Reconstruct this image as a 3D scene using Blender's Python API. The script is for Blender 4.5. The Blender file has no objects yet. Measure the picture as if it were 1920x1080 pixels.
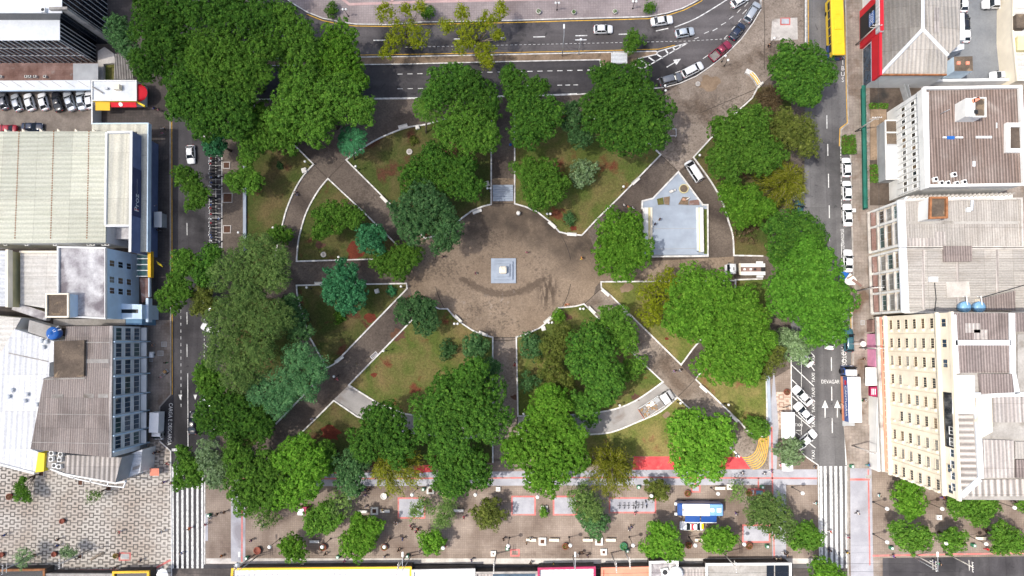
import bpy, bmesh, math, random
import numpy as np
from mathutils import Vector, Matrix, Quaternion
random.seed(7)
RNG = np.random.default_rng(11)
SC = bpy.context.scene
COL = SC.collection
PI = math.pi

# ---------------------------------------------------------------- camera
F = 1280.0          # focal length in photograph pixels (1920 wide)
H = 136.0           # camera height
_a = Vector((48/F, -95/F, -1)).normalized()
CQ = _a.rotation_difference(Vector((0, 0, -1)))
CR = CQ.to_matrix()

def G(u, v, z=0.0):
    """photograph pixel -> world point on the level z"""
    d = CR @ Vector(((u-960)/F, -(v-540)/F, -1))
    t = (H-z)/-d.z
    return (d.x*t, d.y*t)

def GP(pts, z=0.0):
    return [G(u, v, z) for u, v in pts]

def rect(u0, v0, u1, v1):
    return [(u0, v0), (u1, v0), (u1, v1), (u0, v1)]

cam = bpy.data.cameras.new('camera')
cam.sensor_width = 36; cam.lens = F/1920*36; cam.clip_start = 1; cam.clip_end = 6000
camo = bpy.data.objects.new('camera', cam); COL.objects.link(camo)
camo.location = (0, 0, H); camo.rotation_mode = 'QUATERNION'; camo.rotation_quaternion = CQ
SC.camera = camo

# ---------------------------------------------------------------- materials
class NT:
    def __init__(s, name):
        s.m = bpy.data.materials.new(name); s.m.use_nodes = True
        s.t = s.m.node_tree; s.b = s.t.nodes['Principled BSDF']
        s.out = s.t.nodes['Material Output']
        s._pos = None
    def n(s, ty, **kw):
        nd = s.t.nodes.new(ty)
        for k, v in kw.items(): setattr(nd, k, v)
        return nd
    def set(s, inp, v):
        if isinstance(v, bpy.types.NodeSocket): s.t.links.new(v, inp)
        elif isinstance(v, (tuple, list)) and len(v) == 3 and inp.type == 'RGBA': inp.default_value = (*v, 1)
        else: inp.default_value = v
    def pos(s, obj=False):
        if obj:
            return s.n('ShaderNodeTexCoord').outputs['Object']
        if s._pos is None: s._pos = s.n('ShaderNodeNewGeometry').outputs['Position']
        return s._pos
    def map(s, vec, sc=(1, 1, 1), rot=0.0):
        nd = s.n('ShaderNodeMapping'); s.set(nd.inputs[0], vec)
        nd.inputs['Scale'].default_value = sc; nd.inputs['Rotation'].default_value = (0, 0, rot)
        return nd.outputs[0]
    def noise(s, scale, detail=3, vec=None, rough=.55, dist=0.0):
        nd = s.n('ShaderNodeTexNoise'); s.set(nd.inputs['Vector'], vec if vec is not None else s.pos())
        nd.inputs['Scale'].default_value = scale; nd.inputs['Detail'].default_value = detail
        nd.inputs['Roughness'].default_value = rough; nd.inputs['Distortion'].default_value = dist
        return nd.outputs[0]
    def ramp(s, f, lo, hi, a=0.0, b=1.0):
        nd = s.n('ShaderNodeMapRange'); s.set(nd.inputs[0], f)
        for i, v in enumerate((lo, hi, a, b)): nd.inputs[i+1].default_value = v
        return nd.outputs[0]
    def mix(s, f, a, b, blend='MIX'):
        nd = s.n('ShaderNodeMix', data_type='RGBA', blend_type=blend)
        s.set(nd.inputs[0], f); s.set(nd.inputs[6], a); s.set(nd.inputs[7], b)
        return nd.outputs[2]
    def math(s, op, a, b=0.0, c=None):
        nd = s.n('ShaderNodeMath', operation=op); s.set(nd.inputs[0], a); s.set(nd.inputs[1], b)
        if c is not None: s.set(nd.inputs[2], c)
        return nd.outputs[0]
    def xyz(s, vec=None):
        nd = s.n('ShaderNodeSeparateXYZ'); s.set(nd.inputs[0], vec if vec is not None else s.pos())
        return nd.outputs
    def gain(s, col, f):
        """multiply a colour by a scalar socket"""
        nd = s.n('ShaderNodeVectorMath', operation='SCALE'); s.set(nd.inputs[0], col); s.set(nd.inputs['Scale'], f)
        return nd.outputs[0]
    def bump(s, h, strength=.4, dist=.05):
        nd = s.n('ShaderNodeBump'); nd.inputs['Strength'].default_value = strength
        nd.inputs['Distance'].default_value = dist; s.set(nd.inputs['Height'], h)
        s.set(s.b.inputs['Normal'], nd.outputs[0])
    def done(s, col, rough=.85, spec=.3, metal=0.0):
        s.set(s.b.inputs['Base Color'], col); s.set(s.b.inputs['Roughness'], rough)
        s.b.inputs['Specular IOR Level'].default_value = spec; s.b.inputs['Metallic'].default_value = metal
        return s.m

MC = {}
def plain(name, c, rough=.6, spec=.35, metal=0.0, var=.12, sc=1.3):
    """a paint or plastic with slight wear"""
    if name in MC: return MC[name]
    t = NT(name)
    k = t.ramp(t.noise(sc, 4), .3, .7, 1-var, 1+var)
    MC[name] = t.done(t.gain(t.mix(0.0, c, c), k), rough, spec, metal)
    return MC[name]

def ground(name, c1, c2, s1=.25, c3=None, s3=.08, lo=.55, hi=.68, grain=.25, gs=4.0, rough=.9, extra=None, bump=0.0):
    t = NT(name)
    col = t.mix(t.ramp(t.noise(s1, 5), .35, .65), c1, c2)
    if c3: col = t.mix(t.ramp(t.noise(s3, 5, dist=.6), lo, hi), col, c3)
    if extra: col = extra(t, col)
    k = t.ramp(t.noise(gs, 3, rough=.7), .25, .75, 1-grain, 1+grain)
    if bump: t.bump(t.noise(gs, 2), bump)
    MC[name] = t.done(t.gain(col, k), rough, .25)
    return MC[name]

def stones(t, col):
    """small irregular paving stones and lichen specks"""
    v = t.n('ShaderNodeTexVoronoi'); t.set(v.inputs['Vector'], t.pos()); v.inputs['Scale'].default_value = 4.2
    w = t.n('ShaderNodeSeparateColor'); t.set(w.inputs[0], v.outputs['Color'])
    col = t.gain(col, t.ramp(w.outputs[0], 0, 1, .84, 1.16))
    sp = t.ramp(t.math('MULTIPLY', t.noise(2.3, 3), t.ramp(t.noise(.12, 3), .4, .65, .75, 1.15)), .52, .66)
    return t.mix(t.math('MULTIPLY', sp, .5), col, (.055, .043, .034))

def tyres(t, col):
    w = t.n('ShaderNodeTexNoise'); t.set(w.inputs['Vector'], t.map(t.pos(), (.5, .02, 1)))
    w.inputs['Scale'].default_value = 1.0
    col = t.gain(col, t.ramp(w.outputs[0], .35, .7, .85, 1.2))
    sp = t.ramp(t.noise(.6, 4, dist=1), .64, .7)
    b = t.n('ShaderNodeTexBrick'); t.set(b.inputs['Vector'], t.pos()); b.inputs['Scale'].default_value = 1; b.inputs['Brick Width'].default_value = 3.1; b.inputs['Row Height'].default_value = 13; b.inputs['Mortar Size'].default_value = .03
    b.inputs['Color1'].default_value = (.9, .9, .9, 1); b.inputs['Color2'].default_value = (1.1, 1.1, 1.1, 1); b.inputs['Mortar'].default_value = (.72, .72, .72, 1)
    col = t.mix(1.0, col, b.outputs[0], 'MULTIPLY')
    return t.mix(t.math('MULTIPLY', sp, .5), col, (.02, .02, .022))

def tyres_x(t, col):
    w = t.n('ShaderNodeTexNoise'); t.set(w.inputs['Vector'], t.map(t.pos(), (.02, .5, 1)))
    w.inputs['Scale'].default_value = 1.0
    col = t.gain(col, t.ramp(w.outputs[0], .35, .7, .8, 1.2))
    sp = t.ramp(t.noise(.35, 4, dist=1), .6, .7)
    return t.mix(t.math('MULTIPLY', sp, .6), col, (.016, .016, .018))

def squares(sz):
    """faint cast square slabs"""
    def f(t, col):
        b = t.n('ShaderNodeTexBrick'); t.set(b.inputs['Vector'], t.pos())
        b.inputs['Scale'].default_value = 1.0; b.inputs['Brick Width'].default_value = sz
        b.inputs['Row Height'].default_value = sz; b.offset = 0.0; b.inputs['Mortar Size'].default_value = .04
        b.inputs['Color1'].default_value = (.92, .91, .91, 1); b.inputs['Color2'].default_value = (1.06, 1.05, 1.04, 1)
        b.inputs['Mortar'].default_value = (.82, .80, .79, 1)
        return t.mix(1.0, col, b.outputs[0], 'MULTIPLY')
    return f

def mosaic(name, light, dark, stain):
    """black and white stone mosaic: rings, bars and small squares"""
    t = NT(name)
    x, y, z = t.xyz()
    PX, PY = 2.31, 1.50
    def cell(v, p):
        m = t.math('FLOORED_MODULO', v, p)
        return t.math('ABSOLUTE', t.math('SUBTRACT', m, p/2))
    wob = t.math('MULTIPLY', t.math('SUBTRACT', t.noise(1.1, 2), .5), .12)
    ax = cell(t.math('ADD', x, wob), PX); ay = cell(t.math('ADD', y, wob), PY)
    mx = t.math('MAXIMUM', ax, ay)
    ring = t.math('MULTIPLY', t.math('GREATER_THAN', mx, .29), t.math('LESS_THAN', mx, .55))
    bar = t.math('MULTIPLY', t.math('LESS_THAN', ay, .12), t.math('GREATER_THAN', ax, .5))
    sm = t.math('LESS_THAN', t.math('MAXIMUM', t.math('SUBTRACT', PX/2, ax), t.math('SUBTRACT', PY/2, ay)), .27)
    k = t.math('MINIMUM', t.math('ADD', t.math('ADD', ring, bar), sm), 1.0)
    fade = t.ramp(t.noise(.09, 4), .3, .62, .6, .95)
    lt = t.mix(t.ramp(t.noise(.13, 4), .42, .62), light, stain)
    col = t.mix(t.math('MULTIPLY', k, fade), lt, dark)
    MC[name] = t.done(t.gain(col, t.ramp(t.noise(5, 2), .25, .75, .78, 1.22)), .85, .3)
    return MC[name]

def roofing(name, c1, c2, axis='x', per=.9, c3=(.05, .045, .04), dirt=.5, panel=(2.4, 6.0), ridge=.35, rough=.75, metal=0.0):
    """corrugated sheets: ridges along one axis, sheet-to-sheet shade, weathering streaks"""
    t = NT(name)
    x, y, z = t.xyz()
    a = x if axis == 'x' else y
    w = t.math('SINE', t.math('MULTIPLY', a, 2*PI/per))
    b = t.n('ShaderNodeTexBrick'); t.set(b.inputs['Vector'], t.pos())
    b.inputs['Scale'].default_value = 1.0; b.offset = 0.0
    b.inputs['Brick Width'].default_value = panel[0] if axis == 'x' else panel[1]
    b.inputs['Row Height'].default_value = panel[1] if axis == 'x' else panel[0]
    b.inputs['Mortar Size'].default_value = .035
    b.inputs['Color1'].default_value = (.85, .85, .85, 1); b.inputs['Color2'].default_value = (1.1, 1.09, 1.08, 1)
    b.inputs['Mortar'].default_value = (.68, .66, .64, 1)
    sv = (2.2, .12, 1) if axis == 'x' else (.12, 2.2, 1)
    st = t.noise(1.0, 4, t.map(t.pos(), sv))
    col = t.mix(t.ramp(st, .3, .7), c1, c2)
    col = t.mix(t.math('MULTIPLY', t.ramp(t.noise(.16, 5, dist=.8), .52, .72), dirt), col, c3)
    col = t.mix(1.0, col, b.outputs[0], 'MULTIPLY')
    col = t.gain(col, t.ramp(w, -1, 1, 1-ridge, 1+ridge*.5))
    t.bump(w, .5, per*.12)
    MC[name] = t.done(t.gain(col, t.ramp(t.noise(3, 3), .3, .7, .88, 1.12)), rough, .25, metal)
    return MC[name]

def glass(name, c=(.02, .03, .035), rough=.08, spec=.6):
    if name in MC: return MC[name]
    t = NT(name)
    MC[name] = t.done(t.gain(t.mix(0.0, c, c), t.ramp(t.noise(.8, 2), .3, .7, .6, 1.5)), rough, spec)
    return MC[name]

def leafmat(name, dark, light, tip, trans=.3):
    t = NT(name)
    g = t.n('ShaderNodeNewGeometry')
    r = g.outputs['Random Per Island']
    cl = t.ramp(t.noise(.55, 3), .33, .67)
    col = t.mix(cl, dark, light)
    col = t.mix(t.ramp(r, .55, 1.0, 0, .8), col, tip)
    col = t.gain(col, t.ramp(t.noise(1.6, 3), .25, .75, .62, 1.38))
    ob = t.n('ShaderNodeObjectInfo'); col = t.gain(col, t.ramp(ob.outputs['Random'], 0, 1, .82, 1.18))
    t.set(t.b.inputs['Base Color'], col); t.b.inputs['Roughness'].default_value = .75
    t.b.inputs['Specular IOR Level'].default_value = .07
    tr = t.n('ShaderNodeBsdfTranslucent'); t.set(tr.inputs[0], t.gain(col, 1.15))
    mx = t.n('ShaderNodeMixShader'); mx.inputs[0].default_value = trans
    t.set(mx.inputs[1], t.b.outputs[0]); t.set(mx.inputs[2], tr.outputs[0])
    t.set(t.out.inputs[0], mx.outputs[0])
    MC[name] = t.m
    return t.m

# ---------------------------------------------------------------- meshes and objects
class MB:
    def __init__(s): s.v = []; s.f = []; s.mi = []; s.sm = False
    def add(s, vs, fs, mi=0):
        o = len(s.v); s.v += [tuple(p) for p in vs]
        for f in fs: s.f.append(tuple(i+o for i in f)); s.mi.append(mi)
        return s
    def box(s, x0, x1, y0, y1, z0, z1, mi=0):
        return s.add([(x0, y0, z0), (x1, y0, z0), (x1, y1, z0), (x0, y1, z0), (x0, y0, z1), (x1, y0, z1), (x1, y1, z1), (x0, y1, z1)],
                     [(3, 2, 1, 0), (4, 5, 6, 7), (0, 1, 5, 4), (1, 2, 6, 5), (2, 3, 7, 6), (3, 0, 4, 7)], mi)
    def bbox(s, x0, x1, y0, y1, z0, z1, r=.05, mi=0):
        """a box with chamfered upright and top edges"""
        def ring(e, z): return [(x0+r+e, y0+e, z), (x1-r-e, y0+e, z), (x1-e, y0+r+e, z), (x1-e, y1-r-e, z), (x1-r-e, y1-e, z), (x0+r+e, y1-e, z), (x0+e, y1-r-e, z), (x0+e, y0+r+e, z)]
        vs = ring(0, z0)+ring(0, z1-r)+ring(r, z1)
        fs = [tuple(range(7, -1, -1)), tuple(range(16, 24))]
        for k in range(2):
            for i in range(8): fs.append((k*8+i, k*8+(i+1) % 8, (k+1)*8+(i+1) % 8, (k+1)*8+i))
        return s.add(vs, fs, mi)
    def prism(s, poly, z0, z1, mi=0, mtop=None, bottom=True):
        n = len(poly)
        ar = sum(poly[i][0]*poly[(i+1) % n][1]-poly[(i+1) % n][0]*poly[i][1] for i in range(n))
        if ar < 0: poly = poly[::-1]
        vs = [(x, y, z0) for x, y in poly]+[(x, y, z1) for x, y in poly]
        s.add(vs, [(i, (i+1) % n, n+(i+1) % n, n+i) for i in range(n)], mi)
        o = len(s.v)-2*n
        s.f.append(tuple(o+n+i for i in range(n))); s.mi.append(mi if mtop is None else mtop)
        if bottom: s.f.append(tuple(o+n-1-i for i in range(n))); s.mi.append(mi)
        return s
    def flat(s, poly, z, mi=0):
        n = len(poly)
        ar = sum(poly[i][0]*poly[(i+1) % n][1]-poly[(i+1) % n][0]*poly[i][1] for i in range(n))
        if ar < 0: poly = poly[::-1]
        return s.add([(x, y, z) for x, y in poly], [tuple(range(n))], mi)
    def ribbon(s, pts, w, z0, z1, mi=0, closed=False):
        """a low wall or a line of width w along a polyline, mitred"""
        P = [Vector(p).to_2d() for p in pts]; n = len(P); L = []; R = []
        for i in range(n):
            a = P[i-1] if (i > 0 or closed) else None; b = P[(i+1) % n] if (i < n-1 or closed) else None
            d1 = (P[i]-a).normalized() if a is not None else None; d2 = (b-P[i]).normalized() if b is not None else None
            if d1 is None: d1 = d2
            if d2 is None: d2 = d1
            t = (d1+d2)
            t = t.normalized() if t.length > 1e-4 else d1
            nn = Vector((-t.y, t.x)); k = min(2.0, 1/max(.3, nn.dot(Vector((-d1.y, d1.x)))))
            L.append(P[i]+nn*w/2*k); R.append(P[i]-nn*w/2*k)
        m = n if closed else n-1
        for i in range(m):
            j = (i+1) % n
            q = [L[i], R[i], R[j], L[j]]
            if z1 > z0:
                s.add([(p.x, p.y, z0) for p in q]+[(p.x, p.y, z1) for p in q],
                      [(4, 5, 6, 7), (1, 2, 6, 5), (3, 0, 4, 7)]+([(0, 1, 5, 4)] if i == 0 and not closed else [])+([(2, 3, 7, 6)] if i == m-1 and not closed else []), mi)
            else: s.add([(p.x, p.y, z1) for p in q], [(0, 1, 2, 3)], mi)
        return s
    def tube(s, pts, rad, n=8, mi=0, cap=True):
        P = [Vector(p) for p in pts]
        if not isinstance(rad, (list, tuple)): rad = [rad]*len(P)
        o = len(s.v); up = Vector((0, 0, 1))
        for i, p in enumerate(P):
            d = (P[min(i+1, len(P)-1)]-P[max(i-1, 0)]).normalized()
            a = d.cross(up if abs(d.z) < .9 else Vector((1, 0, 0))).normalized(); b = d.cross(a)
            for k in range(n):
                an = 2*PI*k/n; q = p+(a*math.cos(an)+b*math.sin(an))*rad[i]; s.v.append(tuple(q))
        for i in range(len(P)-1):
            for k in range(n):
                s.f.append((o+i*n+k, o+i*n+(k+1) % n, o+(i+1)*n+(k+1) % n, o+(i+1)*n+k)); s.mi.append(mi)
        if cap:
            s.f.append(tuple(o+k for k in range(n-1, -1, -1))); s.mi.append(mi)
            e = o+(len(P)-1)*n; s.f.append(tuple(e+k for k in range(n))); s.mi.append(mi)
        return s
    def lathe(s, prof, c=(0, 0), n=16, mi=0):
        """profile of (radius, z) turned about an upright axis at c"""
        o = len(s.v)
        for r, z in prof:
            for k in range(n): s.v.append((c[0]+r*math.cos(2*PI*k/n), c[1]+r*math.sin(2*PI*k/n), z))
        for i in range(len(prof)-1):
            for k in range(n):
                s.f.append((o+i*n+k, o+i*n+(k+1) % n, o+(i+1)*n+(k+1) % n, o+(i+1)*n+k)); s.mi.append(mi)
        s.f.append(tuple(o+k for k in range(n-1, -1, -1))); s.mi.append(mi)
        e = o+(len(prof)-1)*n; s.f.append(tuple(e+k for k in range(n))); s.mi.append(mi)
        return s
    def xf(s, M, start=0):
        s.v[start:] = [tuple(M @ Vector(p)) for p in s.v[start:]]; return s
    def build(s, name, mats, parent=None, smooth=False, loc=None):
        me = bpy.data.meshes.new(name); me.from_pydata(s.v, [], s.f)
        if not isinstance(mats, (list, tuple)): mats = [mats]
        for m in mats: me.materials.append(MC[m] if isinstance(m, str) else m)
        if len(mats) > 1: me.polygons.foreach_set('material_index', s.mi)
        if smooth: me.polygons.foreach_set('use_smooth', [True]*len(me.polygons))
        me.update()
        o = bpy.data.objects.new(name, me); COL.objects.link(o)
        if parent: o.parent = parent
        if loc: o.location = loc
        return o

def tag(o, label=None, cat=None, group=None, kind=None):
    if label: o['label'] = label
    if cat: o['category'] = cat
    if group: o['group'] = group
    if kind: o['kind'] = kind
    return o

def empty(name, loc, rz=0.0, label=None, cat=None, group=None):
    o = bpy.data.objects.new(name, None); COL.objects.link(o)
    o.location = loc; o.rotation_euler = (0, 0, rz); o.empty_display_size = .3
    return tag(o, label, cat, group)

def copy_tree(o, parent=None, paint=None):
    c = o.copy(); COL.objects.link(c)
    if parent: c.parent = parent
    if paint:
        for k, m in paint.items():
            if c.name.split('.')[0] == k and c.data:
                c.material_slots[0].link = 'OBJECT'; c.material_slots[0].material = m
    for ch in list(o.children): copy_tree(ch, c, paint)
    return c

def purge(o):
    for ch in list(o.children): purge(ch)
    bpy.data.objects.remove(o)

def angle_px(u0, v0, u1, v1):
    a = G(u0, v0); b = G(u1, v1)
    return math.atan2(b[1]-a[1], b[0]-a[0])

def text_mesh(s, size, ext=.0):
    cu = bpy.data.curves.new('lettering', 'FONT'); cu.body = s; cu.size = size; cu.extrude = ext
    cu.align_x = 'CENTER'; cu.align_y = 'CENTER'; cu.resolution_u = 3
    o = bpy.data.objects.new('lettering', cu); COL.objects.link(o)
    me = bpy.data.meshes.new_from_object(o.evaluated_get(bpy.context.evaluated_depsgraph_get()))
    bpy.data.objects.remove(o); bpy.data.curves.remove(cu)
    return me

def lettering(name, s, size, M, mat, parent=None, sx=1.0, ext=.004):
    bpy.context.view_layer.update()
    me = text_mesh(s, size, ext); me.name = name
    me.transform(Matrix.Diagonal((sx, 1, 1, 1))); me.transform(M)
    me.materials.clear(); me.materials.append(MC[mat] if isinstance(mat, str) else mat)
    o = bpy.data.objects.new(name, me); COL.objects.link(o)
    if parent: o.parent = parent
    return o
# ---------------------------------------------------------------- daylight
# shadows fall towards +x and a little +y, about 0.43 m per metre of height
SHX, SHY = .42, .10
_sd = Vector((-SHX, -SHY, 1)).normalized()
sun = bpy.data.lights.new('sun', 'SUN'); sun.energy = 3.5; sun.angle = math.radians(.55); sun.color = (1, .95, .87)
suno = bpy.data.objects.new('sun', sun); COL.objects.link(suno)
suno.rotation_mode = 'QUATERNION'; suno.rotation_quaternion = _sd.to_track_quat('Z', 'Y'); suno.location = _sd*500
W = bpy.data.worlds.new('World'); SC.world = W; W.use_nodes = True
bg = W.node_tree.nodes['Background']
sky = W.node_tree.nodes.new('ShaderNodeTexSky'); sky.sky_type = 'NISHITA'; sky.sun_disc = False
sky.sun_elevation = math.asin(_sd.z); sky.sun_rotation = math.atan2(_sd.x, _sd.y)
sky.air_density = 1.0; sky.dust_density = 4.0; sky.ozone_density = 1.0
W.node_tree.links.new(sky.outputs[0], bg.inputs[0]); bg.inputs[1].default_value = .15
SC.view_settings.view_transform = 'Standard'; SC.view_settings.look = 'None'
SC.view_settings.exposure = 0.6; SC.view_settings.gamma = 1
SC.cycles.use_denoising = True
SC.cycles.max_bounces = 6; SC.cycles.diffuse_bounces = 3; SC.cycles.glossy_bounces = 2; SC.cycles.transmission_bounces = 3; SC.cycles.transparent_max_bounces = 8

def cloud():
    """one low cloud, outside the picture, whose shade lies over the west and north of the square"""
    z0 = 520.0; n = 44; S = 900.0; T = np.zeros((n+1, n+1))
    from mathutils import noise as mn
    xs = np.linspace(-1, 1, n+1); mb = MB()
    cx, cy = -SHX*z0, -SHY*z0
    for i, a in enumerate(xs):
        for j, b in enumerate(xs):
            x, y = a*S/2, b*S/2
            # distance north-west of the line where the sunshine begins
            d = (-(x-8)*.62+(y+14)*.78)+26*mn.noise(Vector((x*.012, y*.012, 3)))
            e = min(1, max(0, (d+18)/75)); e = e*e*(3-2*e)
            rim = min(1, max(0, (1-max(abs(a), abs(b)))/.25))
            T[i, j] = (70*e+12*e*mn.noise(Vector((x*.02, y*.02, 9))))*rim
    for k in (0, 1):
        for i, a in enumerate(xs):
            for j, b in enumerate(xs): mb.v.append((cx+a*S/2, cy+b*S/2, z0+(T[i, j]*.75+.2 if k else -T[i, j]*.25)))
    m = n+1
    for i in range(n):
        for j in range(n):
            q = (i*m+j, (i+1)*m+j, (i+1)*m+j+1, i*m+j+1)
            mb.f.append(q[::-1]); mb.f.append(tuple(p+m*m for p in q)); mb.mi += [0, 0]
    for i in range(n):
        for p, q in ((i*m, (i+1)*m), ((i+1)*m+n, i*m+n), (i+1, i), (n*m+i, n*m+i+1)):
            mb.f.append((p, q, q+m*m, p+m*m)); mb.mi.append(0)
    t = bpy.data.materials.new('cloud'); t.use_nodes = True; nt = t.node_tree; nt.nodes.remove(nt.nodes['Principled BSDF'])
    v = nt.nodes.new('ShaderNodeVolumePrincipled'); v.inputs['Color'].default_value = (1, 1, 1, 1); v.inputs['Density'].default_value = .0105; v.inputs['Anisotropy'].default_value = .5
    nt.links.new(v.outputs[0], nt.nodes['Material Output'].inputs['Volume']); MC['cloud'] = t
    tag(mb.build('cloud', 'cloud', None, True), 'broad white cloud high above the square', kind='stuff')
cloud()
# ---------------------------------------------------------------- ground materials
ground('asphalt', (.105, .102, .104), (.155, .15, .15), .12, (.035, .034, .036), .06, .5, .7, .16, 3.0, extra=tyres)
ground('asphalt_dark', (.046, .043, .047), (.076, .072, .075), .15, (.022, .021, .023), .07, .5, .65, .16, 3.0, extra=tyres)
ground('asphalt_north', (.088, .080, .082), (.122, .112, .113), .12, (.024, .023, .026), .06, .5, .65, .15, 3.0, extra=tyres_x)
ground('bus_lane', (.042, .039, .043), (.075, .070, .072), .12, (.10, .095, .09), .09, .6, .72, .18, 2.0, extra=tyres_x)
ground('lot_grey', (.14, .15, .165), (.20, .21, .22), .2, (.11, .09, .08), .15, .6, .72, .12, 3.0)
ground('brown_stone', (.092, .073, .060), (.142, .115, .094), .13, (.055, .043, .037), .09, .5, .66, .2, 5.0, extra=stones)  # park paving; damp and shade are both mixed into this darker tone
def wet(t, col):
    """old damp stains in the round plaza: a long ragged run below the monument and broad faded ones above it"""
    col = stones(t, col); x, y, z = t.xyz()
    nz = t.noise(.9, 5, rough=.7); n2 = t.noise(.25, 4)
    def dist(u, v, kx=1.0, ky=1.0):
        cx, cy = G(u, v); a = t.math('MULTIPLY', t.math('SUBTRACT', x, cx), kx); b = t.math('MULTIPLY', t.math('SUBTRACT', y, cy), ky)
        return t.math('SQRT', t.math('ADD', t.math('MULTIPLY', a, a), t.math('MULTIPLY', b, b)))
    x0 = G(862, 510)[0]; x1 = G(1030, 510)[0]
    r = t.math('ABSOLUTE', t.math('SUBTRACT', dist(945, 440), 11.9))
    r = t.math('ADD', r, t.ramp(y, G(0, 525)[1], G(0, 505)[1], 0, 3)); r = t.math('ADD', r, t.ramp(x, x1, x1+2, 0, 4))
    k = t.ramp(t.math('SUBTRACT', t.math('MULTIPLY', nz, 2.4), r), .25, .75)
    dr = t.noise(1.0, 4, t.map(t.pos(), (1.5, .35, 1), .35))
    k2 = t.math('MULTIPLY', t.ramp(dist(1027, 545, .85, .5), .8, 2.4, 1, 0), t.ramp(dr, .44, .54))
    col = t.mix(t.math('MULTIPLY', t.math('MAXIMUM', t.math('MULTIPLY', k, .75), k2), .85), col, (.060, .043, .032))
    for u, v, rr, kx, ky, a in ((1010, 425, 8, .5, 1.2, 1), (1095, 468, 8, .65, 1.2, 1), (880, 425, 7, .7, 1.3, .8), (1010, 395, 7, .6, 1.2, .7), (920, 405, 7, .7, 1.2, .6)):
        m = t.math('MULTIPLY', t.ramp(dist(u, v, kx, ky), rr*.15, rr, 1, 0), t.ramp(n2, .32, .6, .25, 1))
        col = t.mix(t.math('MULTIPLY', m, a), col, (.058, .045, .035))
    pl = t.math('MULTIPLY', t.ramp(dist(915, 568, .5, 1), 1, 5, 1, 0), t.ramp(nz, .58, .7))
    return t.mix(t.math('MULTIPLY', pl, .6), col, (.36, .32, .28))
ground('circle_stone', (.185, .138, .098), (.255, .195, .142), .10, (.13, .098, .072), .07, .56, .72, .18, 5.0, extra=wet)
ground('ne_stone', (.185, .150, .122), (.265, .22, .182), .16, (.12, .09, .068), .1, .5, .66, .2, 5.0, extra=stones)
ground('promenade', (.182, .144, .118), (.28, .23, .193), .2, (.14, .105, .085), .1, .5, .66, .18, 6.0, extra=squares(.42))
ground('plaza_north', (.24, .205, .205), (.33, .285, .28), .15, (.19, .155, .15), .1, .5, .7, .14, 5.0, extra=squares(.5))
ground('pink_tile', (.42, .27, .26), (.52, .36, .34), .4, grain=.12)
ground('grey_band', (.27, .27, .30), (.37, .37, .40), .3, (.22, .21, .23), .15, .55, .7, .1, 5.0)
ground('red_paint', (.42, .11, .10), (.54, .18, .165), .5, (.36, .22, .19), .6, .5, .7, .15)
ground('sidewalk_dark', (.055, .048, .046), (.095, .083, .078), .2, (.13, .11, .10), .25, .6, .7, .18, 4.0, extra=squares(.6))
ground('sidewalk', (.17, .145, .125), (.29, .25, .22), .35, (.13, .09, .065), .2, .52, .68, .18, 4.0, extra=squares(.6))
ground('concrete_light', (.36, .335, .31), (.52, .49, .455), .4, (.22, .19, .165), .3, .58, .72, .14, 4.0)
ground('concrete_path', (.24, .228, .22), (.32, .305, .292), .3, (.2, .17, .15), .25, .6, .74, .1, 5.0)
ground('soil', (.075, .040, .028), (.12, .06, .038), .5, grain=.25)
ground('red_soil', (.10, .022, .012), (.14, .035, .018), .7, grain=.3)
ground('terrace_tile', (.15, .085, .07), (.26, .17, .15), .35, (.30, .28, .27), .3, .6, .7, .18, 3.0, extra=squares(1.0))
ground('car_park', (.16, .135, .115), (.235, .2, .17), .35, (.12, .1, .085), .2, .55, .7, .22, 3.0)
ground('dark_yard', (.055, .042, .034), (.10, .078, .062), .35, (.03, .028, .026), .3, .55, .7, .25, 3.0)
ground('dry_earth', (.17, .12, .08), (.26, .19, .13), .35, (.08, .06, .04), .3, .55, .7, .25, 3.0)
ground('red_court', (.50, .045, .055), (.60, .085, .085), .5, (.42, .16, .14), .4, .58, .75, .12)
mosaic('mosaic', (.46, .425, .38), (.10, .09, .08), (.36, .305, .255))
mosaic('mosaic_pink', (.50, .41, .34), (.26, .17, .13), (.40, .28, .22))
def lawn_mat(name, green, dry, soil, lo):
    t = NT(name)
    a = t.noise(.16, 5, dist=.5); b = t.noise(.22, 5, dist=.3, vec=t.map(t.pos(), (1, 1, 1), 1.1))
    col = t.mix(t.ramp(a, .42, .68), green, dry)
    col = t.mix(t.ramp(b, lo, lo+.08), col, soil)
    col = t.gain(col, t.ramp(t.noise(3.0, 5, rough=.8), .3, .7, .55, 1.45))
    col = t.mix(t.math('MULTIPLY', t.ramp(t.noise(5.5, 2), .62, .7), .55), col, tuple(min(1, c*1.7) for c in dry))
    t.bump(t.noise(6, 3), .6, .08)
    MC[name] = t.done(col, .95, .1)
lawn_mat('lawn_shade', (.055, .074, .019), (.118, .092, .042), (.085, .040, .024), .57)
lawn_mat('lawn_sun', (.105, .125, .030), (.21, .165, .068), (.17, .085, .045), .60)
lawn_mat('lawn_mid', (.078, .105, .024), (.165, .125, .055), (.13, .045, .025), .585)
plain('white_line', (.60, .60, .585), .7, .2, var=.4, sc=1.8)
plain('yellow_line', (.62, .36, .045), .7, .2, var=.3, sc=1.5)
plain('kerb_white', (.60, .585, .56), .75, .2, var=.32, sc=1.4)
plain('kerb_grey', (.30, .28, .26), .85, .2, var=.25, sc=.9)
plain('joint_dark', (.06, .048, .04), .9, .2, var=.3)
plain('pale_blue', (.30, .345, .41), .7, .25, var=.12, sc=.5)
plain('pale_blue_wall', (.30, .38, .49), .7, .25, var=.2, sc=.7)

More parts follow.
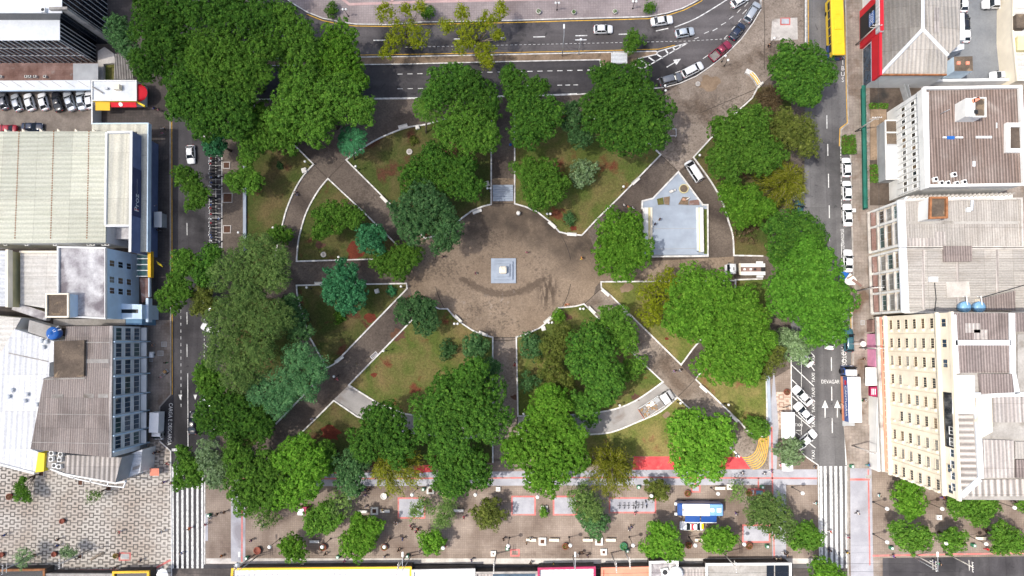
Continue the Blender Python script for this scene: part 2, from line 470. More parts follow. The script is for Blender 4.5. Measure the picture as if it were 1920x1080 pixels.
def sheet(name, poly, z, mat, kind='structure', px=True, label=None):
    o = MB().flat(GP(poly, z) if px else poly, z).build(name, mat)
    return tag(o, label, kind=kind)
def slab(name, poly, z1, top, side, z0=0.0, label=None):
    o = MB().prism(GP(poly, z1), z0, z1, 1, 0, bottom=False).build(name, [top, side])
    return tag(o, label, kind='structure')
def arc(c, r, a0, a1, n=24):
    return [(c[0]+r*math.cos(math.radians(a0+(a1-a0)*i/n)), c[1]+r*math.sin(math.radians(a0+(a1-a0)*i/n))) for i in range(n+1)]
def smooth(pts, k=4, closed=False):
    """Catmull-Rom through the points"""
    P = [Vector(p) for p in pts]; out = []; n = len(P)
    for i in range(n-1):
        a = P[max(i-1, 0)]; b = P[i]; c = P[i+1]; d = P[min(i+2, n-1)]
        for j in range(k):
            t = j/k
            out.append(tuple(.5*((2*b)+(c-a)*t+(2*a-5*b+4*c-d)*t*t+(3*b-a-3*c+d)*t**3)))
    out.append(tuple(P[-1])); return out

# base sheet to the horizon
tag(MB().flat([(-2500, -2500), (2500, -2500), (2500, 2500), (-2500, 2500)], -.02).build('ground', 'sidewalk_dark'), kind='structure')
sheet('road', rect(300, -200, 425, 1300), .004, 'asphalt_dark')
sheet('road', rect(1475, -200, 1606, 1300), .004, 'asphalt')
NROAD = [(425, -60), (540, -60), (1300, -60), (1330, -200), (1440, -200), (1440, 60), (1260, 190), (425, 190)]
sheet('road', NROAD, .008, 'asphalt_north')
sheet('bus_lane', [(425, 116), (1126, 113), (1126, 126), (1192, 125), (1215, 130), (1215, 186), (425, 188)], .012, 'bus_lane')
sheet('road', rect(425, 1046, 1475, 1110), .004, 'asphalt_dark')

# kerbed blocks
PARK = [(372, 188), (380, 238), (380, 252), (392, 268), (416, 282), (416, 560), (412, 840), (384, 880), (384, 1058), (1537, 1058), (1535, 935),
        (1534, 872), (1509, 855), (1486, 825), (1483, 684), (1483, 640), (1484, 372), (1508, 360), (1510, 88), (1509, 0), (1509, -200), (1426, -200), (1426, 0), (1427, 17),
        (1412, 43), (1390, 73), (1360, 103), (1330, 126), (1305, 143), (1275, 156), (1245, 164), (1082, 177), (1035, 179), (760, 185), (680, 186), (400, 186)]
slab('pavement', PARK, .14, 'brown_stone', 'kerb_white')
WEST = [(319, -200), (319, 205), (320, 740), (299, 763), (299, 827), (320, 846), (322, 1300), (-400, 1300), (-400, -200)]
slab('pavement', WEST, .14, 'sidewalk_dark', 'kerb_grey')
EAST = [(1585, -200), (1585, 0), (1587, 50), (1589, 175), (1591, 231), (1577, 243), (1576, 275), (1595, 292), (1597, 400), (1600, 515), (1586, 526), (1584, 562), (1597, 577), (1600, 690),
        (1600, 783), (1582, 800), (1589, 872), (1592, 1300), (2400, 1300), (2400, -200)]
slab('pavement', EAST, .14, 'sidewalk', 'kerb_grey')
NORTH_EDGE = [(505, -30), (544, 3), (575, 22), (605, 34), (640, 41), (667, 45), (730, 46), (792, 41), (860, 40), (960, 38), (1060, 35), (1140, 33), (1215, 31), (1252, 24), (1280, 15), (1300, 5), (1312, -2), (1340, -40), (1350, -200)]
slab('pavement', NORTH_EDGE+[(480, -200)], .14, 'plaza_north', 'kerb_white')
MEDIAN = [(500, 109), (760, 106), (960, 102), (1145, 98), (1230, 96), (1233, 99), (1230, 102), (1196, 110), (1192, 124), (1126, 126), (1125, 112), (960, 115), (760, 120), (500, 123)]
slab('median_strip', MEDIAN, .14, 'dry_earth', 'kerb_white')
slab('pavement', [(300, 1066), (1640, 1066), (1640, 1300), (300, 1300)], .13, 'sidewalk_dark', 'kerb_grey')

# paving laid over the blocks
def ov(name, poly, mat, z=.15): return sheet(name, poly, z, mat)
ov('car_park', rect(-200, 168, 174, 247), 'car_park')
ov('terrace', rect(-200, 118, 182, 152), 'terrace_tile')
ov('lawn', rect(193, 115, 216, 150), 'lawn_mid', .155)
ov('pavement', [(270, 600), (320, 600), (320, 740), (299, 763), (299, 840), (264, 850)], 'sidewalk')
ov('plaza', [(-400, 820), (70, 850), (230, 880), (264, 828), (299, 828), (320, 847), (322, 1300), (-400, 1300)], 'mosaic', .153)
ov('plaza', [(1248, 172), (1275, 158), (1305, 145), (1330, 128), (1360, 105), (1390, 75), (1412, 45), (1424, 18), (1424, -200), (1507, -200), (1507, 88), (1420, 168), (1375, 216), (1302, 293), (1272, 322), (1238, 290)], 'ne_stone', .15)
ov('promenade', [(386, 880), (440, 890), (1210, 850), (1483, 690), (1486, 825), (1509, 855), (1532, 873), (1533, 935), (1535, 1047), (386, 1047)], 'promenade', .146)
ov('pavement', rect(386, 1047, 1536, 1057), 'concrete_light', .15)
ov('pavement', rect(1448, 735, 1483, 805), 'mosaic_pink', .15)
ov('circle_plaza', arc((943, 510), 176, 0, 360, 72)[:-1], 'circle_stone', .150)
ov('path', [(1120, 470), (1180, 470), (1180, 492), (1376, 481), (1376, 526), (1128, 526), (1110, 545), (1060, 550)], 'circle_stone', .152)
ov('pavement', [(1636, 880), (2200, 880), (2200, 1050), (1636, 1050)], 'promenade', .15)
ov('pavement', [(1594, 878), (1634, 878), (1640, 1200), (1596, 1200)], 'grey_band', .16)
ov('road', [(1655, 1046), (2200, 1040), (2200, 1200), (1655, 1200)], 'asphalt_dark', .165)
ov('pavement', [(1590, 0), (1602, 0), (1607, 231), (1612, 800), (1594, 800), (1597, 577), (1588, 562), (1588, 526), (1602, 515), (1597, 292), (1580, 275), (1580, 243), (1594, 231)], 'sidewalk', .15)
ov('parking_lot', [(1796, -200), (1895, -200), (1897, 152), (1780, 152)], 'lot_grey', .15)
ov('lawn', [(1618, 0), (1625, 0), (1625, 60), (1618, 60)], 'soil', .15)
# north plaza bands
mb = MB()
mb.ribbon(GP([(610, -25), (655, 8), (800, 3), (1300, -8)], .15), .55, .15, .15)
mb.ribbon(GP([(735, 4), (735, -60)], .15), .55, .15, .15)
tag(mb.build('pavement_band', 'pink_tile'), kind='structure')
# south promenade grey walkways and red lines
ov('walkway', [(440, 888), (760, 886), (1190, 881), (1532, 880), (1532, 909), (440, 912)], 'grey_band', .155)
ov('walkway', rect(433, 912, 460, 1053), 'grey_band', .155)
ov('walkway', [(1442, 800), (1451, 690), (1460, 800), (1456, 880), (1442, 880)], 'grey_band', .155)
ov('walkway', rect(1448, 909, 1474, 1053), 'grey_band', .155)
ov('walkway', rect(383, 963, 390, 1014), 'grey_band', .16)
mb = MB()
for q in ([(440, 898), (760, 897), (1190, 895), (1532, 897)], [(454, 905), (453.5, 1053)], [(1447, 800), (1448, 895), (1452, 1053)], [(1304, 897), (1304, 912)], [(1422, 896), (1422, 915)]):
    mb.ribbon(GP(q, .16), .30, .162, .162)
for u0, v0, u1, v1 in ((747, 934, 796, 971), (960, 931, 1003, 965), (1038, 931, 1082, 965), (1143, 934, 1229, 961), (1393, 985, 1443, 1016), (1297, 911, 1312, 922), (1404, 917, 1424, 929), (958, 1031, 973, 1042), (224, 1037, 244, 1050)):
    mb.ribbon(GP([(u0, v0), (u1, v0), (u1, v1), (u0, v1)], .16), .3, .162, .162, closed=True)
mb.ribbon(GP([(106, 1070), (285, 1069), (320, 1050)], .16), .4, .165, .165)
mb.ribbon(GP([(1628, 880), (1631, 1060)], .16), .25, .165, .165)
mb.ribbon(GP([(1594, 899), (1631, 899)], .16), .4, .166, .166)
mb.ribbon(GP([(1636, 1042), (1920, 1037)], .16), .3, .165, .165)
tag(mb.build('red_line', 'red_paint'), kind='structure')
for u0, v0, u1, v1 in ((747, 934, 796, 971), (960, 931, 1003, 965), (1038, 931, 1082, 965), (1143, 934, 1229, 961), (1393, 985, 1443, 1016), (1297, 911, 1312, 922), (1404, 917, 1424, 929)):
    ov('walkway', rect(u0, v0, u1, v1), 'grey_band', .158)
ov('path', [(1128, 541), (1140, 550), (1277, 685), (1304, 712), (1388, 791), (1440, 845), (1440, 880), (1405, 880), (1365, 835), (1270, 745), (1243, 716), (1117, 593), (1095, 571)], 'ne_stone', .151)  # same paving as the park, its paler colour standing in for sunshine
ov('path', [(926, 632), (967, 632), (970, 860), (926, 860)], 'ne_stone', .151)  # park paving again, with sunlight put into the paler colour
ov('play_area', [(775, 868), (806, 862), (812, 884), (778, 888)], 'red_court', .158)
ov('play_area', [(1188, 856), (1390, 856), (1407, 879), (1186, 881)], 'red_court', .158)
ov('play_area', [(630, 878), (642, 878), (644, 888), (626, 888)], 'red_court', .160)
mb = MB()
for i in range(7):
    a = i*5.2
    mb.ribbon(GP(smooth([(1392+i*3.2, 858+i*3.6), (1404+i*3.2, 857+i*3.2), (1416+i*3.0, 848+i*2.6), (1422+i*2.9, 832+i*1.2), (1424+i*2.8, 818)], 4), .15), .16, .168, .168)
tag(mb.build('yellow_line', 'yellow_line'), kind='structure')

# ---------------------------------------------------------------- lawns with white kerbs
def bed(edge, hidden=(), mat='lawn_mid', w=.27, top=.42):
    """edge: the kerbed outline; hidden: the rest of the outline, without a kerb line of its own"""
    sheet('lawn', list(edge)+list(hidden), .19, mat)
    o = MB().ribbon(GP(edge, .3), w, .1, top, closed=not hidden).build('kerb', 'kerb_white'); tag(o, kind='structure')
A_ARC = smooth([(588, 308), (570, 328), (556, 350), (545, 373), (536, 397), (529, 424), (522, 453), (517, 482), (516, 520)])
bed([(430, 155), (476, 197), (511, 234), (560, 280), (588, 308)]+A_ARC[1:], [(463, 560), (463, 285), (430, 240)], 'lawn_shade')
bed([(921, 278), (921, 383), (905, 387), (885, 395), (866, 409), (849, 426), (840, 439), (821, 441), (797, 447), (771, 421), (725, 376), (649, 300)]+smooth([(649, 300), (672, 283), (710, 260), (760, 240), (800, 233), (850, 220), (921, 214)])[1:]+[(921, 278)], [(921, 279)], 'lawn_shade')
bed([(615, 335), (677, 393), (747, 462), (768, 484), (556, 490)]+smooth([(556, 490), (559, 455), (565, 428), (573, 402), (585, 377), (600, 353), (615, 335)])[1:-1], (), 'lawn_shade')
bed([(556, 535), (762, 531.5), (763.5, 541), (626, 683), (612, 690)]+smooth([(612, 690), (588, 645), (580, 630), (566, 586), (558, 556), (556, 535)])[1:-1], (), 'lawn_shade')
bed([(924, 785), (924, 692), (924, 632.5), (900, 626), (885, 619), (867, 607), (852, 594), (839, 579), (824, 579), (800, 570), (764, 609), (654, 722), (710, 757), (760, 776), (830, 787)], [(924, 785.5)], 'lawn_mid')
bed([(968, 632), (985, 627), (1010, 616), (1025, 605), (1041, 591), (1047, 577), (1064, 576), (1080, 574), (1095, 570), (1117, 592), (1179, 655), (1212, 687), (1243, 716)]+smooth([(1243, 716), (1190, 752), (1140, 770), (1070, 778), (1020, 780), (971, 780)])[1:], (), 'lawn_mid')
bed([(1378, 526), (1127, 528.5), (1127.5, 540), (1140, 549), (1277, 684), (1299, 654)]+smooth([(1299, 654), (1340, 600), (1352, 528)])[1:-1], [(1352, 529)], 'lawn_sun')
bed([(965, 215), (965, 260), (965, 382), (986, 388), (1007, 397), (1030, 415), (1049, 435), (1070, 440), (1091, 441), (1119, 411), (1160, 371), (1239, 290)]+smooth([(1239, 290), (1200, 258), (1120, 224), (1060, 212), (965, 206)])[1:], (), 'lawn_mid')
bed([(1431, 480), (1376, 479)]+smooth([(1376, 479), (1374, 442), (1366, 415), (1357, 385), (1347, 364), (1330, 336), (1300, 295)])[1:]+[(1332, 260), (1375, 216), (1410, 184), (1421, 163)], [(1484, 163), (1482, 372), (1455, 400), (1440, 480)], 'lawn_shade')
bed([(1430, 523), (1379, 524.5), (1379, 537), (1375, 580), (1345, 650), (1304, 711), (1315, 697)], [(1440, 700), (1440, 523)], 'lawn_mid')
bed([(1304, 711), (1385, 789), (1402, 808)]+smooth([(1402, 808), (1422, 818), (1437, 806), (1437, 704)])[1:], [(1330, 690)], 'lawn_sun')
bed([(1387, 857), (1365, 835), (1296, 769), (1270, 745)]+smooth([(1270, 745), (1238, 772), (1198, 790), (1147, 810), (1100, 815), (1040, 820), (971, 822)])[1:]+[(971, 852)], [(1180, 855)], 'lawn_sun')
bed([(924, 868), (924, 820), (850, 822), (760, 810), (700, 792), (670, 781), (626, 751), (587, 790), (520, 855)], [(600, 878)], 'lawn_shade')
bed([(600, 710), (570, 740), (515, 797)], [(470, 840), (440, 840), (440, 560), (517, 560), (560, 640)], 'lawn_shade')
ov('path', [(654, 722), (625, 750), (670, 782), (760, 812), (850, 823), (924, 822), (924, 787), (830, 788), (760, 777), (710, 758)], 'concrete_path', .165)
ov('path', [(1243, 717), (1271, 744), (1238, 772), (1198, 790), (1147, 810), (1100, 815), (1040, 820), (971, 822), (971, 782), (1020, 781), (1070, 779), (1140, 771), (1190, 753)], 'concrete_path', .165)
# bare earth patches (wear with shapes of their own)
def patch(c, r, mat, z=.2, n=14, e=.3, sq=.75):
    p = []
    rr = random.Random(c[0]*7+c[1])
    for i in range(n):
        k = 1+rr.uniform(-e, e); a = 2*PI*i/n
        p.append((c[0]+r*k*math.cos(a), c[1]+r*sq*k*math.sin(a)))
    p.append(p[0]); sheet('bare_earth', smooth(p, 3)[:-1], z, mat)
for c, r, m in (((668, 470), 22, 'red_soil'), ((694, 597), 11, 'red_soil'), ((745, 628), 14, 'soil'), ((702, 703), 6, 'red_soil'), ((1075, 428), 6, 'red_soil'), ((600, 460), 9, 'soil'), ((768, 560), 7, 'soil'),
                ((1250, 635), 4, 'red_soil'), ((1175, 540), 12, 'dry_earth'), ((1062, 595), 9, 'soil'), ((1192, 745), 9, 'soil'), ((1250, 778), 7, 'dry_earth'), ((655, 385), 8, 'dry_earth'), ((620, 812), 18, 'red_soil'), ((965, 745), 7, 'soil')):
    patch(c, r, m)
for c, r in (((668, 470), 0),): pass
patch((1330, 155), 18, 'dry_earth', .156); patch((1005, 108), 30, 'dry_earth', .15, sq=.12)
# ring joints in the round plaza
mb = MB()
mb.ribbon(GP(arc((943, 510), 129, 10, 168, 40), .16), .14, .156, .156); mb.ribbon(GP(arc((943, 510), 129, 190, 350, 40), .16), .14, .156, .156)
for q in ([(588, 308), (615, 335)], [(649, 300), (615, 335)], [(1270, 745), (1304, 711)], [(1239, 291), (1272, 322)], [(1095, 571), (1127, 541)], [(924, 633), (968, 633)], [(1508, 90), (1420, 166), (1312, 212)], [(1432, 0), (1434, 60), (1433, 130)]):
    mb.ribbon(GP(q, .16), .13, .158, .158)
tag(mb.build('paving_joint', 'joint_dark'), kind='structure')
# ---------------------------------------------------------------- kerb stones along the streets
mb = MB()
for q in (PARK[20:36], [(1427, -60), (1427, 17)], NORTH_EDGE, [(384, 880), (384, 1058)], [(416, 290), (416, 465)], [(380, 225), (380, 252), (392, 268), (404, 276)],
          [(1483, 640), (1484, 757), (1486, 825), (1509, 855), (1534, 872), (1535, 935), (1537, 1058)], [(1510, 0), (1510, 88)], [(1484, 372), (1508, 360)], MEDIAN[0:14], [(299, 827), (320, 846), (322, 1100)]):
    mb.ribbon(GP(q, .15), .2, .06, .17)
tag(mb.build('kerb', 'kerb_white'), kind='structure')
mb = MB()
for q in ([(319, 195), (320, 740), (299, 763), (299, 827)], EAST[1:16], EAST[16:20]):
    mb.ribbon(GP(q, .15), .26, .06, .16)
tag(mb.build('kerb', 'kerb_grey'), kind='structure')

# ---------------------------------------------------------------- painted markings
WL = MB(); YL = MB(); ZM = .02
def line(p, w=.13, z=ZM, mb=None): (mb or WL).ribbon(GP(p, z), w, z, z)
def dashes(p0, p1, n, frac=.55, w=.13, z=ZM):
    for i in range(n):
        a = i/n; b = (i+frac)/n
        line([(p0[0]+(p1[0]-p0[0])*a, p0[1]+(p1[1]-p0[1])*a), (p0[0]+(p1[0]-p0[0])*b, p0[1]+(p1[1]-p0[1])*b)], w, z)
def arrow(p0, p1, w=.18, hw=.62, z=ZM):
    a = Vector(G(*p0, z)); b = Vector(G(*p1, z)); d = (b-a).normalized(); n = Vector((-d.y, d.x)); m = b-d*1.5
    WL.ribbon([tuple(a), tuple(m)], w, z, z); WL.add([(*(m+n*hw), z), (*(m-n*hw), z), (*b, z)], [(1, 2, 0)])
# west street
for x in (323.5, 332.5, 341.8, 351.2, 360.4, 370, 379): line([(x, 875), (x+.5, 1140)], .42)
line([(322, 843.5), (334, 843.5)], .5)
for a, b in ((418, 441), (585, 608), (645, 669)): line([(350.5, a), (350.8, b)], .14)
line([(352, 700), (352.5, 845)], .14); dashes((339, 580), (339.5, 770), 15, .45, .1)
for x in (338, 366):
    a = G(x-3.5, 740, ZM); b = G(x+3.5, 740, ZM); c = G(x, 750, ZM)
    WL.add([(*a, ZM), (*b, ZM), (*c, ZM)], [(0, 2, 1)])
for y in (578, 612, 645, 680, 720, 755, 790): line([(382, y), (402, y+15)], .12)
dashes((383, 575), (383, 800), 30, .5, .1)
for y in range(292, 470, 9): line([(397, y), (414, y)], .06)
line([(404.5, 288), (405, 470)], .1)
line([(322, 207), (323, 740)], .13, mb=YL)
# north street
for a, b in (((700, 75.5), (724, 75.4)), ((930, 71), (947, 70.7)), ((1000, 69.3), (1022, 68.8)), ((1079, 67), (1101, 66.6)), ((1160, 64.3), (1176, 63.8)), ((1230, 58), (1253, 53)), ((851, 73), (862, 73))): line([a, b], .2)
line(smooth([(1265, 51), (1300, 37), (1330, 20), (1365, -2)]), .2)
dashes((760, 88.5), (1290, 77), 62, .55, .08); dashes((1290, 77), (1366, 72.5), 9, .55, .08)
for a, b in (((1302, 73), (1310, 70)), ((1320, 63), (1329, 59)), ((1336, 58), (1345, 53)), ((1352, 47), (1361, 42)), ((1367, 36), (1375, 30)), ((1382, 24), (1389, 17)), ((1370, 14), (1384, 3)), ((1396, 12), (1403, 4)),
             ((1232, 149), (1240, 146)), ((1265, 137), (1276, 133)), ((1318, 110), (1328, 103)), ((1358, 72), (1364, 66)), ((1372, 56), (1378, 49)), ((1385, 41), (1390, 35)), ((1392, 26), (1400, 18))): line([a, b], .14)
line([(1207, 128), (1290, 80)], .2); line([(1233, 97), (1266, 87), (1290, 80)], .2); line([(1192, 125), (1207, 129)], .2)
for a, b in (((1201, 112), (1215, 124)), ((1216, 107), (1229, 116)), ((1232, 102), (1243, 109)), ((1248, 94), (1254, 102)), ((1262, 89), (1266, 95)), ((1274, 86), (1278, 88))): line([a, b], .3)
arrow((1250, 126), (1277, 110))
dashes((745, 139), (1120, 131), 20, .52, .16); dashes((745, 166.5), (880, 164.5), 7, .5, .14); line([(988, 161), (1016, 160.5)], .16); dashes((1045, 159.7), (1090, 159), 3, .6, .15)
line([(560, 187.5), (680, 185), (760, 184), (1035, 178), (1082, 176)], .3)
line([(575, 26.5), (605, 38.5), (640, 45.5), (667, 48.7), (730, 49.5), (792, 45.5), (860, 44.5), (960, 42.3), (1060, 39.3), (1140, 37.3), (1215, 35), (1254, 28), (1282, 19), (1302, 9), (1315, 2), (1345, -36)], .16, mb=YL)
line([(640, 103.5), (760, 102), (960, 98.5), (1145, 94.5), (1235, 92), (1266, 84.5)], .13, mb=YL)
# east street
for x in (1539, 1547, 1557.7, 1567, 1576.5, 1586.5): line([(x, 874), (x+3.2, 1140)], .5)
for a, b, x in ((216, 241, 1550.3), (270, 292, 1552), (326, 352, 1553.4), (385, 409, 1554.8), (442, 452, 1555.3), (670, 695, 1558.8), (725, 751, 1559.4), (784, 812, 1560.3), (128, 150, 1548.5)): line([(x, a), (x+.3, b)], .16)
arrow((1547, 783), (1547, 750)); arrow((1570, 783), (1570.2, 750))
dashes((1576.2, 276), (1578.5, 410), 22, .7, .12); line([(1577.5, 455), (1579, 500)], .12); dashes((1581, 575), (1581.5, 695), 10, .7, .12)
line([(1583.5, 801), (1586.5, 872)], .2)
for a, b in (((1484, 684), (1526, 724)), ((1485, 712), (1528, 753)), ((1486, 743), (1528, 782)), ((1490, 776), (1528, 808)), ((1492, 810), (1529, 840)), ((1508, 668), (1527, 695)), ((1514, 655), (1527, 668)), ((1487, 371), (1513, 408)), ((1509, 855), (1534, 873))): line([a, b], .16)
line([(1502.6, 676), (1502.6, 815)], .08); line([(1493, 807), (1503, 807)], .08)
line([(1514.5, -80), (1516, 88)], .14, mb=YL)
line([(1583.3, -40), (1585.5, 60), (1587, 175), (1588.7, 230), (1575, 241), (1573.8, 274)], .15, mb=YL); line([(1595, 577), (1597.5, 684)], .13, mb=YL)
line([(1512.5, 0), (1513, 88)], .12)
tag(WL.build('white_road_marking', 'white_line'), kind='structure'); tag(YL.build('yellow_road_marking', 'yellow_line'), kind='structure')
def road_text(s, u, v, size, ang, sx=1.0, mat='white_line'):
    x, y = G(u, v, ZM)
    o = lettering('road_lettering', s, size, Matrix.Translation((x, y, ZM+.003)) @ Matrix.Rotation(ang, 4, 'Z'), mat, sx=sx, ext=0)
    return tag(o, kind='structure')
for y in (677, 708, 736, 764, 792, 819, 853): road_text('TAXI', 1525.3, y, .86, PI/2, 1.0)
for y in (692.5, 722, 750, 778, 806, 836): line([(1523, y+4), (1528, y-3)], .14)
tag(bpy.data.objects['white_road_marking'], kind='structure')
for i, c in enumerate('ONIBUS'): road_text(c, 1580.3, 96+i*10.8, 1.3, 0, .9)
road_text('DEVAGAR', 1557, 716, 1.05, 0, .74)
road_text('ESTACIONAMENTO', 1579.5, 448, .85, -PI/2, .52)
road_text('MOTOS', 1582, 668, 1.3, -PI/2, .8)
road_text('CARGA E DESCARGA', 318.5, 795, 1.1, -PI/2, .8)
road_text('TAXI', 1497.5, 797, .8, 0, .9)
# ---------------------------------------------------------------- trees
#        name            dark                 light                tip
leafmat('leaf_dense',  (.026, .080, .013), (.062, .162, .020), (.13, .26, .035))
leafmat('leaf_mid',    (.044, .115, .015), (.092, .212, .024), (.17, .31, .045))
leafmat('leaf_bright', (.058, .155, .014), (.110, .262, .023), (.22, .40, .05), .36)
leafmat('leaf_giant',  (.038, .120, .012), (.080, .215, .020), (.15, .32, .04))
leafmat('leaf_blue',   (.030, .085, .026), (.075, .172, .058), (.15, .27, .10))
leafmat('leaf_teal',   (.024, .105, .040), (.052, .205, .082), (.10, .32, .14))
leafmat('leaf_fine',   (.060, .122, .030), (.130, .212, .055), (.22, .31, .09))
leafmat('leaf_sage',   (.040, .125, .044), (.090, .215, .082), (.17, .32, .13))
leafmat('leaf_olive',  (.055, .078, .016), (.115, .145, .026), (.18, .20, .05))
leafmat('leaf_yellow', (.12, .155, .010), (.22, .265, .016), (.33, .36, .03), .4)
leafmat('leaf_pale',   (.11, .18, .075), (.22, .33, .15), (.42, .55, .32), .4)
leafmat('leaf_brown',  (.08, .055, .03), (.15, .11, .06), (.22, .17, .10))
leafmat('leaf_bamboo', (.105, .125, .010), (.20, .225, .018), (.32, .31, .06), .4)
plain('bark', (.10, .078, .06), .95, .1, var=.3, sc=2)
plain('bark_pale', (.24, .20, .16), .95, .1, var=.3, sc=2)

def quads_mesh(name, C, U, V, mat, parent):
    """many free leaf blades: centre C, half axes U and V"""
    n = len(C)
    P = np.empty((n, 4, 3), np.float32)
    P[:, 0] = C-U; P[:, 1] = C-V*.9+U*.1; P[:, 2] = C+U; P[:, 3] = C+V*.9+U*.1
    me = bpy.data.meshes.new(name)
    me.vertices.add(4*n); me.loops.add(4*n); me.polygons.add(n)
    me.vertices.foreach_set('co', P.ravel())
    me.loops.foreach_set('vertex_index', np.arange(4*n, dtype=np.int32))
    me.polygons.foreach_set('loop_start', np.arange(0, 4*n, 4, dtype=np.int32))
    me.materials.append(MC[mat]); me.update(calc_edges=True)
    o = bpy.data.objects.new(name, me); COL.objects.link(o)
    if parent: o.parent = parent
    return o

def unit(a): return a/np.maximum(np.linalg.norm(a, axis=1, keepdims=True), 1e-6)
def sphere_pts(n):
    return unit(RNG.normal(size=(n, 3)))

def leaf_axes(N, s, up=.2, jit=.62):
    """blade axes for outward normals N"""
    n = len(N)
    Nn = unit(N*(1-up)+np.array([0, 0, up])+RNG.normal(size=(n, 3))*jit*.5)
    T = unit(np.cross(Nn, RNG.normal(size=(n, 3))))
    B = np.cross(Nn, T)
    sz = s*RNG.uniform(.6, 1.35, (n, 1))
    return T*sz, B*sz*RNG.uniform(.55, .95, (n, 1))

KINDS = {  # leaf half size, leaves per tuft, lobe scale, lobe count, tuft radius, flatness, material, tufts per m2
    'dense':  dict(s=.135, d=22, ls=.37, lc=1.2, tr=.33, fl=.60, m='leaf_dense', td=2.1),
    'mid':    dict(s=.135, d=22, ls=.37, lc=1.15, tr=.34, fl=.65, m='leaf_mid', td=2.0),
    'bright': dict(s=.14, d=22, ls=.36, lc=1.2, tr=.35, fl=.60, m='leaf_bright', td=2.0),
    'giant':  dict(s=.135, d=22, ls=.37, lc=1.2, tr=.33, fl=.60, m='leaf_giant', td=2.1),
    'blue':   dict(s=.13, d=20, ls=.33, lc=1.1, tr=.33, fl=.70, m='leaf_blue', td=2.0),
    'teal':   dict(s=.17, d=17, ls=.26, lc=1.2, tr=.42, fl=.65, m='leaf_teal', td=1.6),
    'fine':   dict(s=.11, d=24, ls=.27, lc=1.3, tr=.50, fl=.70, m='leaf_fine', td=1.9),
    'sage':   dict(s=.11, d=24, ls=.27, lc=1.3, tr=.50, fl=.70, m='leaf_sage', td=1.9),
    'olive':  dict(s=.12, d=20, ls=.28, lc=1.2, tr=.40, fl=.70, m='leaf_olive', td=1.7),
    'yellow': dict(s=.13, d=18, ls=.24, lc=.9,  tr=.50, fl=.70, m='leaf_yellow', td=1.1),
    'pale':   dict(s=.12, d=18, ls=.34, lc=1.0, tr=.28, fl=.75, m='leaf_pale', td=2.4),
    'brown':  dict(s=.10, d=10, ls=.28, lc=1.0, tr=.45, fl=.75, m='leaf_brown', td=1.0),
    'sparse': dict(s=.11, d=13, ls=.26, lc=1.0, tr=.48, fl=.75, m='leaf_fine', td=.9),
}

def crown_points(blobs, k, ztop):
    """blobs in world units (x, y, r); returns points, normals"""
    LC = []; LR = []
    for x, y, r in blobs:
        rv = min(r*k['fl'], ztop*.42)
        zc = ztop-rv
        LC.append((x, y, zc)); LR.append((r*.74, rv*.76))
        nl = int(6+k['lc']*r*1.55)
        for i in range(nl):
            a = 2.39996*i+RNG.uniform(-.5, .5); d = math.sqrt((i+.5)/nl)*RNG.uniform(.72, 1.0)
            rl = r*k['ls']*RNG.uniform(.65, 1.25) if r > 1.6 else r*.42
            rl = min(rl, 3.0)
            dd = max(0, d*r-rl*.30)
            zz = zc+rv*math.sqrt(max(0.02, 1-(dd/r)**2))-rl*RNG.uniform(.6, 1.15)
            LC.append((x+dd*math.cos(a), y+dd*math.sin(a), zz)); LR.append((rl, rl*.85))
    LC = np.array(LC); LR = np.array(LR)
    Ps = []; Ns = []
    for i in range(len(LC)):
        n = int(4*PI*LR[i, 0]**2*.72*k.get('td', 2.0))+5
        q = sphere_pts(n); q = q[q[:, 2] > -.35]
        Ps.append(LC[i]+q*np.array([LR[i, 0], LR[i, 0], LR[i, 1]])*(1+RNG.normal(size=(len(q), 1))*.06)); Ns.append(q)
    P = np.vstack(Ps); N = np.vstack(Ns)
    keep = np.ones(len(P), bool)
    for i in range(len(LC)):
        d = (P-LC[i])/np.array([LR[i, 0], LR[i, 0], LR[i, 1]])*1.18
        keep &= (d*d).sum(1) > 1
    P, N = P[keep], N[keep]
    # every point carries a little dome of leaves
    m = int(k['d'])
    tr = k['tr']*RNG.uniform(.75, 1.5, (len(P), 1)); tr = np.repeat(tr, m, 0)
    P = np.repeat(P, m, 0); N = np.repeat(N, m, 0)
    q = unit(sphere_pts(len(P))+N*.55+np.array([0, 0, .25]))
    P = P+q*tr*RNG.uniform(.55, 1.1, (len(P), 1))
    N2 = unit(q+N*.35); S = np.ones(len(P))
    # inner foliage, larger sprays nearer the limbs, closes the crown
    C = []; D = []
    for i in range(len(LC)):
        n = int(4*PI*LR[i, 0]**2*.5*(3.4 if k.get('td', 2) > 1.1 else .8))+4
        q = sphere_pts(n); q[:, 2] = np.abs(q[:, 2])*1.1-.3
        C.append(LC[i]+q*np.array([LR[i, 0], LR[i, 0], LR[i, 1]])*RNG.uniform(.42, .80, (n, 1))); D.append(unit(q+np.array([0, 0, .9])))
    C = np.vstack(C); D = np.vstack(D)
    return np.vstack([P, C]), np.vstack([N2, D]), np.concatenate([S, np.full(len(C), 2.6)])


